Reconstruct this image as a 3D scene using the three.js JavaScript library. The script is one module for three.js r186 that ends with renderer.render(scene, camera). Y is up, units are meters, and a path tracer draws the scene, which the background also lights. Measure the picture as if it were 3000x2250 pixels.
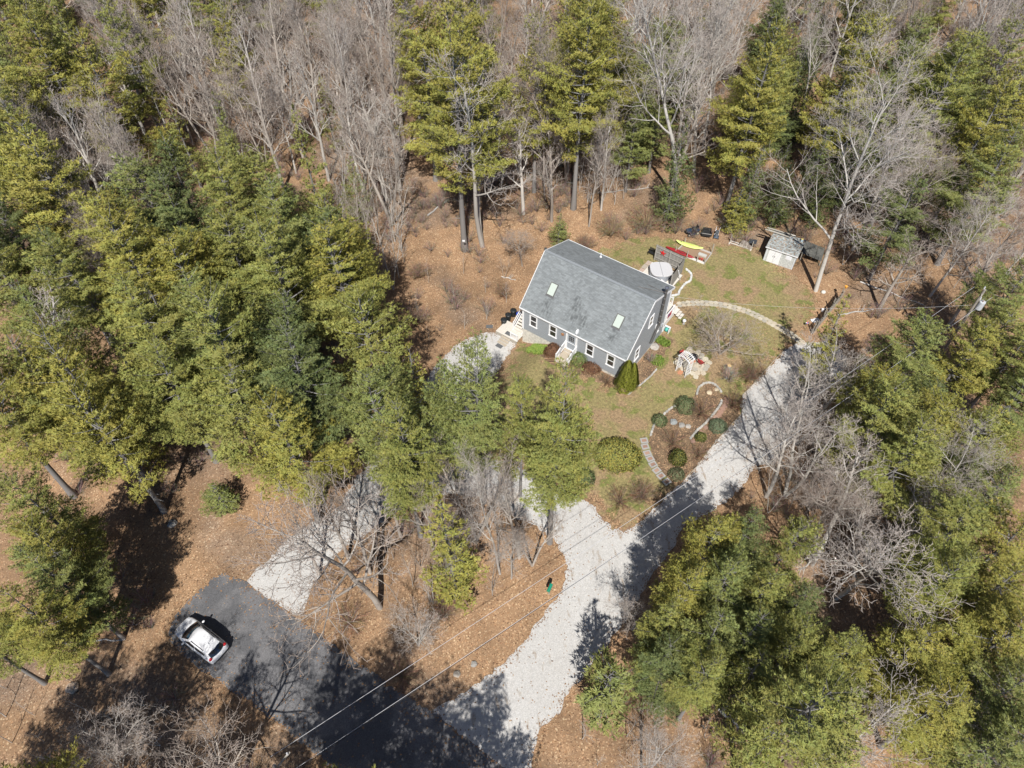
import * as THREE from 'three';
import { Sky } from 'three/addons/objects/Sky.js';
import { RoundedBoxGeometry } from 'three/addons/geometries/RoundedBoxGeometry.js';
import { TessellateModifier } from 'three/addons/modifiers/TessellateModifier.js';
import { mergeGeometries } from 'three/addons/utils/BufferGeometryUtils.js';
import { createNoise2D } from 'simplex-noise';

// ---------------------------------------------------------------- camera, sky, sun, exposure
const scene = new THREE.Scene();
const camera = new THREE.PerspectiveCamera(56.83, 4 / 3, 0.5, 900);
camera.position.set(0, 54, 0);                       // drone hovering 54 m above the road verge
camera.rotation.x = THREE.MathUtils.degToRad(-50);
const SUN_EL = THREE.MathUtils.degToRad(50), SUN_AZ = THREE.MathUtils.degToRad(-2);
const sunDir = new THREE.Vector3(Math.sin(SUN_AZ) * Math.cos(SUN_EL), Math.sin(SUN_EL), Math.cos(SUN_AZ) * Math.cos(SUN_EL));
const sky = new Sky();
sky.name = 'sky';
sky.scale.setScalar(5000);
Object.assign(sky.userData, { kind: 'structure' });
sky.material.uniforms.sunPosition.value.copy(sunDir);
sky.material.uniforms.turbidity.value = 1.6;
sky.material.uniforms.rayleigh.value = 0.65;
sky.material.uniforms.mieCoefficient.value = 0.003;
scene.add(sky);
scene.environmentIntensity = 0.1;
const sun = new THREE.DirectionalLight(0xfffbf5, 5.0);
sun.name = 'sun';
sun.position.copy(sunDir).multiplyScalar(200).add(new THREE.Vector3(0, 0, -60));
sun.target.position.set(0, 0, -60);
sun.castShadow = true;
sun.shadow.mapSize.set(4096, 4096);
Object.assign(sun.shadow.camera, { left: -110, right: 110, top: 110, bottom: -110, near: 1, far: 420 });
scene.add(sun, sun.target);
const renderer = new THREE.WebGLRenderer();
renderer.toneMapping = THREE.LinearToneMapping;
renderer.toneMappingExposure = 1.22;
renderer.shadowMap.enabled = true;

// ---------------------------------------------------------------- helpers
function rng(seed) { let s = seed >>> 0; return () => { s = (s + 0x6d2b79f5) | 0; let t = Math.imul(s ^ (s >>> 15), 1 | s); t = (t + Math.imul(t ^ (t >>> 7), 61 | t)) ^ t; return ((t ^ (t >>> 14)) >>> 0) / 4294967296; }; }
const noise = createNoise2D(rng(11));
const fbm = (x, y, o = 4) => { let s = 0, a = 0.5; for (let i = 0; i < o; i++) { s += a * noise(x, y); x = x * 2.03 + 7.1; y = y * 2.03 - 3.7; a *= 0.5; } return s; };
const sstep = (a, b, x) => { const t = Math.min(1, Math.max(0, (x - a) / (b - a))); return t * t * (3 - 2 * t); };
const lerp = (a, b, t) => a + (b - a) * t;
const taken = new Map();
const numbered = (n) => { const k = taken.get(n) ?? 0; taken.set(n, k + 1); return k ? n + '_' + String(k).padStart(3, '0') : n; };
const lin = (r, g, b) => new THREE.Color().setRGB(r, g, b);
const std = (r, g, b, rough = 0.8, extra = {}) => new THREE.MeshStandardMaterial({ color: lin(r, g, b), roughness: rough, ...extra });
function lit(o) { o.traverse((m) => { if (m.isMesh) { m.castShadow = true; m.receiveShadow = true; } }); return o; }
function part(name, geo, mat, parent, pos, rot) {
  const m = new THREE.Mesh(geo, mat); m.name = name;
  if (pos) m.position.set(...pos);
  if (rot) m.rotation.set(...rot);
  parent.add(m); return m;
}
function thing(name, label, category, x, z, turn = 0, group, y = null) {
  const o = new THREE.Group(); o.name = numbered(name);
  o.position.set(x, y ?? hgt(x, z), z); o.rotation.y = turn;
  o.userData = { label, category }; if (group) o.userData.group = group;
  scene.add(o); return o;
}
function tag(o, label, category, group) { o.name = numbered(o.name); o.userData = { label, category }; if (group) o.userData.group = group; scene.add(o); return o; }
function structure(name, geo, mat) { const m = new THREE.Mesh(geo, mat); m.name = name; m.userData = { kind: 'structure' }; m.receiveShadow = true; scene.add(m); return m; }
const box = (w, h, d, x = 0, y = 0, z = 0) => new THREE.BoxGeometry(w, h, d).translate(x, y, z);
const rbox = (w, h, d, r = 0.02, s = 2) => new RoundedBoxGeometry(w, h, d, s, Math.min(r, w / 2.01, h / 2.01, d / 2.01));
const bar = (a, b, r, sides = 6, r2 = r) => {        // round bar from a to b
  const A = new THREE.Vector3(...a), B = new THREE.Vector3(...b), L = A.distanceTo(B), g = new THREE.CylinderGeometry(r2, r, L, sides);
  g.translate(0, L / 2, 0).applyQuaternion(new THREE.Quaternion().setFromUnitVectors(new THREE.Vector3(0, 1, 0), B.clone().sub(A).normalize())).translate(...a); return g;
};
const beam = (a, b, w, h) => {                        // square beam from a to b
  const A = new THREE.Vector3(...a), B = new THREE.Vector3(...b), L = A.distanceTo(B), g = new THREE.BoxGeometry(w, h, L);
  const m = new THREE.Matrix4().lookAt(B, A, new THREE.Vector3(0, 1, 0)); g.translate(0, 0, 0).applyMatrix4(m).translate((A.x + B.x) / 2, (A.y + B.y) / 2, (A.z + B.z) / 2); return g;
};
// ground height: level plateau with the cut bank down to the basement door at the left end of the house
const YAW = THREE.MathUtils.degToRad(36), CU = Math.cos(YAW), SU = Math.sin(YAW), HX = 0.8, HZ = -52.79;
function hgt(x, z) {
  const dx = x - HX, dz = z - HZ, u = dx * CU + dz * SU, v = dx * SU - dz * CU;
  const t = Math.min(1, Math.max(0, (4.6 - u) / 4.6)), s = t * t * (3 - 2 * t), e = (a, b) => Math.exp(-(Math.max(0, a) ** 2) / (2 * b * b));
  return -1.9 * s * e(-u - 4, 8) * e(-v - 3, 7) * e(v - 8, 7) - 0.15 * e(u - 16, 4) * (1 - s) * e(-u + 9, 3) * e(-v, 3) * e(v - 12, 4);
}
const inPoly = (x, y, P) => { let c = false; for (let i = 0, j = P.length - 1; i < P.length; j = i++) { const [a, b] = P[i], [d, e] = P[j]; if ((b > y) !== (e > y) && x < ((d - a) * (y - b)) / (e - b) + a) c = !c; } return c; };
const edgeDist = (x, y, P) => { let m = 1e9; for (let i = 0, j = P.length - 1; i < P.length; j = i++) { const ax = P[j][0], ay = P[j][1], bx = P[i][0] - ax, by = P[i][1] - ay, t = Math.min(1, Math.max(0, ((x - ax) * bx + (y - ay) * by) / (bx * bx + by * by))), dx = x - ax - bx * t, dy = y - ay - by * t; m = Math.min(m, dx * dx + dy * dy); } return Math.sqrt(m); };
function ragged(P, step, amp, seed, smooth = true) {   // resample an outline, round its corners, roughen it
  const curve = new THREE.CatmullRomCurve3(P.map(([x, z]) => new THREE.Vector3(x, 0, z)), true, 'centripetal');
  const L = smooth ? curve.getLength() : 0, out = [];
  if (smooth) { const n = Math.round(L / step); for (let i = 0; i < n; i++) { const p = curve.getPointAt(i / n); out.push([p.x, p.z]); } }
  else for (let i = 0; i < P.length; i++) { const [a, b] = P[i], [c, d] = P[(i + 1) % P.length], n = Math.max(1, Math.round(Math.hypot(c - a, d - b) / step)); for (let k = 0; k < n; k++) out.push([lerp(a, c, k / n), lerp(b, d, k / n)]); }
  return out.map(([x, z]) => [x + amp * (noise(x * 0.9 + seed, z * 0.9) * 0.6 + noise(x * 3.1, z * 3.1 + seed) * 0.5), z + amp * (noise(x * 0.9, z * 0.9 + seed + 40) * 0.6 + noise(x * 3.1 + 9, z * 3.1 - seed) * 0.5)]);
}
function sheet(P, lift, max, uvScale, holes = []) {      // a sheet over the ground inside the outline, uv in metres * uvScale
  const tri = THREE.ShapeUtils.triangulateShape(P.map(([x, z]) => new THREE.Vector2(x, z)), holes.map((h) => h.map(([x, z]) => new THREE.Vector2(x, z)))), all = [P, ...holes].flat(), pos = [];
  for (const [a, b, c] of tri) { const A = all[a], B = all[b], C = all[c], up = (B[0] - A[0]) * (C[1] - A[1]) - (B[1] - A[1]) * (C[0] - A[0]) < 0; for (const q of up ? [A, B, C] : [A, C, B]) pos.push(q[0], 0, q[1]); }
  let g = new THREE.BufferGeometry(); g.setAttribute('position', new THREE.Float32BufferAttribute(pos, 3));
  g = new TessellateModifier(max, 9).modify(g);
  const p = g.attributes.position, uv = [];
  for (let i = 0; i < p.count; i++) { p.setY(i, hgt(p.getX(i), p.getZ(i)) + lift); uv.push(p.getX(i) * uvScale, p.getZ(i) * uvScale); }
  g.setAttribute('uv', new THREE.Float32BufferAttribute(uv, 2)); g.computeVertexNormals(); return g;
}
function tex(w, h, fn, srgb = true, repeat = 1) {
  const d = new Uint8Array(w * h * 4);
  for (let y = 0, o = 0; y < h; y++) for (let x = 0; x < w; x++, o += 4) { const c = fn(x, y); d[o] = c[0]; d[o + 1] = c[1]; d[o + 2] = c[2]; d[o + 3] = 255; }
  const t = new THREE.DataTexture(d, w, h); t.magFilter = THREE.LinearFilter; t.wrapS = t.wrapT = THREE.RepeatWrapping; t.colorSpace = srgb ? THREE.SRGBColorSpace : THREE.NoColorSpace; t.needsUpdate = true;
  if (repeat !== 1) t.repeat.set(repeat, repeat); return t;
}
const clamp8 = (v) => Math.max(0, Math.min(255, v));

// ---------------------------------------------------------------- ground: leaf litter
const rl = rng(5), LT = 2048, LM = 40;
const litterCanvas = document.createElement('canvas'); litterCanvas.width = litterCanvas.height = LT;
{
  const c = litterCanvas.getContext('2d');
  c.fillStyle = '#94775c'; c.fillRect(0, 0, LT, LT);
  const tones = ['#a98769', '#b79474', '#957254', '#7f6049', '#c2a283', '#9f7c5e', '#cbb08f', '#6b513e', '#ae8d70', '#b18967'];
  for (let i = 0; i < 190000; i++) {
    const x = rl() * LT, y = rl() * LT, l = 1.3 + rl() * rl() * 3.6, w = l * (0.35 + rl() * 0.4), a = rl() * 3.14;
    c.fillStyle = tones[(rl() * tones.length) | 0];
    for (const [ox, oy] of [[0, 0], [x < 10 ? LT : x > LT - 10 ? -LT : 0, y < 10 ? LT : y > LT - 10 ? -LT : 0]]) { c.beginPath(); c.ellipse(x + ox, y + oy, l, w, a, 0, 6.283); c.fill(); if (!(x < 10 || x > LT - 10 || y < 10 || y > LT - 10)) break; }
  }
  c.strokeStyle = '#8f7763'; c.lineWidth = 1.2;
  for (let i = 0; i < 900; i++) { const x = rl() * LT, y = rl() * LT, a = rl() * 6.28, l = 15 + rl() * 55; c.beginPath(); c.moveTo(x, y); c.lineTo(x + Math.cos(a) * l, y + Math.sin(a) * l); c.stroke(); }
}
const litterMap = new THREE.CanvasTexture(litterCanvas); litterMap.colorSpace = THREE.SRGBColorSpace; litterMap.wrapS = litterMap.wrapT = THREE.RepeatWrapping;
const litterBump = litterMap.clone(); litterBump.colorSpace = THREE.NoColorSpace;
const ground = (() => {
  const xs = [], zs = [], run = (arr, a, b, f) => { for (let v = a; v < b; v += f(v)) arr.push(v); arr.push(b); };
  run(xs, -230, 230, (v) => (v > -45 && v < 45 ? 0.7 : v > -110 && v < 110 ? 2 : 12)); run(zs, -330, 90, (v) => (v > -80 && v < -6 ? 0.7 : v > -150 && v < 10 ? 2 : 12));
  const pos = [], uv = [], col = [], idx = [];
  for (const z of zs) for (const x of xs) {
    pos.push(x, hgt(x, z), z); uv.push(x / LM, z / LM);
    const a = fbm(x * 0.05, z * 0.05), b = fbm(x * 0.21 + 30, z * 0.21), k = 1 + 0.3 * a + 0.34 * b + 0.2 * fbm(x * 0.7, z * 0.7 + 50, 3), d = sstep(0.0, 0.45, fbm(x * 0.07 + 90, z * 0.07)) * 0.4;
    col.push(k * (1 - d * 0.5), k * (1 - d * 0.3), k * (1 + d * 0.1));
  }
  for (let j = 0; j < zs.length - 1; j++) for (let i = 0; i < xs.length - 1; i++) { const a = j * xs.length + i, b = a + 1, c = a + xs.length, d = c + 1; idx.push(a, c, b, b, c, d); }
  const g = new THREE.BufferGeometry(); g.setAttribute('position', new THREE.Float32BufferAttribute(pos, 3)); g.setAttribute('uv', new THREE.Float32BufferAttribute(uv, 2)); g.setAttribute('color', new THREE.Float32BufferAttribute(col, 3)); g.setIndex(idx); g.computeVertexNormals();
  return structure('ground', g, new THREE.MeshStandardMaterial({ map: litterMap, bumpMap: litterBump, bumpScale: 0.05, vertexColors: true, roughness: 0.95, color: lin(0.92, 0.92, 0.88) }));
})();

// ---------------------------------------------------------------- lawn, road, gravel drive
const LAWN = [[0.60,-52.61],[-1.01,-48.52],[-2.97,-42.62],[-3.26,-38.00],[-1.94,-36.46],[1.02,-36.71],[3.51,-35.45],[5.09,-33.51],[6.34,-32.56],[8.03,-29.61],[9.62,-28.95],[11.24,-30.05],[13.53,-32.33],[16.44,-35.21],[18.79,-37.76],[21.81,-40.98],[22.68,-43.83],[25.36,-46.83],[28.23,-49.99],[30.01,-51.30],[31.76,-53.68],[33.64,-58.00],[32.27,-61.06],[29.87,-64.28],[29.26,-66.38],[24.99,-66.98],[21.87,-68.10],[18.02,-68.37],[14.71,-68.36],[10.75,-66.92],[7.34,-64.69],[11.11,-53.81],[14.09,-49.78],[10.78,-45.41],[6.74,-47.23],[3.54,-49.76]];
const DRIVE = [[-21.28,-24.56],[-19.97,-26.58],[-18.69,-28.35],[-17.13,-29.83],[-14.86,-31.45],[-14.44,-32.94],[-13.75,-34.73],[-12.33,-36.61],[-10.68,-39.77],[-9.69,-43.52],[-8.70,-47.15],[-7.15,-50.51],[-5.07,-53.08],[-2.33,-54.28],[0.30,-52.89],[-1.02,-49.71],[-2.84,-45.29],[-4.26,-41.17],[-4.57,-38.54],[-2.80,-36.71],[-0.25,-35.95],[2.24,-34.47],[4.46,-33.27],[6.04,-32.33],[7.29,-31.26],[8.05,-29.83],[8.78,-29.17],[9.63,-29.04],[11.38,-30.27],[12.49,-31.45],[14.64,-33.51],[15.61,-34.42],[16.72,-35.61],[18.23,-37.50],[19.91,-39.35],[21.81,-41.37],[22.53,-43.77],[24.49,-45.85],[27.17,-48.57],[28.36,-50.12],[29.61,-50.70],[31.65,-51.09],[33.41,-50.83],[34.20,-48.36],[31.89,-45.28],[30.14,-43.63],[28.21,-40.96],[25.74,-38.00],[23.49,-35.70],[22.22,-35.66],[20.43,-33.51],[18.26,-31.63],[16.38,-30.50],[14.73,-29.61],[13.21,-27.24],[11.41,-25.20],[9.61,-22.48],[8.16,-20.64],[6.39,-18.53],[5.07,-16.85],[4.10,-15.88],[3.24,-14.46],[2.03,-13.63],[1.54,-12.23],[1.38,-10.49],[0.13,-10.60],[-5.66,-14.55],[-4.09,-15.69],[-2.35,-16.75],[-0.31,-18.43],[1.10,-19.96],[2.20,-21.63],[3.48,-23.13],[4.25,-24.56],[4.40,-26.17],[3.64,-27.96],[2.04,-29.47],[-0.12,-30.45],[-1.86,-32.09],[-5.65,-32.65],[-9.14,-32.09],[-10.61,-30.45],[-12.44,-28.69],[-13.99,-27.58],[-15.10,-25.92],[-15.94,-24.29],[-16.53,-21.77],[-17.20,-21.85]];
const ROAD = [[-23.63,-25.28],[-21.26,-24.48],[-20.33,-23.82],[-17.15,-21.81],[-11.62,-18.19],[-5.66,-14.61],[-0.19,-10.85],[6.61,-6.02],[-3.13,-6.02],[-12.42,-11.08],[-15.94,-13.42],[-19.55,-15.65],[-22.57,-17.35],[-24.37,-18.36],[-25.79,-19.36],[-26.39,-20.28],[-26.18,-21.81],[-25.13,-23.70]];
const lawnOutline = ragged(LAWN, 0.5, 0.9, 3), driveOutline = ragged(DRIVE, 0.3, 0.22, 8), roadOutline = ragged(ROAD, 0.3, 0.16, 20, false);
function worldMap(P, px, fn, margin = 1) {                 // colour map laid over a piece of ground in metres
  let x0 = 1e9, z0 = 1e9, x1 = -1e9, z1 = -1e9; for (const [x, z] of P) { x0 = Math.min(x0, x); x1 = Math.max(x1, x); z0 = Math.min(z0, z); z1 = Math.max(z1, z); }
  const S = Math.max(x1 - x0, z1 - z0) + 2 * margin, t = tex(px, px, (i, j) => fn(x0 - margin + ((i + 0.5) / px) * S, z0 - margin + ((j + 0.5) / px) * S));
  t.wrapS = t.wrapT = THREE.ClampToEdgeWrapping; t.repeat.set(1 / S, 1 / S); t.offset.set((margin - x0) / S, (margin - z0) / S); return t;
}
const mix3 = (a, b, t) => [lerp(a[0], b[0], t), lerp(a[1], b[1], t), lerp(a[2], b[2], t)];
const rg = rng(77), GR = new Float32Array(1 << 16).map(() => rg()), grain = (x, z, s) => GR[((Math.floor(x * s) * 73856093) ^ (Math.floor(z * s) * 19349663)) & 65535];
const lawnMap = worldMap(lawnOutline, 1536, (x, z) => {
  const e = inPoly(x, z, lawnOutline) ? edgeDist(x, z, lawnOutline) : 0;
  const bare = sstep(-0.05, 0.3, fbm(x * 0.16 + 5, z * 0.16, 4)), green = sstep(0.12, 0.42, fbm(x * 0.33 + 50, z * 0.33 + 9, 4)), n = fbm(x * 2.3, z * 2.3, 3), f = grain(x, z, 14), f2 = grain(x + 9, z, 7);
  let c = mix3([148, 136, 92], [158, 134, 102], bare); c = mix3(c, [116, 124, 62], green * (0.55 + 0.35 * f2));
  const leaf = sstep(0.25, 0.75, fbm(x * 0.5 + 20, z * 0.5, 3) + 0.55 - e * 0.42);
  if (f2 > 0.985 - leaf * 0.55) c = mix3(c, f > 0.5 ? [186, 150, 116] : [132, 102, 76], 0.85); else c = mix3(c, [150, 122, 92], leaf * 0.6);
  const k = 0.86 + 0.2 * f + 0.16 * n; return [clamp8(c[0] * k), clamp8(c[1] * k), clamp8(c[2] * k)];
});
structure('lawn', sheet(lawnOutline, 0.012, 0.9, 1), new THREE.MeshStandardMaterial({ map: lawnMap, roughness: 0.95, color: lin(0.92, 0.92, 0.92) }));
const driveMap = worldMap(driveOutline, 1536, (x, z) => {
  const e = edgeDist(x, z, driveOutline), n = fbm(x * 1.4, z * 1.4, 3), f = grain(x, z, 30), f2 = grain(x, z + 5, 11), f3 = grain(x + 3, z, 16);
  let c = mix3([211, 209, 205], [201, 198, 193], 0.5 + 0.5 * n + 0.5 * fbm(x * 0.17, z * 0.17, 2));
  const dirt = sstep(0.34, 0.6, fbm(x * 0.9 + 12, z * 0.28 - x * 0.3, 4)); c = mix3(c, [158, 142, 124], dirt * 0.55 * (0.5 + f2 * 0.7));
  if (f3 > 0.993 - sstep(0.6, 0, e) * 0.22 - dirt * 0.03) c = mix3(c, f > 0.5 ? [150, 108, 74] : [96, 74, 58], 0.8);
  const k = 0.86 + 0.16 * f + 0.05 * f2; return [clamp8(c[0] * k), clamp8(c[1] * k), clamp8(c[2] * k)];
});
const speckle = tex(512, 512, () => { const v = 90 + rl() * 150; return [v, v, v]; }, false); speckle.repeat.set(0.5, 0.5);
structure('gravel_driveway', sheet(driveOutline, 0.024, 0.9, 1), new THREE.MeshStandardMaterial({ map: driveMap, bumpMap: speckle, bumpScale: 0.006, roughness: 0.95, color: lin(0.88, 0.88, 0.88) }));
const roadMap = worldMap(roadOutline, 1024, (x, z) => {
  const n = fbm(x * 0.35, z * 0.35, 4), m = fbm(x * 0.06 + 4, z * 0.06), f = grain(x, z, 26), e = edgeDist(x, z, roadOutline);
  let c = mix3([113, 112, 113], [94, 94, 96], sstep(-0.3, 0.4, n + m)); if (grain(x, z + 2, 9) > 0.996 - 0.3 * sstep(0.35, 0, e)) c = [152, 116, 82];
  const k = 0.85 + 0.28 * f; return [clamp8(c[0] * k), clamp8(c[1] * k), clamp8(c[2] * k)];
});
structure('road', sheet(roadOutline, 0.036, 1.2, 1), new THREE.MeshStandardMaterial({ map: roadMap, bumpMap: speckle, bumpScale: 0.006, roughness: 0.88, color: lin(1, 1, 1) }));

// ---------------------------------------------------------------- trees
class Plant {                                            // triangle collector with normals and colours
  constructor() { this.p = []; this.n = []; this.c = []; this.i = []; }
  tube(pts, rad, sides, col, cap = false) {
    const m = pts.length; let ux = 0, uy = 0, uz = 0;
    const base = this.p.length / 3;
    for (let k = 0; k < m; k++) {
      const a = pts[Math.max(0, k - 1)], b = pts[Math.min(m - 1, k + 1)]; let tx = b[0] - a[0], ty = b[1] - a[1], tz = b[2] - a[2]; const tl = Math.hypot(tx, ty, tz) || 1; tx /= tl; ty /= tl; tz /= tl;
      if (k === 0) { if (Math.abs(ty) < 0.9) { ux = -tz; uy = 0; uz = tx; } else { ux = 0; uy = tz; uz = -ty; } }
      const d = ux * tx + uy * ty + uz * tz; ux -= d * tx; uy -= d * ty; uz -= d * tz; const ul = Math.hypot(ux, uy, uz) || 1; ux /= ul; uy /= ul; uz /= ul;
      const vx = ty * uz - tz * uy, vy = tz * ux - tx * uz, vz = tx * uy - ty * ux, r = rad[k], c = typeof col === 'function' ? col(pts[k], k / (m - 1)) : col;
      for (let s = 0; s < sides; s++) { const w = (s / sides) * 6.2832, cs = Math.cos(w), sn = Math.sin(w), nx = ux * cs + vx * sn, ny = uy * cs + vy * sn, nz = uz * cs + vz * sn; this.p.push(pts[k][0] + nx * r, pts[k][1] + ny * r, pts[k][2] + nz * r); this.n.push(nx, ny, nz); this.c.push(c[0], c[1], c[2]); }
    }
    for (let k = 0; k < m - 1; k++) for (let s = 0; s < sides; s++) { const a = base + k * sides + s, b = base + k * sides + ((s + 1) % sides), c = a + sides, d = b + sides; this.i.push(a, b, c, b, d, c); }
  }
  blade(x, y, z, dx, dy, dz, len, w, N, c, r) {          // one slim leaf or bundle of needles
    let sx = dy * N[2] - dz * N[1], sy = dz * N[0] - dx * N[2], sz = dx * N[1] - dy * N[0], q = Math.hypot(sx, sy, sz);
    if (q < 0.05) { sx = 1; sy = 0; sz = 0; q = 1; } sx *= w / q; sy *= w / q; sz *= w / q;
    const k = this.p.length / 3, tx = x + dx * len, ty = y + dy * len, tz = z + dz * len;
    let nx = sy * dz - sz * dy, ny = sz * dx - sx * dz, nz = sx * dy - sy * dx; const nl = Math.hypot(nx, ny, nz) || 1, flip = nx * N[0] + ny * N[1] + nz * N[2] < 0 ? -1 : 1; nx *= flip / nl; ny *= flip / nl; nz *= flip / nl;
    nx = nx * 0.75 + N[0] * 0.55; ny = ny * 0.75 + N[1] * 0.55; nz = nz * 0.75 + N[2] * 0.55; const l2 = Math.hypot(nx, ny, nz); nx /= l2; ny /= l2; nz /= l2;
    const mx = x + dx * len * 0.45, my = y + dy * len * 0.45, mz = z + dz * len * 0.45;
    this.p.push(x, y, z, mx + sx, my + sy, mz + sz, mx - sx, my - sy, mz - sz, tx, ty, tz);
    for (let j = 0; j < 4; j++) { this.n.push(nx, ny, nz); this.c.push(c[0], c[1], c[2]); }
    if (flip > 0) this.i.push(k, k + 1, k + 2, k + 1, k + 3, k + 2); else this.i.push(k, k + 2, k + 1, k + 1, k + 2, k + 3);
  }
  geo() {
    const g = new THREE.BufferGeometry(); g.setAttribute('position', new THREE.Float32BufferAttribute(this.p, 3)); g.setAttribute('normal', new THREE.Float32BufferAttribute(this.n, 3)); g.setAttribute('color', new THREE.Float32BufferAttribute(this.c, 3)); g.setIndex(this.i); return g;
  }
}
const rot = (d, ax, a) => new THREE.Vector3(...d).applyAxisAngle(new THREE.Vector3(...ax), a).toArray();
const norm = (v) => { const l = Math.hypot(...v) || 1; return [v[0] / l, v[1] / l, v[2] / l]; };
const barkTone = (r, base, warm = 0) => { const f = 0.75 + r() * 0.5; return [base * f * (1 + warm), base * f, base * f * (1 - warm)]; };

function tuft(L, r, p, d, out, size, m, c0) {
  const N = norm([out[0] * 0.45 + (r() - 0.5) * 0.9, 0.75, out[1] * 0.45 + (r() - 0.5) * 0.9]), f = 0.82 + r() * 0.36, warm = (r() - 0.5) * 0.16, c = [c0[0] * f * (1 + warm), c0[1] * f, c0[2] * f * (1 - warm)];
  for (let k = 0; k < m; k++) {
    const q = norm([d[0] * 0.55 + (r() - 0.5) * 1.7, d[1] * 0.55 + 0.3 + (r() - 0.5) * 1.3, d[2] * 0.55 + (r() - 0.5) * 1.7]);
    L.blade(p[0], p[1], p[2], q[0], q[1], q[2], size * (0.75 + r() * 0.5), size * 0.1, N, c, r);
  }
}
// a pine: trunk with dead stubs and limbs; crown of plumes carried by whorls of limbs
function pine(seed, o) {
  const r = rng(seed), wood = new Plant(), leaf = new Plant(), { H, R, base, gap = 0.82, nb = 5.4, size = 0.28, m = 7, top = 0.62, droop = 0, fullness = 1 } = o;
  const sway = r() * 6.28, sw = 0.012 * H, at = (y) => [Math.sin(sway + y * 0.25) * sw * (y / H), y, Math.cos(sway * 1.7 + y * 0.22) * sw * (y / H)];
  const tp = [], tr = []; for (let k = 0; k <= 12; k++) { const t = k / 12; tp.push(at(t * H)); tr.push((0.0125 * H + 0.03) * (1 - t * 0.93) * (k === 0 ? 1.35 : 1)); }
  wood.tube(tp, tr, 8, () => barkTone(r, 0.19, 0.06));
  for (let y = H * 0.12; y < H * base; y += 0.35 + r() * 0.6) { const a = r() * 6.28, l = 0.3 + r() * r() * 2.2, p = at(y), e = (r() - 0.4) * 0.5; wood.tube([p, [p[0] + Math.cos(a) * l * 0.6, y + e * l * 0.5, p[2] + Math.sin(a) * l * 0.6], [p[0] + Math.cos(a) * l, y + e * l, p[2] + Math.sin(a) * l]], [0.035, 0.02, 0.008], 3, barkTone(r, 0.26)); }
  const yb = H * base, lop = r() * 6.28;
  for (let y = yb; y < H * 0.985; y += gap * (0.75 + r() * 0.5)) {
    const t = (y - yb) / (H - yb), prof = (0.6 + 0.4 * sstep(0, 0.22, t)) * Math.pow(1 - t, top) * (1 - 0.12 * Math.sin(t * 9 + seed)) + 0.05, n = Math.max(3, Math.round(nb + (r() - 0.5) * 2)), a0 = r() * 6.28;
    for (let k = 0; k < n; k++) {
      if (r() < 0.13) continue;
      const az = a0 + (k / n) * 6.2832 + (r() - 0.5) * 0.7, lob = 1 + 0.18 * Math.cos(az - lop) , Lb = Math.max(0.35, R * prof * lob * (0.42 + r() * 0.72)), el = lerp(0.02 - droop, 0.75, Math.pow(t, 1.3)) + (r() - 0.5) * 0.22, ca = Math.cos(az), sa = Math.sin(az), ce = Math.cos(el), se = Math.sin(el), P0 = at(y + (r() - 0.5) * 0.25);
      const bp = (s) => [P0[0] + ca * ce * Lb * s, P0[1] + Lb * (se * s + 0.14 * s * s - (0.05 + droop * 0.6) * Math.sin(s * 3.1)), P0[2] + sa * ce * Lb * s];
      wood.tube([bp(0), bp(0.35), bp(0.7), bp(1)], [0.02 + Lb * 0.011, 0.015 + Lb * 0.007, 0.012, 0.006], 4, barkTone(r, 0.2, 0.04));
      const step = 0.26 / Math.max(Lb, 0.5) / fullness, tone = 0.86 + r() * 0.3, c0 = [tone * (0.96 + r() * 0.1), tone, tone * 0.96];
      for (let s = 0.24 + r() * 0.1; s <= 1.001; s += step) {
        const p = bp(s), side = r() < 0.5 ? -1 : 1;
        for (const sd of s > 0.93 ? [0] : [side, -side]) {
          const sl = sd === 0 ? 0.12 : Lb * (0.11 + 0.33 * Math.sin(Math.min(1, (1 - s) * 1.25 + 0.12) * 1.7)) * (0.5 + r() * 0.65), sa2 = az + sd * (0.75 + r() * 0.35), dx = Math.cos(sa2), dz = Math.sin(sa2);
          for (let q = sd === 0 ? 0 : 0.12 + r() * 0.1; q <= sl + 0.01; q += 0.19 / fullness) tuft(leaf, r, [p[0] + dx * q + (r() - 0.5) * 0.14, p[1] + q * 0.1 + (r() - 0.5) * 0.42 + 0.03, p[2] + dz * q + (r() - 0.5) * 0.14], [dx * 0.7 + ca * 0.3, 0.35, dz * 0.7 + sa * 0.3], [ca, sa], size, m, c0);
        }
      }
    }
  }
  const tipc = [1, 1, 0.95]; for (let k = 0; k < 8; k++) tuft(leaf, r, at(H * (0.975 + k * 0.004)), [0, 1, 0], [0, 0], size, m, tipc);
  return { wood: wood.geo(), leaf: leaf.geo(), H, R };
}
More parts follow.
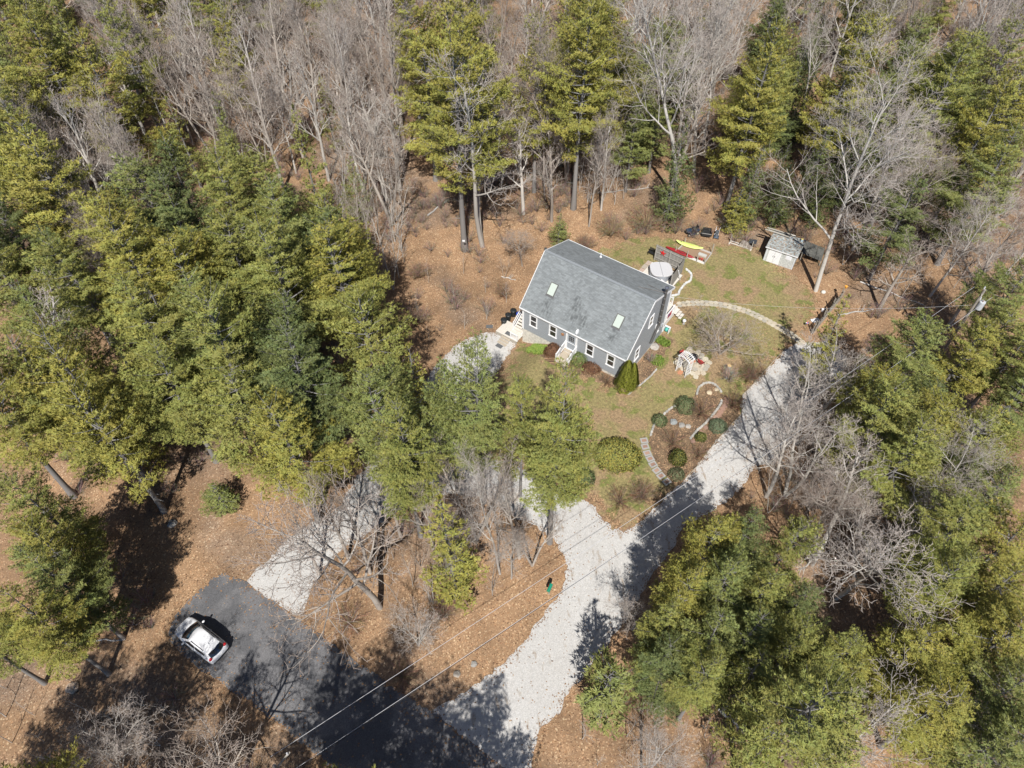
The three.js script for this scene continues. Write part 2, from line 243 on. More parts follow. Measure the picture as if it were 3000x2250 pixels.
// a leafless tree: trunk and limbs; crown of branches down to the twigs
function bare(seed, o) {
  const r = rng(seed), trunk = new Plant(), crown = new Plant(), { H, R, fork = 0.35, limbs = 8, kids = [8, 6, 3], r0 = 0.012 * H + 0.03, wig = 0.16, up = 0.35, twig = 0.016, stems = 1, sprout = 0.25 } = o;
  const tone = (lv) => { const f = 0.8 + r() * 0.4, b = lv < 2 ? 0.36 : lv === 2 ? 0.42 : 0.36; return lv < 3 ? [b * f, b * f * 0.95, b * f * 0.87] : [b * f, b * f * 0.88, b * f * 0.79]; };
  function grow(p, d, len, rad, lv, put) {
    const seg = [8, 6, 4, 3, 2][lv], pts = [p], rr = [rad]; let q = p, v = d; const end = lv >= 3 ? twig * 0.55 : rad * 0.28;
    for (let k = 1; k <= seg; k++) {
      const wg = lv === 0 ? wig * 0.45 : wig; v = norm([v[0] + (r() - 0.5) * wg * 2.2, v[1] + (r() - 0.5) * wg * 1.6 + (lv > 0 ? up * 0.12 : 0.02), v[2] + (r() - 0.5) * wg * 2.2]);
      q = [q[0] + (v[0] * len) / seg, q[1] + (v[1] * len) / seg, q[2] + (v[2] * len) / seg]; pts.push(q); rr.push(lerp(rad, end, k / seg));
    }
    const c = tone(lv); put.tube(pts, rr, [9, 6, 4, 3, 3][lv], lv < 2 ? () => tone(lv) : c);
    if (lv >= 4) return;
    const n = lv === 0 ? limbs : kids[lv - 1], s0 = lv === 0 ? fork : sprout;
    for (let k = 0; k < n; k++) {
      const s = s0 + (1 - s0) * Math.min(1, (k + 0.3 + r() * 0.6) / n), fi = s * seg, i0 = Math.min(seg - 1, Math.floor(fi)), f = fi - i0, a = pts[i0], b = pts[i0 + 1], pp = [lerp(a[0], b[0], f), lerp(a[1], b[1], f), lerp(a[2], b[2], f)], t = norm([b[0] - a[0], b[1] - a[1], b[2] - a[2]]);
      const ref = Math.abs(t[1]) > 0.95 ? [1, 0, 0] : [0, 1, 0], ax = norm([t[1] * ref[2] - t[2] * ref[1], t[2] * ref[0] - t[0] * ref[2], t[0] * ref[1] - t[1] * ref[0]]), spin = k * 2.4 + r() * 1.2, ang = (lv === 0 ? lerp(1.05, 0.45, s) : 0.62 + r() * 0.45);
      let nd = rot(rot(t, ax, ang), t, spin); if (lv > 0) nd = norm([nd[0], nd[1] * 0.8 + up * 0.35, nd[2]]);
      const cl = lv === 0 ? lerp(R * 1.25, R * 0.75, s) * (0.75 + r() * 0.5) : len * lerp(0.62, 0.36, s) * (0.65 + r() * 0.6);
      grow(pp, nd, cl, lv >= 2 ? Math.max(twig, rr[i0] * 0.55) : lerp(rr[i0], rr[i0 + 1], f) * (lv === 0 ? 0.62 : 0.55), lv + 1, lv === 0 && put === trunk ? crown : put);
    }
  }
  for (let s = 0; s < stems; s++) { const a = s * 2.6 + r(), k = stems > 1 ? 0.24 : 0.04; grow([0, -0.1, 0], norm([Math.cos(a) * k, 1, Math.sin(a) * k]), H * (s ? 0.75 + r() * 0.2 : 1) * 0.9, r0 / (stems > 1 ? 1.25 : 1), 0, trunk); }
  return { wood: trunk.geo(), leaf: crown.geo(), H, R };
}
const PINE = [[101, { H: 24, R: 5.4, base: 0.34, top: 0.5, gap: 0.95 }], [102, { H: 22, R: 5, base: 0.32, top: 0.45, gap: 0.9 }], [103, { H: 21, R: 5, base: 0.26, top: 0.6 }], [104, { H: 20, R: 4.8, base: 0.28, top: 0.5 }], [105, { H: 18, R: 4.4, base: 0.24, top: 0.62 }], [106, { H: 16, R: 4, base: 0.28, top: 0.52 }]].map(([s, o]) => pine(s, o));
const YOUNG = [[131, { H: 13, R: 2.2, base: 0.12, gap: 0.6, top: 0.9, size: 0.3 }], [132, { H: 12, R: 2.3, base: 0.1, gap: 0.62, size: 0.3, nb: 4 }], [133, { H: 11, R: 2.1, base: 0.16, gap: 0.66, nb: 4, size: 0.3 }]].map(([s, o]) => pine(s, o));
const HEM = [[151, { H: 9, R: 2.3, base: 0.05, gap: 0.4, nb: 5, size: 0.24, droop: 0.22, top: 0.8, fullness: 1.15 }], [152, { H: 9, R: 2.3, base: 0.06, gap: 0.42, nb: 5, size: 0.24, droop: 0.18, top: 0.75, fullness: 1.15 }]].map(([s, o]) => pine(s, o));
const BARE = [[201, { H: 19, R: 5.5, fork: 0.26, limbs: 12, wig: 0.2, up: 0.3 }], [202, { H: 24, R: 6.5, fork: 0.28, limbs: 14, kids: [10, 8, 4], wig: 0.15, r0: 0.25, twig: 0.013 }], [203, { H: 17, R: 4.2, fork: 0.34, limbs: 10 }], [204, { H: 23, R: 5.2, fork: 0.34, limbs: 8, stems: 2, wig: 0.18 }], [205, { H: 25, R: 7, fork: 0.36, limbs: 13, wig: 0.22, kids: [10, 8, 4], r0: 0.27, twig: 0.013 }], [206, { H: 11, R: 3.6, fork: 0.12, limbs: 9, stems: 3, kids: [7, 5, 3] }], [207, { H: 14, R: 5, fork: 0.22, limbs: 11, wig: 0.3, kids: [8, 7, 3] }], [208, { H: 16, R: 3.2, fork: 0.3, limbs: 15, kids: [6, 4, 2], up: 0.8, wig: 0.12, r0: 0.26 }], [209, { H: 15, R: 3, fork: 0.4, limbs: 12, kids: [6, 4, 2], up: 0.8, stems: 2, r0: 0.24 }], [210, { H: 17, R: 3.4, fork: 0.35, limbs: 14, kids: [7, 4, 2], up: 0.6, wig: 0.2, r0: 0.27 }]].map(([s, o]) => bare(s, o));
const SAP = [[301, {}], [302, { stems: 2 }], [303, { wig: 0.22 }], [304, { fork: 0.15 }], [305, { stems: 3 }]].map(([s, o]) => bare(s, { H: 7, R: 1.3, fork: 0.3, limbs: 8, kids: [5, 3, 0], r0: 0.05, twig: 0.008, ...o }));
const foliageTints = [lin(0.265, 0.25, 0.05), lin(0.225, 0.232, 0.055), lin(0.19, 0.212, 0.058), lin(0.125, 0.15, 0.045)].map((c) => new THREE.MeshStandardMaterial({ color: c, vertexColors: true, roughness: 0.7, side: THREE.DoubleSide }));
const pineBark = new THREE.MeshStandardMaterial({ color: lin(1, 1, 1), vertexColors: true, roughness: 0.95 });
const bareBark = [lin(1.3, 1.28, 1.25), lin(1.05, 0.98, 0.92)].map((c) => new THREE.MeshStandardMaterial({ color: c, vertexColors: true, roughness: 0.9 }));
const TREE_LABELS = [
"tall pine with bare lower trunk at the inner corner of the gravel loop",
"full green pine hiding the gravel loop below the house front",
"slim young pine at the left side of the gravel parking spur",
"pine at the grove edge just below the slim young pine",
"open pine leaning over the left arm of the gravel loop",
"pine left of the full green one over the gravel loop",
"pine between the full green one and the tall inner corner pine",
"low pine spreading toward the broad rounded lawn shrub",
"thin bare tree at the left tip of the island",
"thin bare tree beside the left arm of the loop",
"thin dark bare tree behind the leaning island tree",
"thin bare tree left of the narrow island pine",
"thin bare tree just behind the narrow island pine",
"thin bare tree at the top of the island",
"thin bare tree left of the tall inner corner pine",
"short thin bare tree below the tall inner corner pine",
"bright narrow pine standing in the leaf-covered island of the loop",
"pine above the yellow-leaved evergreen at the right edge",
"pine below the yellow-leaved evergreen at the right edge",
"tallest pine behind the house, thick dark trunk with a white tag",
"broad pine at the top edge above the bare tree behind the house",
"pine at the top edge between two bare crowns",
"tall yellow-green pine behind the lawn tractor and cart",
"smaller pine at the shoulder of the tall one behind the tractor",
"low bright yellow hemlock over the garden tractor and cart",
"small green hemlock behind the back left corner of the house",
"golden pine beyond the shed near the top edge",
"low golden pine in the dark gap right of the shed pine",
"dark hemlock left of the pine behind the tractor",
"dark hemlock behind the shed",
"dark hemlock between the shed and the big bare tree",
"yellow pine standing above the bare trees at upper left",
"yellow-green pine in the top left corner",
"pine top cut by the upper edge, right of the corner pine",
"bright pine at the top edge above the bare thicket",
"small yellow pine standing alone among bare trees at upper left",
"young pine at the upper tip of the dense grove",
"narrow dark young pine above the dense grove",
"slim pine at the right shoulder of the dense grove",
"small pine deep in the bare woods above the grove",
"grey-green hemlock in the sapling thicket left of the tallest pine",
"golden pine at the left edge beside the pale bare cluster",
"small dark hemlock on the leaf litter above the road end",
"pine with the thick straight grey trunk at the left clearing",
"pine whose slimmer trunk runs beside the thick straight one",
"pine with the dark trunk nearest the left edge of the clearing",
"low young pine beside the dark trunk at the left edge",
"pine with a knotty trunk left of the parked car",
"pine behind the knotty one at the lower left edge",
"pine at the left edge above the knotty trunk",
"young pine on the right verge of the gravel mouth",
"pointed young pine at the end of the board fence",
"yellow-leaved evergreen at the right edge",
"pine with a long pale trunk rising from the bottom edge",
"grey bare tree leaning left on the loop island",
"largest bare grey tree beside the weathered shed",
"bare tree just behind the largest bare grey tree",
"bare tree right of the shed lean-to, behind the board fence",
"bare tree behind the pointed young pine",
"twin-limbed bare tree left behind the house roof",
"slim bare tree between the tallest pine and the twin-limbed tree",
"straight grey bare trunk standing behind the middle of the roof",
"huge bare tree with pale spreading limbs above the brown hedge bush",
"forked bare tree left of the golden pine",
"bare tree in the dark gap behind the shed pine",
"bare pale trunk with flat broken limbs at upper right",
"multi-branched bare tree on the right verge of the gravel drive",
"bare tree beside the multi-branched one by the gravel drive",
"sprawling silvery bare tree in the lower right woods",
"silvery bare tree upslope of the sprawling one",
"pale bare tree at the bottom edge right of the long pale trunk",
"bare tree at the bottom edge near the right corner",
"thin bare tree at the bottom edge beside the gravel mouth",
"reddish bare tree at the lower left corner",
"grey bare tree at the bottom edge near the left corner",
"pale curved bare tree on the right half of the loop island",
"pale bare tree leaning left in the middle of the loop island",
"short pale bare tree touching the curved one on the island",
"crooked pale sapling nearest the road on the loop island",
"low sprawling bare tree beside the thick straight trunk",
"rounded bare fruit tree behind the white arbor",
"small bare tree on the right verge of the gravel drive",
"small dark bare tree behind the left roof end",
"bare tree throwing branches over the upper gravel drive",
"bare tree at the foot of the right hand pines by the drive",
"first pine down the right picture edge",
"second pine down the right picture edge",
"third pine down the right picture edge",
"fourth pine down the right picture edge",
"fifth pine down the right picture edge",
"sixth pine down the right picture edge",
"seventh pine down the right picture edge",
"eighth pine down the right picture edge",
"pine at the left edge above the low young pine",
"pine at the left edge below the low young pine",
"pine behind the viewpoint that shades the paved road",
"pine, fifth row of the dense grove left of the house, third from left",
"pine, front row of the dense grove left of the house, fifth from left",
"pine, fourth row of the dense grove left of the house, third from left",
"pine, fifth row of the dense grove left of the house, second from left",
"pine, third row of the dense grove left of the house, fifth from left",
"pine, second row of the dense grove left of the house, fifth from left",
"pine, second row of the dense grove left of the house, fourth from left",
"pine, fifth row of the dense grove left of the house, first from left",
"pine, third row of the dense grove left of the house, second from left",
"pine, third row of the dense grove left of the house, third from left",
"pine, front row of the dense grove left of the house, third from left",
"pine, third row of the dense grove left of the house, fourth from left",
"pine, second row of the dense grove left of the house, third from left",
"pine, fourth row of the dense grove left of the house, first from left",
"pine, fifth row of the dense grove left of the house, fourth from left",
"pine, fourth row of the dense grove left of the house, second from left",
"pine, second row of the dense grove left of the house, second from left",
"pine, fourth row of the dense grove left of the house, fifth from left",
"pine, second row of the dense grove left of the house, first from left",
"pine, front row of the dense grove left of the house, second from left",
"pine, third row of the dense grove left of the house, first from left",
"pine, front row of the dense grove left of the house, first from left",
"pine, fifth row of the dense grove left of the house, fifth from left",
"pine, fourth row of the dense grove left of the house, fourth from left",
"pine, front row of the dense grove left of the house, fourth from left",
"pine, front row of the stand along the left edge, second from left",
"pine, front row of the stand along the left edge, third from left",
"pine, second row of the stand along the left edge, first from left",
"pine, front row of the stand along the left edge, fourth from left",
"pine, second row of the stand along the left edge, second from left",
"pine, second row of the stand along the left edge, third from left",
"pine, front row of the stand along the left edge, first from left",
"pine, third row of the clump beside the lower gravel drive, second from left",
"pine, third row of the clump beside the lower gravel drive, third from left",
"pine, third row of the clump beside the lower gravel drive, fourth from left",
"pine, third row of the clump beside the lower gravel drive, first from left",
"pine, second row of the clump beside the lower gravel drive, second from left",
"pine, second row of the clump beside the lower gravel drive, fourth from left",
"pine, second row of the clump beside the lower gravel drive, sixth from left",
"pine, second row of the clump beside the lower gravel drive, first from left",
"pine, second row of the clump beside the lower gravel drive, third from left",
"pine, second row of the clump beside the lower gravel drive, fifth from left",
"pine, front row of the clump beside the lower gravel drive, fourth from left",
"pine, front row of the clump beside the lower gravel drive, fifth from left",
"pine, front row of the clump beside the lower gravel drive, first from left",
"pine, front row of the clump beside the lower gravel drive, second from left",
"pine, front row of the clump beside the lower gravel drive, third from left",
"pine, front row of the clump beside the lower gravel drive, sixth from left",
"pine, second row of the mass right of the upper drive, third from left",
"pine, front row of the mass right of the upper drive, fourth from left",
"pine, front row of the mass right of the upper drive, third from left",
"pine, front row of the mass right of the upper drive, first from left",
"pine, front row of the mass right of the upper drive, second from left",
"pine, second row of the mass right of the upper drive, first from left",
"pine, second row of the mass right of the upper drive, second from left",
"pine, second row of the mass right of the upper drive, fourth from left",
"pine in the strip along the lower right edge, third from left",
"pine in the strip along the lower right edge, first from left",
"pine in the strip along the lower right edge, second from left",
"pine in the strip along the lower right edge, fourth from left",
"golden pine in the mass at the upper right edge, second from left",
"golden pine in the mass at the upper right edge, fifth from left",
"golden pine in the mass at the upper right edge, fourth from left",
"golden pine in the mass at the upper right edge, third from left",
"golden pine in the mass at the upper right edge, sixth from left",
"golden pine in the mass at the upper right edge, first from left",
"evergreen, front row of the shade under the huge bare tree, first from left",
"evergreen, front row of the shade under the huge bare tree, third from left",
"evergreen, front row of the shade under the huge bare tree, second from left",
"evergreen, second row of the shade under the huge bare tree, second from left",
"evergreen, second row of the shade under the huge bare tree, fourth from left",
"evergreen, front row of the shade under the huge bare tree, fourth from left",
"evergreen, front row of the shade under the huge bare tree, fifth from left",
"evergreen, second row of the shade under the huge bare tree, first from left",
"evergreen, second row of the shade under the huge bare tree, third from left",
"evergreen in the gap left of the golden pine, second from left",
"evergreen in the gap left of the golden pine, fifth from left",
"evergreen in the gap left of the golden pine, fourth from left",
"evergreen in the gap left of the golden pine, third from left",
"evergreen in the gap left of the golden pine, first from left",
"pine, front row of the woods behind the largest bare tree, first from left",
"pine, second row of the woods behind the largest bare tree, first from left",
"pine, second row of the woods behind the largest bare tree, second from left",
"pine, front row of the woods behind the largest bare tree, second from left",
"pine, front row of the woods behind the largest bare tree, third from left",
"pine, front row of the woods behind the largest bare tree, fourth from left",
"pine, second row of the woods behind the largest bare tree, third from left",
"dark hemlock, second row of the understorey behind the largest bare tree, third from left",
"dark hemlock, second row of the understorey behind the largest bare tree, second from left",
"dark hemlock, front row of the understorey behind the largest bare tree, third from left",
"dark hemlock, second row of the understorey behind the largest bare tree, fifth from left",
"dark hemlock, front row of the understorey behind the largest bare tree, second from left",
"dark hemlock, front row of the understorey behind the largest bare tree, fourth from left",
"dark hemlock, second row of the understorey behind the largest bare tree, first from left",
"dark hemlock, second row of the understorey behind the largest bare tree, fourth from left",
"dark hemlock, front row of the understorey behind the largest bare tree, sixth from left",
"dark hemlock, front row of the understorey behind the largest bare tree, first from left",
"dark hemlock, front row of the understorey behind the largest bare tree, fifth from left",
"dark hemlock in the shade behind the shed, second from left",
"dark hemlock in the shade behind the shed, first from left",
"dark hemlock in the shade behind the shed, fourth from left",
"dark hemlock in the shade behind the shed, third from left",
"pine in the cluster behind the tallest pine, second from left",
"pine in the cluster behind the tallest pine, first from left",
"pine in the cluster behind the tallest pine, third from left",
"pine in the cluster behind the tallest pine, fourth from left",
"pine in the cluster round the broad top edge pine, fourth from left",
"pine in the cluster round the broad top edge pine, second from left",
"pine in the cluster round the broad top edge pine, third from left",
"pine in the cluster round the broad top edge pine, first from left",
"pale bare tree, second row of the cluster at the left edge, fifth from left",
"pale bare tree, second row of the cluster at the left edge, third from left",
"pale bare tree, front row of the cluster at the left edge, second from left",
"pale bare tree, second row of the cluster at the left edge, fourth from left",
"pale bare tree, front row of the cluster at the left edge, fifth from left",
"pale bare tree, front row of the cluster at the left edge, sixth from left",
"pale bare tree, third row of the cluster at the left edge, first from left",
"pale bare tree, front row of the cluster at the left edge, fourth from left",
"pale bare tree, front row of the cluster at the left edge, third from left",
"pale bare tree, third row of the cluster at the left edge, second from left",
"pale bare tree, second row of the cluster at the left edge, sixth from left",
"pale bare tree, third row of the cluster at the left edge, third from left",
"pale bare tree, front row of the cluster at the left edge, first from left",
"pale bare tree, third row of the cluster at the left edge, fourth from left",
"pale bare tree, second row of the cluster at the left edge, second from left",
"pale bare tree, second row of the cluster at the left edge, first from left",
"grey bare tree, fourth row of the woods above the dense grove, second from left",
"grey bare tree, third row of the woods above the dense grove, fourth from left",
"grey bare tree, second row of the woods above the dense grove, second from left",
"grey bare tree, fourth row of the woods above the dense grove, sixth from left",
"grey bare tree, second row of the woods above the dense grove, fifth from left",
"grey bare tree, front row of the woods above the dense grove, third from left",
"grey bare tree, fifth row of the woods above the dense grove, first from left",
"grey bare tree, third row of the woods above the dense grove, fifth from left",
"grey bare tree, fourth row of the woods above the dense grove, third from left",
"grey bare tree, second row of the woods above the dense grove, third from left",
"grey bare tree, second row of the woods above the dense grove, first from left",
"grey bare tree, second row of the woods above the dense grove, sixth from left",
"grey bare tree, third row of the woods above the dense grove, second from left",
"grey bare tree, third row of the woods above the dense grove, sixth from left",
"grey bare tree, fourth row of the woods above the dense grove, first from left",
"grey bare tree, front row of the woods above the dense grove, fourth from left",
"grey bare tree, third row of the woods above the dense grove, first from left",
"grey bare tree, front row of the woods above the dense grove, sixth from left",
"grey bare tree, front row of the woods above the dense grove, first from left",
"grey bare tree, fifth row of the woods above the dense grove, second from left",
"grey bare tree, front row of the woods above the dense grove, second from left",
"grey bare tree, fourth row of the woods above the dense grove, fourth from left",
"grey bare tree, fourth row of the woods above the dense grove, fifth from left",
"grey bare tree, front row of the woods above the dense grove, fifth from left",
"grey bare tree, fifth row of the woods above the dense grove, third from left",
"grey bare tree, second row of the woods above the dense grove, fourth from left",
"grey bare tree, third row of the woods above the dense grove, third from left",
"bare tree, fifth row of the band left of the tallest pine, second from left",
"bare tree, second row of the band left of the tallest pine, fourth from left",
"bare tree, sixth row of the band left of the tallest pine, third from left",
"bare tree, fifth row of the band left of the tallest pine, fifth from left",
"bare tree, fourth row of the band left of the tallest pine, second from left",
"bare tree, front row of the band left of the tallest pine, sixth from left",
"bare tree, fourth row of the band left of the tallest pine, first from left",
"bare tree, second row of the band left of the tallest pine, fifth from left",
"bare tree, fourth row of the band left of the tallest pine, fourth from left",
"bare tree, sixth row of the band left of the tallest pine, first from left",
"bare tree, third row of the band left of the tallest pine, fifth from left",
"bare tree, front row of the band left of the tallest pine, first from left",
"bare tree, fifth row of the band left of the tallest pine, third from left",
"bare tree, fifth row of the band left of the tallest pine, sixth from left",
"bare tree, third row of the band left of the tallest pine, first from left",
"bare tree, third row of the band left of the tallest pine, second from left",
"bare tree, front row of the band left of the tallest pine, fifth from left",
"bare tree, third row of the band left of the tallest pine, third from left",
"bare tree, fourth row of the band left of the tallest pine, sixth from left",
"bare tree, front row of the band left of the tallest pine, third from left",
"bare tree, second row of the band left of the tallest pine, second from left",
"bare tree, fifth row of the band left of the tallest pine, fourth from left",
"bare tree, second row of the band left of the tallest pine, first from left",
"bare tree, fourth row of the band left of the tallest pine, fifth from left",
"bare tree, second row of the band left of the tallest pine, third from left",
"bare tree, front row of the band left of the tallest pine, fourth from left",
"bare tree, sixth row of the band left of the tallest pine, second from left",
"bare tree, front row of the band left of the tallest pine, second from left",
"bare tree, fifth row of the band left of the tallest pine, first from left",
"bare tree, third row of the band left of the tallest pine, sixth from left",
"bare tree, fourth row of the band left of the tallest pine, third from left",
"bare tree, third row of the band left of the tallest pine, fourth from left",
"bare tree, second row of the band left of the tallest pine, sixth from left",
"bare tree, second row of the woods straight behind the house, fourth from left",
"bare tree, second row of the woods straight behind the house, third from left",
"bare tree, front row of the woods straight behind the house, third from left",
"bare tree, third row of the woods straight behind the house, fourth from left",
"bare tree, third row of the woods straight behind the house, first from left",
"bare tree, second row of the woods straight behind the house, first from left",
"bare tree, second row of the woods straight behind the house, fifth from left",
"bare tree, third row of the woods straight behind the house, third from left",
"bare tree, front row of the woods straight behind the house, fifth from left",
"bare tree, front row of the woods straight behind the house, fourth from left",
"bare tree, second row of the woods straight behind the house, second from left",
"bare tree, front row of the woods straight behind the house, first from left",
"bare tree, front row of the woods straight behind the house, second from left",
"bare tree, third row of the woods straight behind the house, second from left",
"bare tree, front row of the stand round the huge bare one, fifth from left",
"bare tree, second row of the stand round the huge bare one, first from left",
"bare tree, second row of the stand round the huge bare one, second from left",
"bare tree, front row of the stand round the huge bare one, fourth from left",
"bare tree, second row of the stand round the huge bare one, fourth from left",
"bare tree, second row of the stand round the huge bare one, fifth from left",
"bare tree, front row of the stand round the huge bare one, sixth from left",
"bare tree, front row of the stand round the huge bare one, first from left",
"bare tree, front row of the stand round the huge bare one, second from left",
"bare tree, second row of the stand round the huge bare one, third from left",
"bare tree, front row of the stand round the huge bare one, third from left",
"bare tree in the woods along the upper right edge, third from left",
"bare tree in the woods along the upper right edge, fourth from left",
"bare tree in the woods along the upper right edge, fifth from left",
"bare tree in the woods along the upper right edge, sixth from left",
"bare tree in the woods along the upper right edge, second from left",
"bare tree in the woods along the upper right edge, first from left",
"thin bare tree in the open litter at the right, fifth from left",
"thin bare tree in the open litter at the right, first from left",
"thin bare tree in the open litter at the right, third from left",
"thin bare tree in the open litter at the right, fourth from left",
"thin bare tree in the open litter at the right, sixth from left",
"thin bare tree in the open litter at the right, second from left",
"silvery bare tree in the tangle between the right pines, third from left",
"silvery bare tree in the tangle between the right pines, fourth from left",
"silvery bare tree in the tangle between the right pines, first from left",
"silvery bare tree in the tangle between the right pines, fifth from left",
"silvery bare tree in the tangle between the right pines, second from left",
"bare sapling of the thicket left of the tallest pine",
"bare sapling of the thicket behind the roof ridge",
"bare sapling on the leaf-covered loop island",
"bare sapling on the right verge of the gravel drive",
"bare sapling on the open leaf litter at the right",
"bare sapling in the woods behind the house",
"bare sapling along the lower right edge",
"bare sapling on the verge right of the gravel mouth",
"bare sapling at the lower left corner",
"bare sapling on the leaf litter left of the house",
"bare tree deep in the background woods",
"pine deep in the background woods"
];
const TREE_GROUPS = ["", "pines shading the road from below the frame", "pines of the dense grove left of the house", "pines along the left edge", "pines crowding the gravel drive", "pines right of the upper drive", "pines along the lower right edge", "pines at the upper right edge", "evergreens under the huge bare tree", "evergreens behind the shed", "pines behind the largest bare tree", "dark hemlocks behind the largest bare tree", "dark hemlocks behind the shed", "pines behind the tallest one", "pines around the broad pine", "pale bare cluster at upper left", "bare woods above the grove", "bare band left of the tallest pine", "bare trees behind the house", "bare trees at the top centre right", "bare trees along the upper right edge", "thin bare trees on open litter at right", "silvery tangle at right", "sapling thicket left of the tallest pine", "sapling thicket behind the roof", "saplings on the loop island", "saplings along the right verge", "saplings on open litter at right", "saplings in the woods behind the house", "saplings along the lower right edge", "saplings by the gravel mouth", "saplings at the lower left corner", "saplings left of the house", "bare trees deep in the background woods", "pines deep in the background woods"];
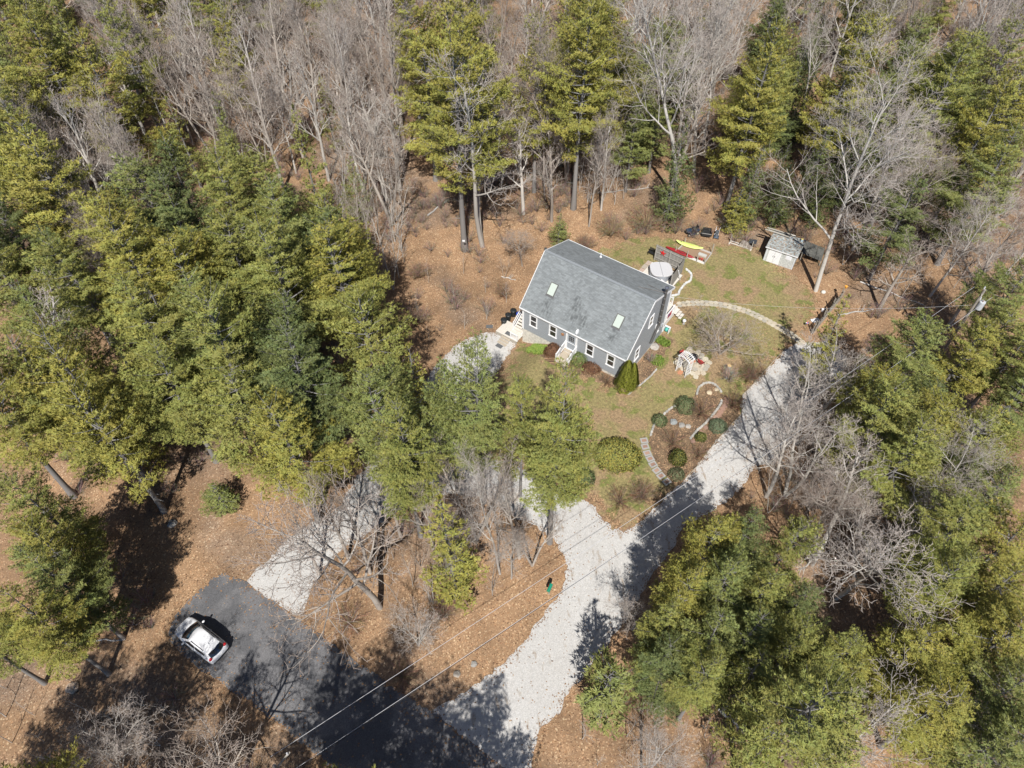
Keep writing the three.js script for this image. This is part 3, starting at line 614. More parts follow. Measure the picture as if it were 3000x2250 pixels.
const TREES = [
[0,3.14,-28,22.2,3.46,2.03,1,0,0,0,0,0],[0,-2.46,-31.86,20.5,3.7,0.95,2,0,0,0,1,0],[1,-8.07,-37.5,14,2.2,4.09,0,0,0,0,2,0],[0,-9.69,-31.41,18,4.16,5.16,2,0,0,0,3,0],[0,-7.67,-28.62,18,3.25,2.3,1,0,0,0,4,0],[0,-4.87,-33.15,16,2.3,5.71,1,4,0,0,5,0],
[0,0.72,-32.5,16,2.3,1.35,1,3,0,0,6,0],[0,4.89,-32.16,13,2.3,0.54,0,5,0,0,7,0],[3,-15.61,-25.2,9,1.8,2.63,1,7,0,0,8,0],[3,-13.5,-26.62,12,2,1.51,1,9,0,0,9,0],[3,-11.5,-25.28,13,2,3.46,1,9,0,0,10,0],[3,-9.34,-28.52,12,2,0.37,1,9,0,0,11,0],
[3,-6.58,-27.45,11,2,3.55,1,9,0,0,12,0],[3,-2.95,-28.3,13,2.2,5.95,1,8,0,0,13,0],[3,0.61,-26.62,12,2,3.96,1,7,0,0,14,0],[3,1.66,-25.92,9,1.6,3.66,1,8,0,0,15,0],[1,-4.44,-23.24,15.5,2.6,0.39,0,1,0,0,16,0],[0,36.13,-32.51,12,3.36,3.68,1,0,0,0,17,0],
[0,35.43,-27.58,12,3.36,6.13,2,0,0,0,18,0],[0,-5.67,-67.08,27.7,6.01,3.5,0,0,0,0,19,0],[0,7.72,-74.36,25,5.32,0.84,0,1,0,0,20,0],[0,2.84,-77.75,23,4.37,2.63,0,4,0,0,21,0],[0,26.76,-73.86,22.7,4.91,0.74,0,2,0,0,22,0],[0,29.25,-76.59,18,3.38,1.94,1,5,0,0,23,0],
[2,26.41,-69.43,6.2,2.4,1.13,0,0,0,0,24,0],[2,5.61,-68.16,4.6,1.6,2.34,2,0,0,0,25,0],[0,38.36,-79.22,21,5.2,3.54,0,3,0,0,26,0],[0,38.71,-81.15,12,3.12,3.89,0,3,0,0,27,0],[2,18.57,-70.14,14,2.6,4.27,3,1,0,0,28,0],[2,27.75,-70.02,11,2.4,4.88,3,1,0,0,29,0],
[2,31.47,-70.26,9,2,3.68,3,1,0,0,30,0],[0,-46.8,-78.09,21,5.2,2.27,0,4,0,0,31,0],[0,-53.76,-81.56,21,5.2,1.56,0,1,0,0,32,0],[0,-46.92,-86.54,20,3.9,4.39,1,1,0,0,33,0],[0,-36.13,-91.45,17,3.6,0.51,0,2,0,0,34,0],[1,-44.12,-82.87,13,2.2,3.3,0,1,0,0,35,0],
[1,-40.24,-78.66,12,2.1,4.58,1,1,0,0,36,0],[1,-35.39,-80.05,12,1.7,3.82,2,0,0,0,37,0],[1,-22.82,-69.83,16,2.3,0.74,1,1,0,0,38,0],[1,-24.03,-86.56,11,1.8,1.04,1,1,0,0,39,0],[2,-18.28,-71.37,9,2,0.95,2,1,0,0,40,0],[0,-44.08,-58.41,21,5.46,2.65,0,5,0,0,41,0],
[2,-24.54,-31.17,4.2,1.8,0.49,2,1,0,0,42,0],[0,-32.97,-34.47,18.5,4.94,2.14,0,2,0,0,43,0],[0,-36.05,-34.96,18,4.16,3.73,1,4,0,0,44,0],[0,-38.39,-32.47,19,4.42,5,0,0,0,0,45,0],[1,-34.18,-27.45,9,1.9,5.27,0,1,0,0,46,0],[0,-29.83,-17.35,14.5,2.8,2.98,0,0,0,0,47,0],
[0,-34.26,-16.66,13,2.64,4.17,1,0,0,0,48,0],[0,-29.69,-19.98,15,2.88,4.59,2,2,0,0,49,0],[1,6.15,-14.55,10,2.8,4.06,2,2,0,0,50,0],[1,29.2,-45.11,12,2,5.16,0,1,0,0,51,0],[1,39.35,-34.98,10,2.4,4.5,0,2,0,0,52,0],[0,15.28,-10.82,19,4.16,2.18,1,3,0,0,53,0],
[3,-10.4,-22.41,19,5.6,0.6,1,0,-0.13,0,54,0],[3,33.89,-58.9,25,6.6,2.23,0,1,0,0,55,0],[3,40.2,-65.95,17,4.5,3.84,0,2,0,0,56,0],[3,43.3,-64.94,15,4.2,3.1,1,1,0,0,57,0],[3,46.25,-58,13,4,4.82,0,1,0,0,58,0],[3,-3.58,-67.94,25,6.2,4.64,0,3,0,0,59,0],
[3,-2.9,-76.78,17,3,2.5,1,6,0,0,60,0],[3,4.19,-76.13,21,3.4,3.12,1,1,0,0,61,0],[3,20.84,-74.53,28,7,2.82,0,4,-0.13,0,62,0],[3,47.61,-103.2,22,5,3.45,0,1,0,0,63,0],[3,41.19,-95.2,17,4,5.15,0,6,0,0,64,0],[3,62.59,-91.84,21,5,3.46,0,5,0,0,65,0],
[3,22.27,-32.42,12,3.4,2.61,0,2,0,0,66,0],[3,23.9,-32.47,13,3.6,2.25,0,3,0,0,67,0],[3,25.64,-23.16,14,5,6.01,0,6,0,0,68,0],[3,33.24,-28.52,12,4,0.95,0,1,0,0,69,0],[3,20.35,-10.91,12,3.2,0.95,0,5,0,0,70,0],[3,29.03,-11.33,9,3,1.47,0,3,0,0,71,0],
[3,8.78,-10.71,8,2.6,5.22,0,1,0,0,72,0],[3,-18.38,-9.6,13.5,3.8,1.65,1,0,0,0,73,0],[3,-24.86,-9.25,11,3.2,0.91,0,4,0,0,74,0],[3,-0.98,-25.2,14,2.6,2.32,0,4,-0.05,0,75,0],[3,-3.85,-24.01,11,2.2,2,0,1,-0.06,0,76,0],[3,-0.04,-24.8,9,2,4.34,0,4,0.06,0,77,0],
[3,-7.06,-19.4,6,1.6,5.97,0,5,0,0,78,0],[3,-32.79,-35.8,6.5,2.8,4.25,1,0,0,0,79,0],[3,21.44,-49.43,5.2,2.9,2.87,1,5,0,0,80,0],[3,9.26,-20.64,6,1.8,5.47,0,6,0,0,81,0],[3,1.21,-65.04,6,2.2,4.27,1,4,0,0,82,0],[3,26.34,-38,11,3.2,2.46,0,3,0,0,83,0],
[3,30.15,-42.36,9,2.6,2.48,0,3,0,0,84,0],[0,46.21,-48.8,13,3.48,0.39,2,0,0,0,85,0],[0,42.59,-40.75,13,3.48,2.77,1,0,0,0,86,0],[0,41.39,-36.64,12,3.48,3.77,2,0,0,0,87,0],[0,35.15,-23.89,12,3.48,3.56,0,4,0,0,88,0],[0,32.61,-20.06,13,3.48,5.96,0,4,0,0,89,0],
[0,31.07,-16.5,13,3.48,0.44,0,1,0,0,90,0],[0,30.13,-13.62,12,3.48,0.93,2,2,0,0,91,0],[0,28.74,-10.41,12,3.48,3.78,2,3,0,0,92,0],[0,-32.63,-25.07,15,3.48,0.77,1,3,0,0,93,0],[0,-31.22,-22.48,13,2.88,6.24,0,3,0,0,94,0],[0,-13.5,-2.6,20,4.42,3.04,3,0,0,0,95,1],
[0,-9.5,-3,21,4.68,0.64,1,2,0,0,95,1],[0,-5.5,-1.2,19,4.42,3.01,1,5,0,0,95,1],[0,-2,-4.2,15,3.36,3.24,1,1,0,0,95,1],[0,-20,-3.5,18,4.16,0.92,2,4,0,0,95,1],[0,-26,-6,19,4.16,4.76,0,2,0,0,95,1],[0,-31,-4,20,4.42,4.37,0,2,0,0,95,1],
[0,-27.04,-57.45,17.7,4.75,3.85,1,1,0,0,96,2],[0,-16.07,-34.78,18.7,4.43,2.23,3,0,0,0,97,2],[0,-20.96,-52.83,19,5.01,6,2,2,0,0,98,2],[0,-33.74,-62.04,17.4,4.2,3.92,3,4,0,0,99,2],[0,-15.23,-47.68,18.3,5.1,5.24,0,0,0,0,100,2],[0,-11.83,-40.91,16.8,4.43,0.13,1,5,0,0,101,2],
[0,-19.88,-45.89,19.7,4.67,5.19,1,1,0,0,102,2],[0,-35.02,-57.83,17.5,5.05,1.63,2,3,0,0,103,2],[0,-32,-46.5,19.4,5.07,4.87,0,1,0,0,104,2],[0,-27.76,-46.2,17.8,5.08,5.55,0,0,0,0,105,2],[0,-22.02,-37,19.6,4.68,4.35,1,3,0,0,106,2],[0,-24.8,-50.07,17,4.18,2.69,1,1,0,0,107,2],
[0,-18.26,-40.8,15.7,4.79,1.38,3,0,0,0,108,2],[0,-30.93,-53.81,18.6,4.18,2.77,3,0,0,0,109,2],[0,-29.15,-65.29,15.4,4.12,0.42,1,0,0,0,110,2],[0,-22.87,-56.85,15.5,4.01,1.14,0,2,0,0,111,2],[0,-24.81,-40.87,18.3,4.93,6.09,2,2,0,0,112,2],[0,-17.76,-56.33,15.4,4.13,1.45,1,5,0,0,113,2],
[0,-29.15,-40.35,18.5,4.95,4.45,1,2,0,0,114,2],[0,-20.37,-33.08,16.1,4.13,2.42,1,5,0,0,115,2],[0,-34.96,-50.29,19.1,5.06,2.36,0,3,0,0,116,2],[0,-26.89,-36.15,15.4,4.05,1.55,1,0,0,0,117,2],[0,-25.31,-61.93,15.4,4.51,0.61,1,3,0,0,118,2],[0,-16.4,-51.85,16.7,4.64,1.32,3,5,0,0,119,2],
[0,-16.47,-30.01,16.4,4.23,5.73,0,1,0,0,120,2],[0,-38.27,-40.92,17.5,3.75,4.81,2,4,0,0,121,3],[0,-41.63,-50.7,15.2,3.71,5.17,3,4,0,0,122,3],[0,-49.91,-62.5,15.2,4.51,2.19,0,3,0,0,123,3],[0,-38.36,-47.11,16.8,4.29,1.43,1,3,0,0,124,3],[0,-51.8,-68.13,19.7,4.27,1.57,1,0,0,0,125,3],
[0,-54.83,-73.6,19.3,5.29,2.75,0,5,0,0,126,3],[0,-29.99,-30.96,17.3,3.91,0.68,0,5,0,0,127,3],[0,13.4,-22.4,14,2.71,4.59,0,0,0,0,128,4],[0,16,-23.33,13.6,2.48,3.81,3,2,0,0,129,4],[0,18.84,-22.62,13.1,2.37,3.27,1,3,0,0,130,4],[0,11.59,-19.51,13.1,2.43,5.73,0,0,0,0,131,4],
[0,13.67,-19.43,14.4,2.81,5.03,2,0,0,0,132,4],[0,16.14,-19,13.9,2.72,4.95,1,2,0,0,133,4],[0,18.72,-18.77,12.3,2.4,4.79,3,2,0,0,134,4],[0,10.08,-17.74,11.8,2.31,3.42,1,2,0,0,135,4],[0,12.6,-16.54,13.5,2.76,4.99,2,4,0,0,136,4],[0,14.77,-16.53,13.7,2.56,2.31,2,4,0,0,137,4],
[0,17.77,-16.2,12.4,2.33,5.89,1,3,0,0,138,4],[0,20.22,-15.42,12.6,2.68,1.37,1,0,0,0,139,4],[0,9.94,-15.77,10.2,2.87,3.86,3,1,0,0,140,4],[0,11.84,-14.22,12.5,2.45,6.03,1,0,0,0,141,4],[0,15.04,-14.77,11.5,2.88,4.12,1,4,0,0,142,4],[0,21.19,-14.84,10.2,2.74,0.46,0,0,0,0,143,4],
[0,38.16,-40.31,13.8,3.19,1.6,0,3,0,0,144,5],[0,32.86,-33.02,12.2,3.79,5.41,0,3,0,0,145,5],[0,29.38,-30.12,14,3.72,3.92,1,1,0,0,146,5],[0,28.24,-33.48,14.4,3.98,1.79,1,3,0,0,147,5],[0,34.07,-36.56,10.5,3.6,0.59,3,0,0,0,148,5],[0,30.14,-37.33,11.2,3.37,0.45,0,1,0,0,149,5],
[0,34.29,-41.32,13.1,4.08,0.69,2,3,0,0,150,5],[0,43.42,-44.21,11.4,3.83,3.33,1,5,0,0,151,5],[0,25.66,-16.15,11.1,3.2,3.29,0,1,0,0,152,6],[0,30.7,-24.04,13,3.72,0.29,1,3,0,0,153,6],[0,28.28,-20.02,14,3.05,5.87,1,0,0,0,154,6],[0,25.6,-12.47,11.6,3.28,0.94,0,1,0,0,155,6],
[0,52.34,-80.74,18.5,4.89,0.42,2,2,0,0,156,7],[0,54.65,-73.88,18.3,5.08,4.11,0,1,0,0,157,7],[0,50.58,-69.94,19.2,4.49,4.31,0,4,0,0,158,7],[0,57.91,-83.56,19.4,5.39,1.83,1,4,0,0,159,7],[0,49.15,-63.43,17.2,4.89,1.14,2,2,0,0,160,7],[0,47.22,-74.13,21.8,5.01,5.26,1,0,0,0,161,7],
[0,14.59,-77.65,12.2,3.13,0.91,2,4,0,0,162,8],[0,17.19,-88.34,9.5,3.76,6.18,2,4,0,0,163,8],[0,17.74,-93.69,11.3,3.33,5.43,2,5,0,0,164,8],[0,20.17,-102.13,11.4,2.93,4.61,2,1,0,0,165,8],[0,22.27,-97.15,12.8,3.44,6.11,2,5,0,0,166,8],[0,18.13,-81.88,9.4,3.49,2.07,2,5,0,0,167,8],
[0,22.13,-90.56,12,3.69,2.77,2,3,0,0,168,8],[0,15.71,-98.91,11.5,3.05,4.94,2,2,0,0,169,8],[0,23.15,-107.22,10.4,3.02,1.07,2,2,0,0,170,8],[0,34.48,-97.56,15.5,3.9,5.05,3,0,0,0,171,9],[0,32.16,-81.21,11.2,4.19,5.55,3,0,0,0,172,9],[0,34.54,-89.39,15.7,3.55,1.57,1,2,0,0,173,9],
[0,37.02,-101.46,11.2,4.11,5.87,1,4,0,0,174,9],[0,30.24,-85.73,13,3.64,5.83,0,1,0,0,175,9],[0,43.39,-78.04,15,4.67,0.17,2,3,0,0,176,10],[0,50.4,-90.22,13.8,4.32,3.77,3,1,0,0,177,10],[0,53,-94.74,14.6,4.59,4.86,2,1,0,0,178,10],[0,47.91,-83.73,15.9,4.36,4.97,1,2,0,0,179,10],
[0,43.62,-70.37,14.4,4.3,1.3,2,2,0,0,180,10],[0,40.4,-60.76,13.7,3.84,4.36,3,4,0,0,181,10],[0,53.53,-85.99,16.5,4.25,3.48,0,0,0,0,182,10],[2,41.36,-100.42,12.6,2.65,3.13,3,1,0,0,183,11],[2,38.68,-106.34,11.4,2.29,1.13,3,1,0,0,184,11],[2,43.15,-87.33,9.6,2.87,3.76,3,0,0,0,185,11],
[2,46.75,-109.8,9.6,2.78,1.96,3,0,0,0,186,11],[2,48.35,-98.05,11.6,2.72,2.71,3,1,0,0,187,11],[2,45.93,-90.97,9.1,2.3,5.09,3,0,0,0,188,11],[2,39.76,-111.02,12.8,2.75,3.54,3,0,0,0,189,11],[2,43.82,-105.66,11.3,2.49,5.09,3,1,0,0,190,11],[2,40.27,-73.56,12.1,2.42,0.36,3,1,0,0,191,11],
[2,39.54,-90.54,9.2,2.85,0.05,3,1,0,0,192,11],[2,43.02,-82.54,12.6,2.43,4.76,3,1,0,0,193,11],[2,32.81,-75.67,8.2,1.88,1.38,3,0,0,0,194,12],[2,36.44,-85.51,7.7,2.06,5.28,3,0,0,0,195,12],[2,36.48,-71.27,8,2.37,0.49,3,0,0,0,196,12],[2,36.66,-75.32,9.7,2.26,1.7,3,1,0,0,197,12],
[0,-9.96,-80.2,19,5.33,1.88,0,3,0,0,198,13],[0,-12.33,-87.77,20.4,4.95,4.63,0,0,0,0,199,13],[0,-6.09,-88.64,23.5,4.66,1.93,0,3,0,0,200,13],[0,-5.61,-83.59,19.9,4.99,1.28,0,4,0,0,201,13],[0,11.32,-82.12,20.4,4.71,3.59,0,2,0,0,202,14],[0,6.43,-83.66,18.3,5.19,2.73,0,3,0,0,203,14],
[0,12.04,-88.56,20.7,5.05,2.16,0,1,0,0,204,14],[0,6.76,-88.71,19.8,4.68,0.01,0,4,0,0,205,14],[3,-43.34,-70.28,16.5,2.84,2.33,2,3,0,0,206,15],[3,-50.98,-74.04,12.1,2.44,5.96,1,8,0,0,207,15],[3,-42.84,-61.04,16.2,2.79,4.73,1,7,0,0,208,15],[3,-47.47,-72.41,16.1,3.39,3.18,0,8,0,0,209,15],
[3,-40.79,-63.38,12.4,3.13,3.49,1,7,0,0,210,15],[3,-40.63,-67.18,17.4,2.97,2.21,1,8,0,0,211,15],[3,-55.44,-78.41,14.1,2.75,4.86,0,5,0,0,212,15],[3,-44.64,-66.2,12.7,2.97,3.89,3,8,0,0,213,15],[3,-47.74,-68.61,17.6,3.22,0.73,0,7,0,0,214,15],[3,-53.47,-76.07,13.4,3.16,4.83,1,9,0,0,215,15],
[3,-44.52,-72.9,14,3.16,3.43,0,7,0,0,216,15],[3,-50.29,-78.19,13.8,2.95,0.3,3,9,0,0,217,15],[3,-48.41,-65.43,12.9,3.59,3.71,0,1,0,0,218,15],[3,-46.4,-75.17,12.2,3.07,3.86,3,0,0,0,219,15],[3,-50.11,-70.87,16.4,2.86,0.07,3,6,0,0,220,15],[3,-53.01,-71,17.3,2.47,3.34,2,7,0,0,221,15],
[3,-52.19,-98.17,15.2,3.09,1.01,1,9,0,0,222,16],[3,-46.88,-95.85,16.9,2.7,4.18,2,8,0,0,223,16],[3,-44.13,-88.59,15.3,2.62,5.25,1,2,0,0,224,16],[3,-39.99,-96.9,14.3,3.69,4.41,3,8,0,0,225,16],[3,-33.38,-87.78,16.1,3.81,2.26,2,7,0,0,226,16],[3,-32.74,-83,14.6,3.82,2.78,1,5,0,0,227,16],
[3,-58.43,-103.25,15.2,2.83,4.61,3,1,0,0,228,16],[3,-41.81,-93.24,13.1,3.23,4.65,0,9,0,0,229,16],[3,-48.54,-100.58,14.6,2.95,0.57,2,8,0,0,230,16],[3,-39.39,-86.66,16,3.73,4.02,3,7,0,0,231,16],[3,-50.43,-89.22,13.3,3.4,6.12,0,9,0,0,232,16],[3,-30.79,-90.35,12.3,3.87,0.75,2,7,0,0,233,16],
[3,-49.31,-93.26,17.7,3.65,5.34,0,0,0,0,234,16],[3,-35.91,-96.03,17.7,2.91,3.75,1,7,0,0,235,16],[3,-55.24,-100.03,13.5,3.52,0.96,3,7,0,0,236,16],[3,-29.39,-78.11,15.2,3.22,0.58,1,9,0,0,237,16],[3,-53.49,-93.22,17.6,3.4,0.57,1,7,0,0,238,16],[3,-28.33,-85.33,15.5,3.05,3.52,1,7,0,0,239,16],
[3,-39.05,-82.86,17,3.18,2.59,1,8,0,0,240,16],[3,-51.57,-101.97,12.1,3.17,3.71,1,2,0,0,241,16],[3,-36.36,-84.93,12.6,3.24,3.57,0,3,0,0,242,16],[3,-43.62,-96.71,16.6,3.22,1.68,2,7,0,0,243,16],[3,-43.55,-100.98,15.2,3.58,3.95,0,8,0,0,244,16],[3,-28.55,-81.71,13.4,3.55,1.67,2,1,0,0,245,16],
[3,-47.33,-103.97,16.3,2.97,0.03,3,9,0,0,246,16],[3,-39.48,-90.36,15.5,3.35,1.62,1,7,0,0,247,16],[3,-46.11,-92.09,17.4,2.9,6.2,1,6,0,0,248,16],[3,-31.31,-106.26,18.5,3.07,5.15,3,4,0,0,249,17],[3,-17.43,-84.3,13.5,3.72,4.55,0,7,0,0,250,17],[3,-23.73,-106.65,13.5,2.69,3.5,0,6,0,0,251,17],
[3,-20.23,-106.32,18.7,3.68,0.99,2,8,0,0,252,17],[3,-31.26,-98.72,16.5,3.1,4.26,1,9,0,0,253,17],[3,-14.47,-78,13,3.88,3.94,0,9,0,0,254,17],[3,-34,-100.63,14.4,2.78,3.16,2,1,0,0,255,17],[3,-16.39,-88.37,12.8,3.83,2.19,1,1,0,0,256,17],[3,-24.61,-98.67,13.6,3.28,3.21,0,9,0,0,257,17],
[3,-35.84,-107.93,18.6,2.62,1.35,2,7,0,0,258,17],[3,-19.2,-93.26,18.1,3.23,3.89,1,9,0,0,259,17],[3,-23.94,-80.01,16.7,2.74,3.59,0,9,0,0,260,17],[3,-27.75,-102.6,18,2.69,3.02,0,8,0,0,261,17],[3,-19.03,-100.94,18.7,3.24,1.86,0,9,0,0,262,17],[3,-32.54,-95.62,16.9,3.67,1.79,1,7,0,0,263,17],
[3,-27,-93.52,17.8,3.01,3.27,1,9,0,0,264,17],[3,-14.74,-70.79,17.2,3.32,2.46,1,8,0,0,265,17],[3,-23.81,-91.75,13.8,3.8,4.94,3,8,0,0,266,17],[3,-16.62,-96.71,17.5,3.57,5.02,1,8,0,0,267,17],[3,-19.85,-82.04,17.8,3.47,3.78,0,0,0,0,268,17],[3,-20.23,-86.12,18.3,3.27,3.62,1,7,0,0,269,17],
[3,-22.77,-102.13,12.1,3.65,5.75,1,9,0,0,270,17],[3,-27.03,-89.77,15.9,3.09,1.19,3,7,0,0,271,17],[3,-20.95,-98.1,15.2,3.05,4.53,1,2,0,0,272,17],[3,-20.81,-90.14,18.6,3.12,4.47,3,6,0,0,273,17],[3,-15.9,-74.14,12.7,3.54,2.08,2,3,0,0,274,17],[3,-27.17,-108.38,14.4,3.95,1.83,1,8,0,0,275,17],
[3,-18.92,-77.06,13.3,3.57,5.21,2,8,0,0,276,17],[3,-34.87,-104.44,15.9,2.64,0.65,2,8,0,0,277,17],[3,-15.78,-93.21,18,3.18,3.23,1,9,0,0,278,17],[3,-28.03,-97.58,12.1,3.06,3.78,3,7,0,0,279,17],[3,-23.04,-95.22,16.4,3.08,0.2,1,7,0,0,280,17],[3,-14.33,-82.34,19,3.37,4.8,3,9,0,0,281,17],
[3,3.08,-84.94,12.8,2.9,1.31,0,9,0,0,282,18],[3,1.62,-81.18,16.7,3.17,1.35,1,5,0,0,283,18],[3,7.07,-79.45,14.9,2.86,1.2,2,8,0,0,284,18],[3,4.22,-95.89,13.3,3.25,3.79,3,9,0,0,285,18],[3,-2.58,-99.75,12.2,2.72,2.73,1,7,0,0,286,18],[3,-1.21,-93.62,13.7,3.11,0.94,3,7,0,0,287,18],
[3,4.63,-91.26,12.3,3.28,5.57,1,9,0,0,288,18],[3,1.97,-103.65,12.2,2.47,3.92,0,9,0,0,289,18],[3,11.18,-73.92,13.4,2.66,1.88,0,2,0,0,290,18],[3,9.46,-70.99,15,2.51,0.72,1,0,0,0,291,18],[3,0.19,-86.71,12.1,3.04,5.23,1,6,0,0,292,18],[3,1.42,-73.6,12,3.03,2.54,2,7,0,0,293,18],
[3,4.92,-72.19,14.9,3.01,1.44,1,8,0,0,294,18],[3,-2.41,-103.65,16.4,3.18,5.77,1,5,0,0,295,18],[3,24.03,-82,14.2,3.23,3.49,0,7,0,0,296,19],[3,16.27,-105.4,20,4.35,0.75,0,7,0,0,297,19],[3,24.24,-102.45,16.1,3.41,1.37,1,9,0,0,298,19],[3,25.18,-93.66,19.9,4.28,4.29,0,8,0,0,299,19],
[3,27.68,-98.39,18.4,4.19,5.98,0,5,0,0,300,19],[3,30.27,-102.4,16.4,3.8,2.66,1,7,0,0,301,19],[3,26.16,-87.47,19.9,4.48,2.06,2,4,0,0,302,19],[3,14.74,-84.69,16.6,4.2,3.21,1,7,0,0,303,19],[3,22.24,-86.12,15.7,3.2,0.25,0,9,0,0,304,19],[3,27.42,-105.76,17.3,3.7,1.92,1,8,0,0,305,19],
[3,20.72,-78.65,14.7,4.3,5.72,1,7,0,0,306,19],[3,57.34,-93.52,15,3.4,5.93,2,8,0,0,307,20],[3,62.17,-100.96,14,3.08,0.87,2,7,0,0,308,20],[3,67.22,-102.2,15.1,3.68,5.85,1,3,0,0,309,20],[3,64.32,-96.33,19.1,3.04,1.77,1,7,0,0,310,20],[3,56.25,-100.53,19.7,3.75,2.53,1,4,0,0,311,20],
[3,51.52,-101.64,19.5,3.93,4.46,0,1,0,0,312,20],[3,46.63,-53.59,10.8,2.48,1.39,1,9,0,0,313,21],[3,39.95,-55.88,9.8,3.03,3.59,3,9,0,0,314,21],[3,54.6,-65.37,13.2,2.8,2.1,3,7,0,0,315,21],[3,52.25,-60.07,8.6,2.93,4.19,1,9,0,0,316,21],[3,50.81,-56.09,10.9,2.58,5.91,0,2,0,0,317,21],
[3,57.46,-70.45,13.7,2.53,5.05,1,9,0,0,318,21],[3,24.55,-26.05,11.3,3.57,0.83,2,8,0,0,319,22],[3,27.47,-25.78,8.3,3.07,3.95,0,6,0,0,320,22],[3,26.91,-31.25,9.9,3.13,5.88,1,9,0,0,321,22],[3,30.65,-27.24,8.6,3.78,2.82,2,9,0,0,322,22],[3,25.63,-28.81,9.5,3.25,3.74,1,4,0,0,323,22],
[4,-16.25,-68.96,9.6,0.86,6.21,3,1,0,0,324,23],[4,-16.9,-72.69,10,1.08,3.87,0,0,0,0,324,23],[4,-15.26,-86.12,7.1,1.19,3.94,1,2,0,0,324,23],[4,-17.57,-64.45,10,1.18,1.19,1,1,0,0,324,23],[4,-21.82,-78.36,7.9,1.01,4.75,3,4,0,0,324,23],[4,-15.59,-61.74,7.1,1.22,3.94,1,4,0,0,324,23],
[4,-15.1,-76.51,8.4,0.81,0.06,1,0,0,0,324,23],[4,-20.59,-83.61,7.4,1.21,1.17,3,0,0,0,324,23],[4,-21.66,-85.78,8.4,1.06,4.38,0,1,0,0,324,23],[4,-18.93,-65.59,9,0.88,3.7,0,0,0,0,324,23],[4,-22.56,-83.81,9.3,0.95,0.05,2,1,0,0,324,23],[4,-17.86,-74.26,9.9,1.15,4.37,3,3,0,0,324,23],
[4,-18.9,-68.77,7.7,1.07,3.86,1,4,0,0,324,23],[4,-21.36,-69.95,7.6,1.1,0.22,1,1,0,0,324,23],[4,-13.11,-66.15,8.9,1.17,1.81,0,1,0,0,324,23],[4,-18.44,-81.94,8.2,1.02,5.58,2,0,0,0,324,23],[4,-12.6,-64.26,6.3,0.92,5.34,0,1,0,0,324,23],[4,-18.76,-83.71,7.9,1.19,1.41,0,2,0,0,324,23],
[4,-20.14,-79.11,8.3,0.86,2.72,3,1,0,0,324,23],[4,-19.92,-69.93,7.6,0.93,3.95,1,2,0,0,324,23],[4,-15.7,-80.17,9.1,1,4.28,1,0,0,0,324,23],[4,-15.86,-65.28,7.9,0.93,4.64,1,1,0,0,324,23],[4,-21.76,-72.47,7.2,0.91,3.23,3,0,0,0,324,23],[4,-17.84,-67.53,8.9,1.02,2.28,3,4,0,0,324,23],
[4,-15.55,-66.87,8.2,0.94,4.95,3,1,0,0,324,23],[4,-20.21,-71.52,8.8,0.86,6.21,0,4,0,0,324,23],[4,-13.41,-59.79,8.4,1.08,1.38,2,1,0,0,324,23],[4,-22,-80.1,8.1,1.05,3.95,3,3,0,0,324,23],[4,-21.36,-73.84,7.7,0.81,2.89,1,0,0,0,324,23],[4,-14.42,-62.81,8.2,1.23,4.54,0,2,0,0,324,23],
[4,-13.98,-67.74,8.9,1.05,5.11,2,0,0,0,324,23],[4,-12.95,-61.69,8,0.98,3.34,0,3,0,0,324,23],[4,-15.06,-84.54,8.6,0.99,4.78,1,3,0,0,324,23],[4,-17.29,-79.78,9.7,0.84,1.36,3,2,0,0,324,23],[4,-20.04,-75.58,7,0.85,6.23,0,2,0,0,324,23],[4,-13.57,-73.06,8.6,1.15,3.75,2,3,0,0,324,23],
[4,-14.82,-59.65,7.6,1.11,3.24,1,4,0,0,324,23],[4,-17.97,-62.45,7,1,2.96,2,2,0,0,324,23],[4,-16.67,-76.16,9.3,0.9,3.29,2,1,0,0,324,23],[4,-17.55,-69.56,8.3,0.98,4.84,2,2,0,0,324,23],[4,-16.12,-63.49,8.4,0.94,4.31,1,0,0,0,324,23],[4,-21.89,-81.65,6.5,1.1,0.5,2,1,0,0,324,23],
[4,-21.55,-76.5,9.4,1.2,0.69,0,4,0,0,324,23],[4,-13.89,-69.2,8.6,0.81,6.05,2,4,0,0,324,23],[4,8.2,-80.81,5.8,0.97,4,2,3,0,0,325,24],[4,12.36,-77.55,6.8,1.15,0.15,2,4,0,0,325,24],[4,12.33,-80.99,6.1,1.07,1.77,0,3,0,0,325,24],[4,15.16,-82.57,7.1,0.83,6.15,1,2,0,0,325,24],
[4,9.56,-73.23,6.1,0.87,4.95,0,3,0,0,325,24],[4,9.57,-75.51,7.1,1.22,3.04,2,0,0,0,325,24],[4,10.57,-79.52,5.8,1.09,6.17,0,3,0,0,325,24],[4,10.66,-77.31,7.8,0.97,1.09,0,1,0,0,325,24],[4,14.62,-79.99,6.8,1.08,0.85,1,3,0,0,325,24],[4,8.69,-77.77,5.8,0.86,5.35,0,1,0,0,325,24],
[4,13.35,-83.08,7.9,0.94,3.46,0,0,0,0,325,24],[4,13.17,-79.03,5.2,0.82,5.34,0,3,0,0,325,24],[4,11.53,-75.64,5,1.12,0.83,1,4,0,0,325,24],[4,12.94,-74.99,5.7,1.08,1.51,0,3,0,0,325,24],[4,9.57,-81.94,5.2,1.23,0.48,2,3,0,0,325,24],[4,13.89,-81.37,5.6,1.03,1.74,1,4,0,0,325,24],
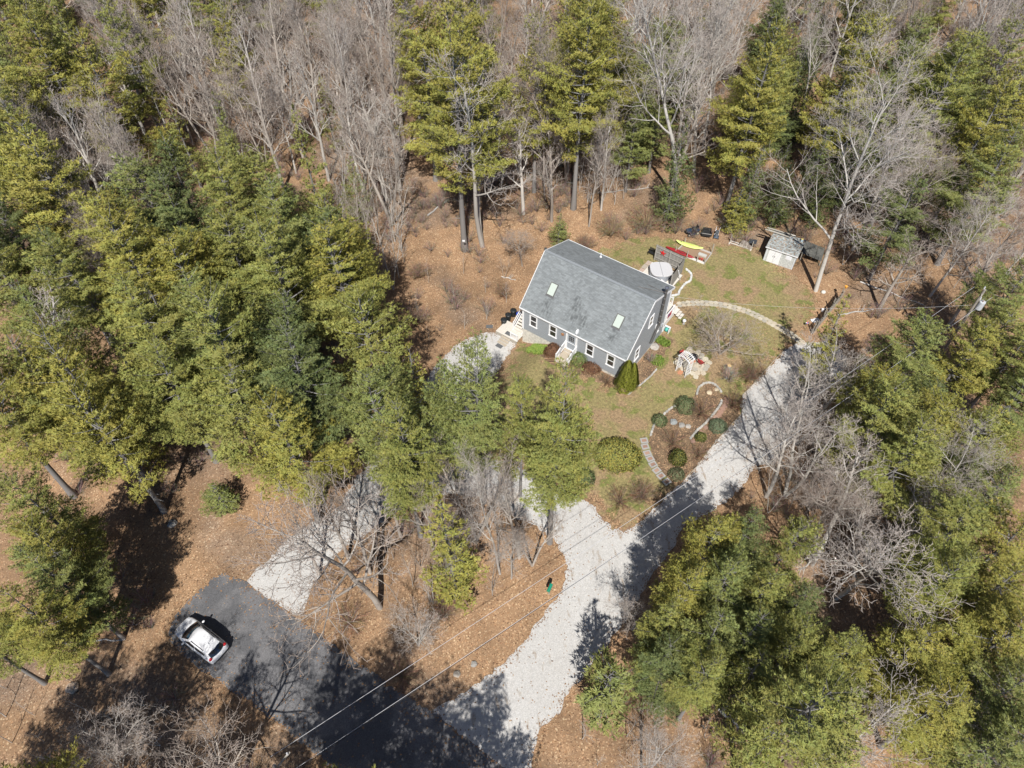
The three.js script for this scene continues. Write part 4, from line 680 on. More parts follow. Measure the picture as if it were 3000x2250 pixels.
[4,9,-79.42,7.8,1.05,5.01,0,3,0,0,325,24],[4,11.83,-83.98,5.6,1.21,4.71,0,4,0,0,325,24],[4,14.15,-76.01,5.4,0.9,5.4,3,1,0,0,325,24],[4,15.42,-86.4,6.6,1.12,0.99,0,2,0,0,325,24],[4,-7.9,-31.55,6.2,1.11,5.66,3,2,0,0,326,25],[4,-3.18,-26.44,6.1,1.01,2.36,1,2,0,0,326,25],
[4,-5.92,-24.87,5.8,1.17,6.2,1,2,0,0,326,25],[4,-3.87,-30.75,5.1,1.15,4.46,1,3,0,0,326,25],[4,-4.99,-29.32,3.2,1.05,0.69,2,4,0,0,326,25],[4,-7.43,-25.86,4.1,0.96,3.79,1,4,0,0,326,25],[4,-5.79,-31.53,4.2,1.21,5.51,0,0,0,0,326,25],[4,-1.57,-23.37,5.1,0.98,2.11,1,1,0,0,326,25],
[4,-1.14,-28.81,4.2,1.14,5.36,2,0,0,0,326,25],[4,0.97,-29.36,3.6,0.94,5.75,1,1,0,0,326,25],[4,-4.77,-27.08,5.8,1.04,1.53,0,2,0,0,326,25],[4,-7.96,-24.15,6.6,0.84,1.66,3,0,0,0,326,25],[4,-0.45,-30.68,5.3,0.9,0.23,2,0,0,0,326,25],[4,-9.75,-26.5,4.8,1.01,2.07,3,3,0,0,326,25],
[4,-1.17,-26.98,6.3,1.21,1.24,1,2,0,0,326,25],[4,-6.2,-22.73,5.8,1.1,2,0,4,0,0,326,25],[4,22.06,-30.81,6.8,1.09,3.23,1,1,0,0,327,26],[4,29.15,-35.41,4.1,1.13,0.51,3,0,0,0,327,26],[4,27.07,-36.4,4.6,1.07,0.42,2,1,0,0,327,26],[4,25.11,-37.31,3.9,0.89,3.47,1,0,0,0,327,26],
[4,25.11,-35.32,5,0.95,5.85,1,3,0,0,327,26],[4,27.83,-38.79,5.9,1.05,5.47,1,2,0,0,327,26],[4,26.38,-33.31,5.6,1.16,3.4,2,4,0,0,327,26],[4,29.28,-39.32,3.5,1.08,5.86,0,0,0,0,327,26],[4,25.24,-30.63,3.7,0.82,1.68,1,4,0,0,327,26],[4,24.52,-33.89,5.7,1.19,5.07,1,2,0,0,327,26],
[4,28.3,-37.27,4.6,0.89,1.47,0,1,0,0,327,26],[4,27.55,-35.01,5.8,1.24,2.16,0,3,0,0,327,26],[4,23.72,-30.92,5.4,1.23,2.32,1,0,0,0,327,26],[4,28.27,-31.77,5.8,0.82,2.65,0,1,0,0,327,26],[4,23.05,-33.62,5.4,1,3.51,2,4,0,0,327,26],[4,25.31,-32.13,3.8,0.82,0.97,0,3,0,0,327,26],
[4,38.23,-63.27,5.9,1.13,2.82,2,1,0,0,328,27],[4,42.99,-59.24,5.9,1.12,4.42,1,0,0,0,328,27],[4,49.49,-59.36,5.2,0.98,5.49,2,0,0,0,328,27],[4,46.32,-61.55,4.9,0.92,2.26,1,2,0,0,328,27],[4,42.3,-56.81,7.1,1.09,4.59,1,3,0,0,328,27],[4,59.21,-64.81,4.8,1.11,1.34,3,4,0,0,328,27],
[4,55.42,-58.14,4.8,0.88,4.52,3,0,0,0,328,27],[4,60.43,-71.93,7.6,1.16,0.07,0,3,0,0,328,27],[4,58.97,-68.02,6.2,1.11,1.24,3,3,0,0,328,27],[4,46.34,-65.67,7.7,0.84,4.43,1,1,0,0,328,27],[4,44.11,-54.13,5.2,1.2,2.01,3,0,0,0,328,27],[4,49.48,-67.4,5.3,0.97,4.81,0,4,0,0,328,27],
[4,62.93,-72.01,7.9,0.9,5.66,1,1,0,0,328,27],[4,56.74,-60.95,6,1.14,4.95,2,3,0,0,328,27],[4,56.92,-63.81,5.3,1.16,0.8,2,2,0,0,328,27],[4,53.63,-69.62,5.2,0.86,5.81,1,2,0,0,328,27],[4,52.83,-62.77,7.1,1.14,0.47,1,0,0,0,328,27],[4,51.93,-65.33,4.3,0.88,2.4,1,4,0,0,328,27],
[4,43.96,-62.06,6.6,0.92,5.63,1,2,0,0,328,27],[4,61.37,-68.29,6.4,1.23,4.99,0,2,0,0,328,27],[4,41.42,-62.98,7.5,1.15,1.35,0,0,0,0,328,27],[4,48.37,-56.68,4.7,1.01,5.29,1,0,0,0,328,27],[4,-4.7,-92.73,7.8,1.06,4.97,1,2,0,0,329,28],[4,-9.13,-97.52,7,1.11,1.29,2,2,0,0,329,28],
[4,-10.01,-94.08,9.2,1.18,5.55,0,2,0,0,329,28],[4,4.16,-101.76,6,1.19,4.44,3,0,0,0,329,28],[4,-10.39,-85.32,6.7,1.04,5.59,0,0,0,0,329,28],[4,-10.13,-104.51,6.2,1.02,0.86,0,2,0,0,329,28],[4,13.93,-102.2,7.5,0.98,1.8,2,4,0,0,329,28],[4,-6.63,-101.52,9.5,1.21,0.59,2,4,0,0,329,28],
[4,7.99,-92.79,6.3,0.83,0.32,3,1,0,0,329,28],[4,12.12,-91.62,7.4,1.24,5.85,0,3,0,0,329,28],[4,-8.94,-90.5,9.4,1.05,1.46,3,3,0,0,329,28],[4,9.88,-103.94,9.5,1.03,0.67,1,0,0,0,329,28],[4,-4.02,-80.66,10,1.04,0.58,2,0,0,0,329,28],[4,-1.95,-88.72,8.6,1.16,5.81,2,4,0,0,329,28],
[4,-15.35,-100.19,8.3,0.87,5.57,1,2,0,0,329,28],[4,6.95,-100.48,9.8,0.82,4.78,2,4,0,0,329,28],[4,15.79,-96.26,8.6,0.81,2.75,0,1,0,0,329,28],[4,-6.43,-104.54,7.7,1.07,5.36,2,3,0,0,329,28],[4,6.67,-103.14,8.4,0.98,4.96,3,0,0,0,329,28],[4,-15.61,-105.29,7.6,0.81,5.82,1,2,0,0,329,28],
[4,-5.89,-98.99,6.4,0.86,4.7,3,1,0,0,329,28],[4,19.76,-91.64,8.9,0.9,0.75,1,4,0,0,329,28],[4,-1.18,-79.45,8.4,0.98,2.41,1,4,0,0,329,28],[4,19.16,-96.7,6.4,1.06,0.46,1,4,0,0,329,28],[4,8.95,-85.59,7,0.95,3.57,1,2,0,0,329,28],[4,-3.34,-86.25,9.6,0.98,4.58,0,2,0,0,329,28],
[4,-13.1,-104.2,7.7,0.96,4.55,0,3,0,0,329,28],[4,12.99,-95.42,8.5,1.1,5.19,0,2,0,0,329,28],[4,14.59,-90,10,0.83,1.44,3,3,0,0,329,28],[4,0.71,-98.42,6.6,0.82,2.76,1,2,0,0,329,28],[4,8.97,-95.76,9.8,1.2,4.05,3,0,0,0,329,28],[4,1.6,-90.63,8.5,0.86,0.02,1,2,0,0,329,28],
[4,11.3,-99.93,8.6,1.14,0.77,1,2,0,0,329,28],[4,-12.12,-90.63,6.5,1.18,2.46,1,0,0,0,329,28],[4,24.7,-91.04,8.3,1.07,1.97,1,0,0,0,329,28],[4,25.41,-96.64,8.6,0.96,0.78,1,0,0,0,329,28],[4,-7.45,-85.67,7.3,0.87,4.92,1,2,0,0,329,28],[4,4.18,-98.8,7.5,0.89,2.43,3,2,0,0,329,28],
[4,19.94,-87.79,7.9,0.81,3.98,0,0,0,0,329,28],[4,-13.83,-97.64,6.1,0.82,2.31,1,4,0,0,329,28],[4,20.58,-99.13,9.1,1.21,4.21,0,1,0,0,329,28],[4,-8.35,-83.06,8,0.82,0.46,2,2,0,0,329,28],[4,24.64,-99.34,7.1,1.08,1.65,3,1,0,0,329,28],[4,3.99,-87.41,7.8,1.1,5.31,2,3,0,0,329,28],
[4,19.61,-13.37,5.1,1.01,4.81,2,3,0,0,330,29],[4,32.9,-13.21,4.8,0.98,4.79,0,1,0,0,330,29],[4,22.02,-12.33,5,0.82,4.55,1,2,0,0,330,29],[4,18.27,-11.37,5.3,1.13,2.74,3,0,0,0,330,29],[4,23.77,-15.29,5.5,0.98,3.01,1,2,0,0,330,29],[4,26.39,-14.28,3.2,1.16,3.05,1,1,0,0,330,29],
[4,15.49,-12.88,3.8,0.88,3.94,1,1,0,0,330,29],[4,33.3,-15.43,4.4,1.04,2.84,1,4,0,0,330,29],[4,17.05,-14,4.9,1.21,0.7,2,0,0,0,330,29],[4,27.97,-13.12,3.7,1,3.17,0,4,0,0,330,29],[4,13.47,-12.97,4.2,0.85,2.46,0,1,0,0,330,29],[4,28.86,-15.55,5.3,0.96,3.36,1,1,0,0,330,29],
[4,31.03,-11.83,5.9,1.24,5.06,0,2,0,0,330,29],[4,23.8,-13.2,3.2,0.81,5.85,1,2,0,0,330,29],[4,10.18,-12.8,2.7,0.83,1.83,0,0,0,0,331,30],[4,8.06,-13.03,4.4,1.01,5.2,2,0,0,0,331,30],[4,7.79,-16.3,3.4,1.22,2.82,1,0,0,0,331,30],[4,5.84,-11.2,2.9,0.99,3.26,0,0,0,0,331,30],
[4,4.91,-12.89,4.5,1.07,5.57,0,2,0,0,331,30],[4,-34.04,-14.46,3.1,0.81,5.47,2,0,0,0,332,31],[4,-27.21,-12.38,3.8,1.1,5.53,2,0,0,0,332,31],[4,-30.34,-14.64,5,0.86,2.99,1,0,0,0,332,31],[4,-30.85,-11.34,4.8,0.84,0.38,0,1,0,0,332,31],[4,-21.68,-14.01,3.3,0.82,2.48,2,0,0,0,332,31],
[4,-24.16,-14.39,3.9,1.08,6.26,2,2,0,0,332,31],[4,-20.02,-12.93,4.2,0.81,1.98,0,2,0,0,332,31],[4,-24.48,-12.48,5.3,0.9,3.64,2,4,0,0,332,31],[4,-34.87,-12.65,5.4,0.83,1.9,1,0,0,0,332,31],[4,-26.5,-15.11,4.6,0.94,3.76,1,4,0,0,332,31],[4,-22.63,-11.42,3.8,1.07,3.88,1,0,0,0,332,31],
[4,-36.9,-16.29,3.4,1.15,5.21,0,2,0,0,332,31],[4,-32.65,-12.71,3.1,1.18,0.94,1,2,0,0,332,31],[4,-31.77,-16.51,4,0.9,3.34,3,2,0,0,332,31],[4,-28.43,-14.17,3.5,0.8,0.24,0,1,0,0,332,31],[4,-36.07,-14.35,5.8,0.9,2.46,2,0,0,0,332,31],[4,-3.04,-60.51,2.7,1.06,1.07,0,3,0,0,333,32],
[4,-5.65,-63.18,4.4,0.87,1.36,1,2,0,0,333,32],[4,-9.55,-61.3,4,0.88,4.84,3,3,0,0,333,32],[4,-6.49,-58.46,4,0.89,1.52,1,0,0,0,333,32],[4,-0.65,-59.03,3.4,1.16,1.48,0,3,0,0,333,32],[4,-5.19,-54.7,3.2,1.02,5.93,0,3,0,0,333,32],[4,-0.91,-62.87,4.4,1,0.38,1,1,0,0,333,32],
[4,-8.89,-52.71,2.5,1.02,4.74,1,2,0,0,333,32],[4,-2.82,-56.24,3.3,0.87,5.13,2,4,0,0,333,32],[4,-10.52,-56.98,2.5,0.98,2.52,2,4,0,0,333,32],[3,-26.97,-129.98,14.6,4.11,5.02,2,7,0,0,334,33],[3,70.09,-133.73,15.4,3.81,3.73,3,7,0,0,334,33],[0,-6.14,-140.25,18,4.52,5.72,2,3,0,0,335,34],
[0,-59.75,-125.91,17.2,3.75,5.91,2,0,0,0,335,34],[3,26.39,-117.43,14,4.17,3.91,2,8,0,0,334,33],[3,2.68,-117.79,15.6,3.26,5.08,0,0,0,0,334,33],[3,80.09,-152.48,17.7,3.78,1.87,1,8,0,0,334,33],[3,55.12,-132.92,16.3,4.17,3.04,2,6,0,0,334,33],[3,22.85,-121.3,15.1,3.04,6.12,1,9,0,0,334,33],
[3,-15.44,-133.96,14.2,3.08,5.72,1,9,0,0,334,33],[0,-52.45,-106.69,17,4.3,0.18,0,4,0,0,335,34],[0,9.44,-142.22,20.1,5.11,2.08,1,2,0,0,335,34],[3,-66.48,-143.81,16,3.67,0.74,1,2,0,0,334,33],[0,65.72,-114.37,16.4,3.64,5.14,1,3,0,0,335,34],[3,64.83,-131.62,14.1,4.15,3.25,2,9,0,0,334,33],
[0,-46.91,-121.77,18.3,4.88,5.01,1,1,0,0,335,34],[0,27.79,-141.04,18.1,5.05,3.4,0,5,0,0,335,34],[3,53.84,-123.33,14.4,3.47,5.25,2,2,0,0,334,33],[3,6.09,-133.62,13.8,3.98,1.41,2,8,0,0,334,33],[0,-106.95,-143.97,17.7,5.05,5.97,0,1,0,0,335,34],[3,-72.47,-118.64,14.4,4.17,0.29,3,9,0,0,334,33],
[0,-75.9,-124.94,19.7,4.64,5.99,2,3,0,0,335,34],[0,-89.7,-142.18,20.8,5.19,4.51,1,2,0,0,335,34],[3,-75.75,-154.5,16.7,3.38,3.66,3,8,0,0,334,33],[3,-98.45,-146.92,13.4,3.26,5.85,3,6,0,0,334,33],[3,65.63,-152.46,17.2,3.22,1.48,0,9,0,0,334,33],[3,29.85,-135.84,15.2,3.65,2.35,3,4,0,0,334,33],
[3,68.62,-107.15,16,3.39,0.15,1,8,0,0,334,33],[3,99.37,-151.41,13.5,3.91,5.28,1,8,0,0,334,33],[3,-55.79,-146.22,16.3,3.42,1.34,0,8,0,0,334,33],[3,42.85,-114.19,17.4,3.4,4.74,1,7,0,0,334,33],[0,-99.59,-123.14,16,3.9,3.71,1,2,0,0,335,34],[3,-8.3,-116.28,13.6,3.13,5.07,0,8,0,0,334,33],
[0,39.75,-138.96,17.3,4.15,2.72,1,5,0,0,335,34],[3,85.69,-117.9,13.8,3.78,4.34,1,4,0,0,334,33],[3,57.05,-144.65,15.7,3.42,3.03,1,9,0,0,334,33],[3,-46.3,-146.59,15.6,3.61,2.12,3,8,0,0,334,33],[3,2.79,-112.66,13.3,4.18,4.2,3,8,0,0,334,33],[0,-100.93,-150.21,16.4,3.86,0.91,0,4,0,0,335,34],
[3,-67.58,-105.22,15.6,3.07,3.38,1,9,0,0,334,33],[3,-20.18,-119.16,15.8,3.84,5.98,0,7,0,0,334,33],[0,-4.91,-150.18,15.9,3.76,6.06,2,3,0,0,335,34],[3,93.69,-117.74,14.6,3.69,4.92,2,7,0,0,334,33],[0,-88.08,-154.77,15.7,4.36,2.37,0,3,0,0,335,34],[3,-77.87,-129.75,17.4,3.99,4.79,0,2,0,0,334,33],
[3,-0.63,-150.67,17.5,3.4,1.69,1,7,0,0,334,33],[0,-39.7,-125.25,20.2,4.02,1.27,1,4,0,0,335,34],[3,86.55,-104.35,17.9,4.15,5.27,1,7,0,0,334,33],[3,-56.28,-108.08,16.8,3.29,1.29,3,7,0,0,334,33],[0,92.69,-152.18,16,4.08,3.41,0,4,0,0,335,34],[3,-43.98,-115.65,13.8,3.83,2.75,3,8,0,0,334,33],
[3,61.35,-134.99,14.9,3.7,2.83,1,7,0,0,334,33],[3,76.85,-127.41,17.1,3.16,1.28,0,9,0,0,334,33],[3,-84.98,-99.04,14.5,3.29,4.96,0,8,0,0,334,33],[3,-30.77,-147.26,16.2,3.8,3.29,2,9,0,0,334,33],[3,-22.33,-138.46,14.6,3.23,4.98,1,4,0,0,334,33],[3,-85.67,-131.68,15.9,3.49,4.11,1,7,0,0,334,33],
[3,-89.48,-110.04,14.6,3.58,3.08,1,7,0,0,334,33],[3,-77.38,-92.63,13.2,3.11,2.69,1,1,0,0,334,33],[3,38.37,-143.62,13.8,3.09,1.45,0,9,0,0,334,33],[3,-22.46,-128.73,14.7,3.16,3.65,2,8,0,0,334,33],[3,-7.43,-125.96,17.3,3.06,1.47,2,4,0,0,334,33],[3,44.93,-142.87,15.1,4.14,1.44,0,8,0,0,334,33],
[3,38.29,-148.75,15.3,3.8,4.22,2,3,0,0,334,33],[3,11.93,-153.01,15.1,3.82,3.3,2,3,0,0,334,33],[3,-77.85,-104.67,13.6,3.05,3.12,2,9,0,0,334,33],[3,79.07,-146.47,17.9,3.94,4.3,1,9,0,0,334,33],[0,-62.64,-133.72,17.9,4.29,4.68,1,1,0,0,335,34],[3,75.48,-90.04,17.6,3.43,0.2,2,8,0,0,334,33],
[0,15.37,-121.57,16,3.79,2.25,1,1,0,0,335,34],[3,73.17,-114.49,15.6,4.16,2.15,1,7,0,0,334,33],[3,22.92,-145.06,13.1,4.13,6.1,2,9,0,0,334,33],[3,-14.83,-126.04,16.3,3.34,2.48,2,9,0,0,334,33],[3,-12.64,-146.22,17.3,3.07,3.93,2,2,0,0,334,33],[3,-14.41,-113.57,13.1,3.68,0.44,2,6,0,0,334,33],
[3,-10.07,-112.25,16.1,4.15,6.05,1,6,0,0,334,33],[0,-66.31,-135.73,19.8,4.15,6.14,0,0,0,0,335,34],[3,95.8,-131.21,17.3,3.31,4.88,1,7,0,0,334,33],[3,78.8,-103.97,16.4,3.48,2.16,1,8,0,0,334,33],[0,79.04,-114.79,17.2,3.82,5.88,1,2,0,0,335,34],[3,-84.46,-111.33,15.4,3.14,2.69,1,8,0,0,334,33],
[3,-96,-150.29,17.3,3.72,6.07,1,8,0,0,334,33],[3,106.15,-152.86,15.3,3.19,1.98,3,9,0,0,334,33],[3,18.62,-133.44,17.5,3.33,6.09,1,7,0,0,334,33],[3,53.59,-129.2,17.1,3.1,0.62,2,7,0,0,334,33],[3,33.08,-106.29,15.1,4.13,2.45,0,0,0,0,334,33],[0,2.7,-139.69,19.7,4.3,2.07,0,0,0,0,335,34],
[3,-97.29,-129.34,13.2,3.07,3.2,3,8,0,0,334,33],[3,-46.46,-132.25,16.9,3.84,1.59,1,7,0,0,334,33],[3,33.74,-122.25,13.1,3.69,2.28,1,7,0,0,334,33],[0,-78.5,-118.15,17.4,4.69,4.1,1,1,0,0,335,34],[3,90.64,-143.44,14.8,4.11,1.94,3,9,0,0,334,33],[3,50.08,-153.55,14.2,4.02,1.56,3,7,0,0,334,33],
[3,-104.1,-139.72,16.3,3.92,3.85,0,5,0,0,334,33],[0,-4.31,-110.01,16.6,3.9,4.55,1,4,0,0,335,34],[3,44.48,-138.41,17.6,3.25,5.58,0,7,0,0,334,33],[3,-38.66,-151.34,16.1,3.82,3.93,3,5,0,0,334,33],[3,71.86,-126.83,17,4.01,1.71,1,8,0,0,334,33],[3,-81.32,-102.56,13.7,3.93,0.31,0,0,0,0,334,33],
[3,-64.22,-124.78,16.5,3.19,0.08,1,6,0,0,334,33],[3,105.39,-146.81,17.9,3.16,2.81,0,7,0,0,334,33],[3,-56.98,-118.06,17.1,3.54,3.17,2,9,0,0,334,33],[0,48.33,-122.57,17.8,4.44,4.93,2,4,0,0,335,34],[0,11.48,-110.43,16.6,4.55,6.05,1,2,0,0,335,34],[3,-35.53,-118.81,17.8,3.87,2.65,2,3,0,0,334,33],
[3,85.61,-154.31,16.2,4.08,3.25,2,8,0,0,334,33],[0,89.08,-127.18,17.1,4.65,3.19,1,2,0,0,335,34],[3,-22.61,-153.69,17.1,3.19,5.62,1,9,0,0,334,33],[0,-29.64,-133.26,16.4,3.62,0.69,1,3,0,0,335,34],[3,84.16,-136.18,13.6,3.79,2.12,1,7,0,0,334,33],[3,38.17,-131.79,14.8,3.04,3.11,2,9,0,0,334,33],
[3,-109.7,-139.17,16.1,3.92,1.35,0,9,0,0,334,33],[3,4.17,-121.65,14.1,3.9,5.17,0,8,0,0,334,33],[3,-90.8,-120.2,15.4,3.11,4.6,0,8,0,0,334,33],[0,30.79,-113.68,19.3,4.25,3.56,0,5,0,0,335,34],[0,-65.27,-118.42,17.9,4.64,0.57,3,0,0,0,335,34],[3,-61.84,-153.48,17.7,3.78,0.12,3,7,0,0,334,33],
[0,-33.22,-152.65,18.9,4.67,3.95,1,0,0,0,335,34],[0,54,-117.16,16.8,3.64,2.05,1,4,0,0,335,34],[0,58,-154.36,16,4.75,0.93,1,4,0,0,335,34],[3,-19.78,-134.74,14.5,3.16,5.95,2,7,0,0,334,33],[3,28.61,-121.75,15.2,3.09,0.49,2,9,0,0,334,33],[3,80.54,-138.33,17.2,3.24,5.77,1,8,0,0,334,33],
[0,73.05,-150.21,19,4.57,3.75,1,2,0,0,335,34],[3,-52.74,-133.21,13.8,3.46,0.27,1,5,0,0,334,33],[0,-58.36,-137.12,19.3,4.34,5.24,1,4,0,0,335,34],[3,103.49,-137.77,14.6,3.78,4.56,0,7,0,0,334,33],[3,-91.21,-131.02,16.4,3.56,5.97,1,7,0,0,334,33],[0,33.79,-150.33,15,4.56,2.3,0,2,0,0,335,34],
[3,-60.02,-113.06,16.6,3.34,1.51,3,2,0,0,334,33],[3,34.83,-134.53,14.6,3.55,1.74,2,9,0,0,334,33],[0,-52.05,-112.82,19.8,4.84,2.59,1,0,0,0,335,34],[0,-39.19,-116.17,18.2,4.32,2.65,1,2,0,0,335,34],[3,-3.23,-146.51,15.9,4,0.91,0,9,0,0,334,33],[0,92.11,-137.25,17.4,4.29,4.55,2,5,0,0,335,34],
[3,-45.54,-152.1,15.3,3.63,0.47,3,1,0,0,334,33],[3,-38.68,-144.91,17.3,3.59,3.11,1,2,0,0,334,33],[3,-61.32,-145.81,15.3,3.99,3.16,0,8,0,0,334,33],[3,35.41,-116.18,16.3,3.75,5.24,3,0,0,0,334,33],[3,1.99,-134.7,15.9,3.41,2.94,0,7,0,0,334,33],[3,60.55,-104.99,14,3.44,2.23,1,8,0,0,334,33],
[0,-33.13,-127.46,19.5,4.15,0.35,0,1,0,0,335,34],[0,-86.37,-125.64,20.6,4.91,5.14,0,3,0,0,335,34],[3,20.67,-117.51,14.5,3.31,3.87,3,8,0,0,334,33],[0,-71.01,-94.86,20.9,4.74,5.24,2,5,0,0,335,34],[3,10.98,-134.35,15.4,4.16,0.49,3,7,0,0,334,33],[3,6.69,-149.89,16.2,3.47,5.01,0,8,0,0,334,33],
[3,8.03,-120.3,14.4,4.09,0.84,3,4,0,0,334,33],[0,-73.84,-130.69,17.2,3.78,6.24,1,4,0,0,335,34],[3,25.78,-125.67,15.5,3.18,3.96,1,8,0,0,334,33],[0,-21.89,-123.85,20.8,4.3,2.77,3,1,0,0,335,34],[0,52.29,-109.81,17,4.73,3.59,1,2,0,0,335,34],[0,-76.62,-110.03,18.8,4,3.97,1,3,0,0,335,34],
[3,21.75,-137.45,13.5,3.69,3.82,0,1,0,0,334,33],[0,61.31,-118.47,17.2,3.62,0.87,0,0,0,0,335,34],[3,-99.44,-154.36,14.8,3.66,0.74,1,8,0,0,334,33],[0,-49.96,-138.08,17,3.9,5.83,1,5,0,0,335,34],[3,-25.3,-145.63,14.7,3.26,1.67,1,1,0,0,334,33],[0,61.56,-151.16,16.9,4.01,4.34,0,4,0,0,335,34],
[0,101.89,-125.33,20.9,4.18,5.05,0,2,0,0,335,34],[0,-42.03,-111.91,18.5,4.62,5.55,1,0,0,0,335,34],[0,-6.13,-131.83,20.9,4.48,0.42,3,4,0,0,335,34],[3,-26.61,-153.5,14,3.88,5.76,1,7,0,0,334,33],[0,55.77,-137.76,20.6,4.56,2.17,2,2,0,0,335,34],[3,-54.71,-150.16,17.7,3.67,5.91,2,7,0,0,334,33],
[3,28.7,-148.44,17.1,4.05,2.07,1,9,0,0,334,33],[3,-76.14,-141.25,16.1,3.98,1.67,0,7,0,0,334,33],[3,46.75,-133.42,14.4,3.44,1.35,1,7,0,0,334,33],[3,-85.87,-136.36,17.8,3.73,1.06,2,9,0,0,334,33],[3,-26.28,-137.76,14.4,3.09,1.46,2,8,0,0,334,33],[3,-16.95,-149.78,13.1,3.98,3.14,2,9,0,0,334,33],
[3,-51.54,-146.09,14.9,3.48,1.15,1,8,0,0,334,33],[3,-67.78,-154.34,17.9,3.23,5.32,2,8,0,0,334,33],[0,66.57,-125.21,17.5,4.27,4.64,1,0,0,0,335,34],[3,-73.94,-136.51,13.9,3.26,5.2,3,9,0,0,334,33],[3,85.66,-144.43,17.7,3.94,4.92,0,7,0,0,334,33],[3,82.76,-98.35,17.7,3.06,3.98,2,9,0,0,334,33],
[3,78.3,-97.43,17.7,4.05,2.79,2,9,0,0,334,33],[3,52.55,-141.34,16,3.8,2.02,2,9,0,0,334,33],[0,-44.01,-106.69,15.8,4.44,3.08,1,0,0,0,335,34],[3,90.64,-121.66,18,3.08,1.43,2,8,0,0,334,33],[3,85.02,-149.17,15.8,3.57,3.28,2,8,0,0,334,33],[3,-51.31,-153.96,17.5,3.86,1.01,1,6,0,0,334,33],
[3,100.99,-144.45,16.1,3.8,0.44,3,7,0,0,334,33],[3,24.28,-153.53,16.4,3.22,4.71,3,8,0,0,334,33],[0,-70.39,-122.07,20,3.96,1.12,2,0,0,0,335,34],[0,74.01,-94.93,17.6,4.65,2.56,0,1,0,0,335,34],[3,72.5,-99.26,15.7,3.32,5.75,2,7,0,0,334,33],[3,48.83,-128.02,16.3,3.2,6.04,1,3,0,0,334,33],
[0,-84.68,-148.29,20.6,4.52,3.87,0,5,0,0,335,34],[0,32.23,-143.71,16.2,4.57,1.98,2,3,0,0,335,34],[3,-56.05,-128.6,16.2,4.18,3.26,2,7,0,0,334,33],[3,68.19,-92.06,14.5,3.93,4.25,3,8,0,0,334,33],[3,-32.05,-140.49,15,3.29,3.13,2,8,0,0,334,33],[3,68.84,-129.63,17.4,3.32,0.7,2,8,0,0,334,33],
[0,-97.01,-137.45,18.9,4.26,2.47,2,5,0,0,335,34],[3,-32.95,-110.74,16.5,3.14,1.32,1,7,0,0,334,33],[3,76.92,-142.14,13.6,3.56,2.01,3,8,0,0,334,33],[0,17.94,-145.63,18.2,4.31,6.08,0,4,0,0,335,34],[3,-90.75,-114.3,14.2,4,5.23,1,5,0,0,334,33],[3,44.69,-147.57,16,3.18,4.42,1,2,0,0,334,33],
[3,86.19,-110.61,13.8,3.75,5.77,2,7,0,0,334,33],[3,-12.27,-152.68,15.9,3.64,2.62,1,1,0,0,334,33],[3,-71.52,-144.62,17.9,3.51,5.32,2,5,0,0,334,33],[0,-28.18,-112.26,19.3,5.06,3.37,1,5,0,0,335,34],[3,-41.64,-138.17,16.4,3.03,0.17,3,4,0,0,334,33],[3,-46.2,-111.01,13.5,3.02,2.92,1,7,0,0,334,33],
[3,72.69,-103.4,16.7,3.13,4.33,1,9,0,0,334,33],[3,-82.75,-116.58,14.9,3.73,6.19,2,2,0,0,334,33],[3,-11.42,-129.26,16,3.13,2.58,0,7,0,0,334,33],[3,66.03,-143.13,17.2,4.09,0.41,1,7,0,0,334,33],[3,100.16,-133.06,13.4,3.8,5.38,1,8,0,0,334,33],[0,-80.13,-96.87,20.6,3.92,0.85,3,5,0,0,335,34],
[3,66.4,-148.25,15.6,3.28,3.91,1,2,0,0,334,33],[3,-80.34,-152.14,17,3.52,1.59,0,9,0,0,334,33],[3,-65.94,-90.29,15.4,3.47,5.01,3,3,0,0,334,33],[0,-60.93,-86.75,15.8,3.7,6.08,1,3,0,0,335,34],[0,-62.94,-72.92,20.8,4.34,6.23,1,3,0,0,335,34],[0,-60.12,-79.72,18.6,4.3,4.72,2,5,0,0,335,34],
[0,-48.07,-50.9,16.3,4.25,2.57,1,2,0,0,335,34],[0,-70.53,-82.57,17.7,4.29,1.63,2,1,0,0,335,34],[0,-53.52,-55.92,17.1,4.79,0.36,3,5,0,0,335,34],[3,-44.43,-42.74,13.5,4.03,0.22,0,8,0,0,334,33],[0,-58.2,-94.24,18.2,4.24,5.72,1,1,0,0,335,34],[0,-55.88,-86.56,20.9,4.54,1.32,1,3,0,0,335,34],
[0,-59.39,-69.36,16.3,3.74,2.81,2,0,0,0,335,34],[3,-65.53,-84.79,15.4,3.18,3.9,2,7,0,0,334,33],[3,-59.37,-63.06,14,3.23,1.36,1,8,0,0,334,33],[0,-74.49,-86.41,18.2,4.61,0.15,0,0,0,0,335,34],[3,-70.77,-90.02,14.4,3.07,4.18,3,8,0,0,334,33],[0,-48.48,-55.77,16.5,3.91,0.24,3,2,0,0,335,34],
[0,-66.65,-78.36,16.3,4.75,1.41,2,0,0,0,335,34],[3,-40.2,-55.54,13.8,3.36,4.9,3,1,0,0,334,33],[3,63.74,-77.97,17.4,4.18,3.62,1,8,0,0,334,33],[0,73.19,-86,20.1,4.88,3.92,0,4,0,0,335,34],[3,64.97,-86.69,13.6,3.94,3.26,1,8,0,0,334,33],[3,59.99,-87.51,17.4,3.14,4.12,1,1,0,0,334,33],
[3,57.81,-77.5,16.1,4.16,3.6,0,9,0,0,334,33],[3,81.04,-93.66,15.6,4,4.34,2,8,0,0,334,33],[3,69.76,-80.35,13.9,3.05,4.51,2,8,0,0,334,33],[3,68.01,-75.04,17.5,3.22,0.96,3,8,0,0,334,33],[0,62.83,-82.46,15.2,4.23,4.97,3,2,0,0,335,34]];
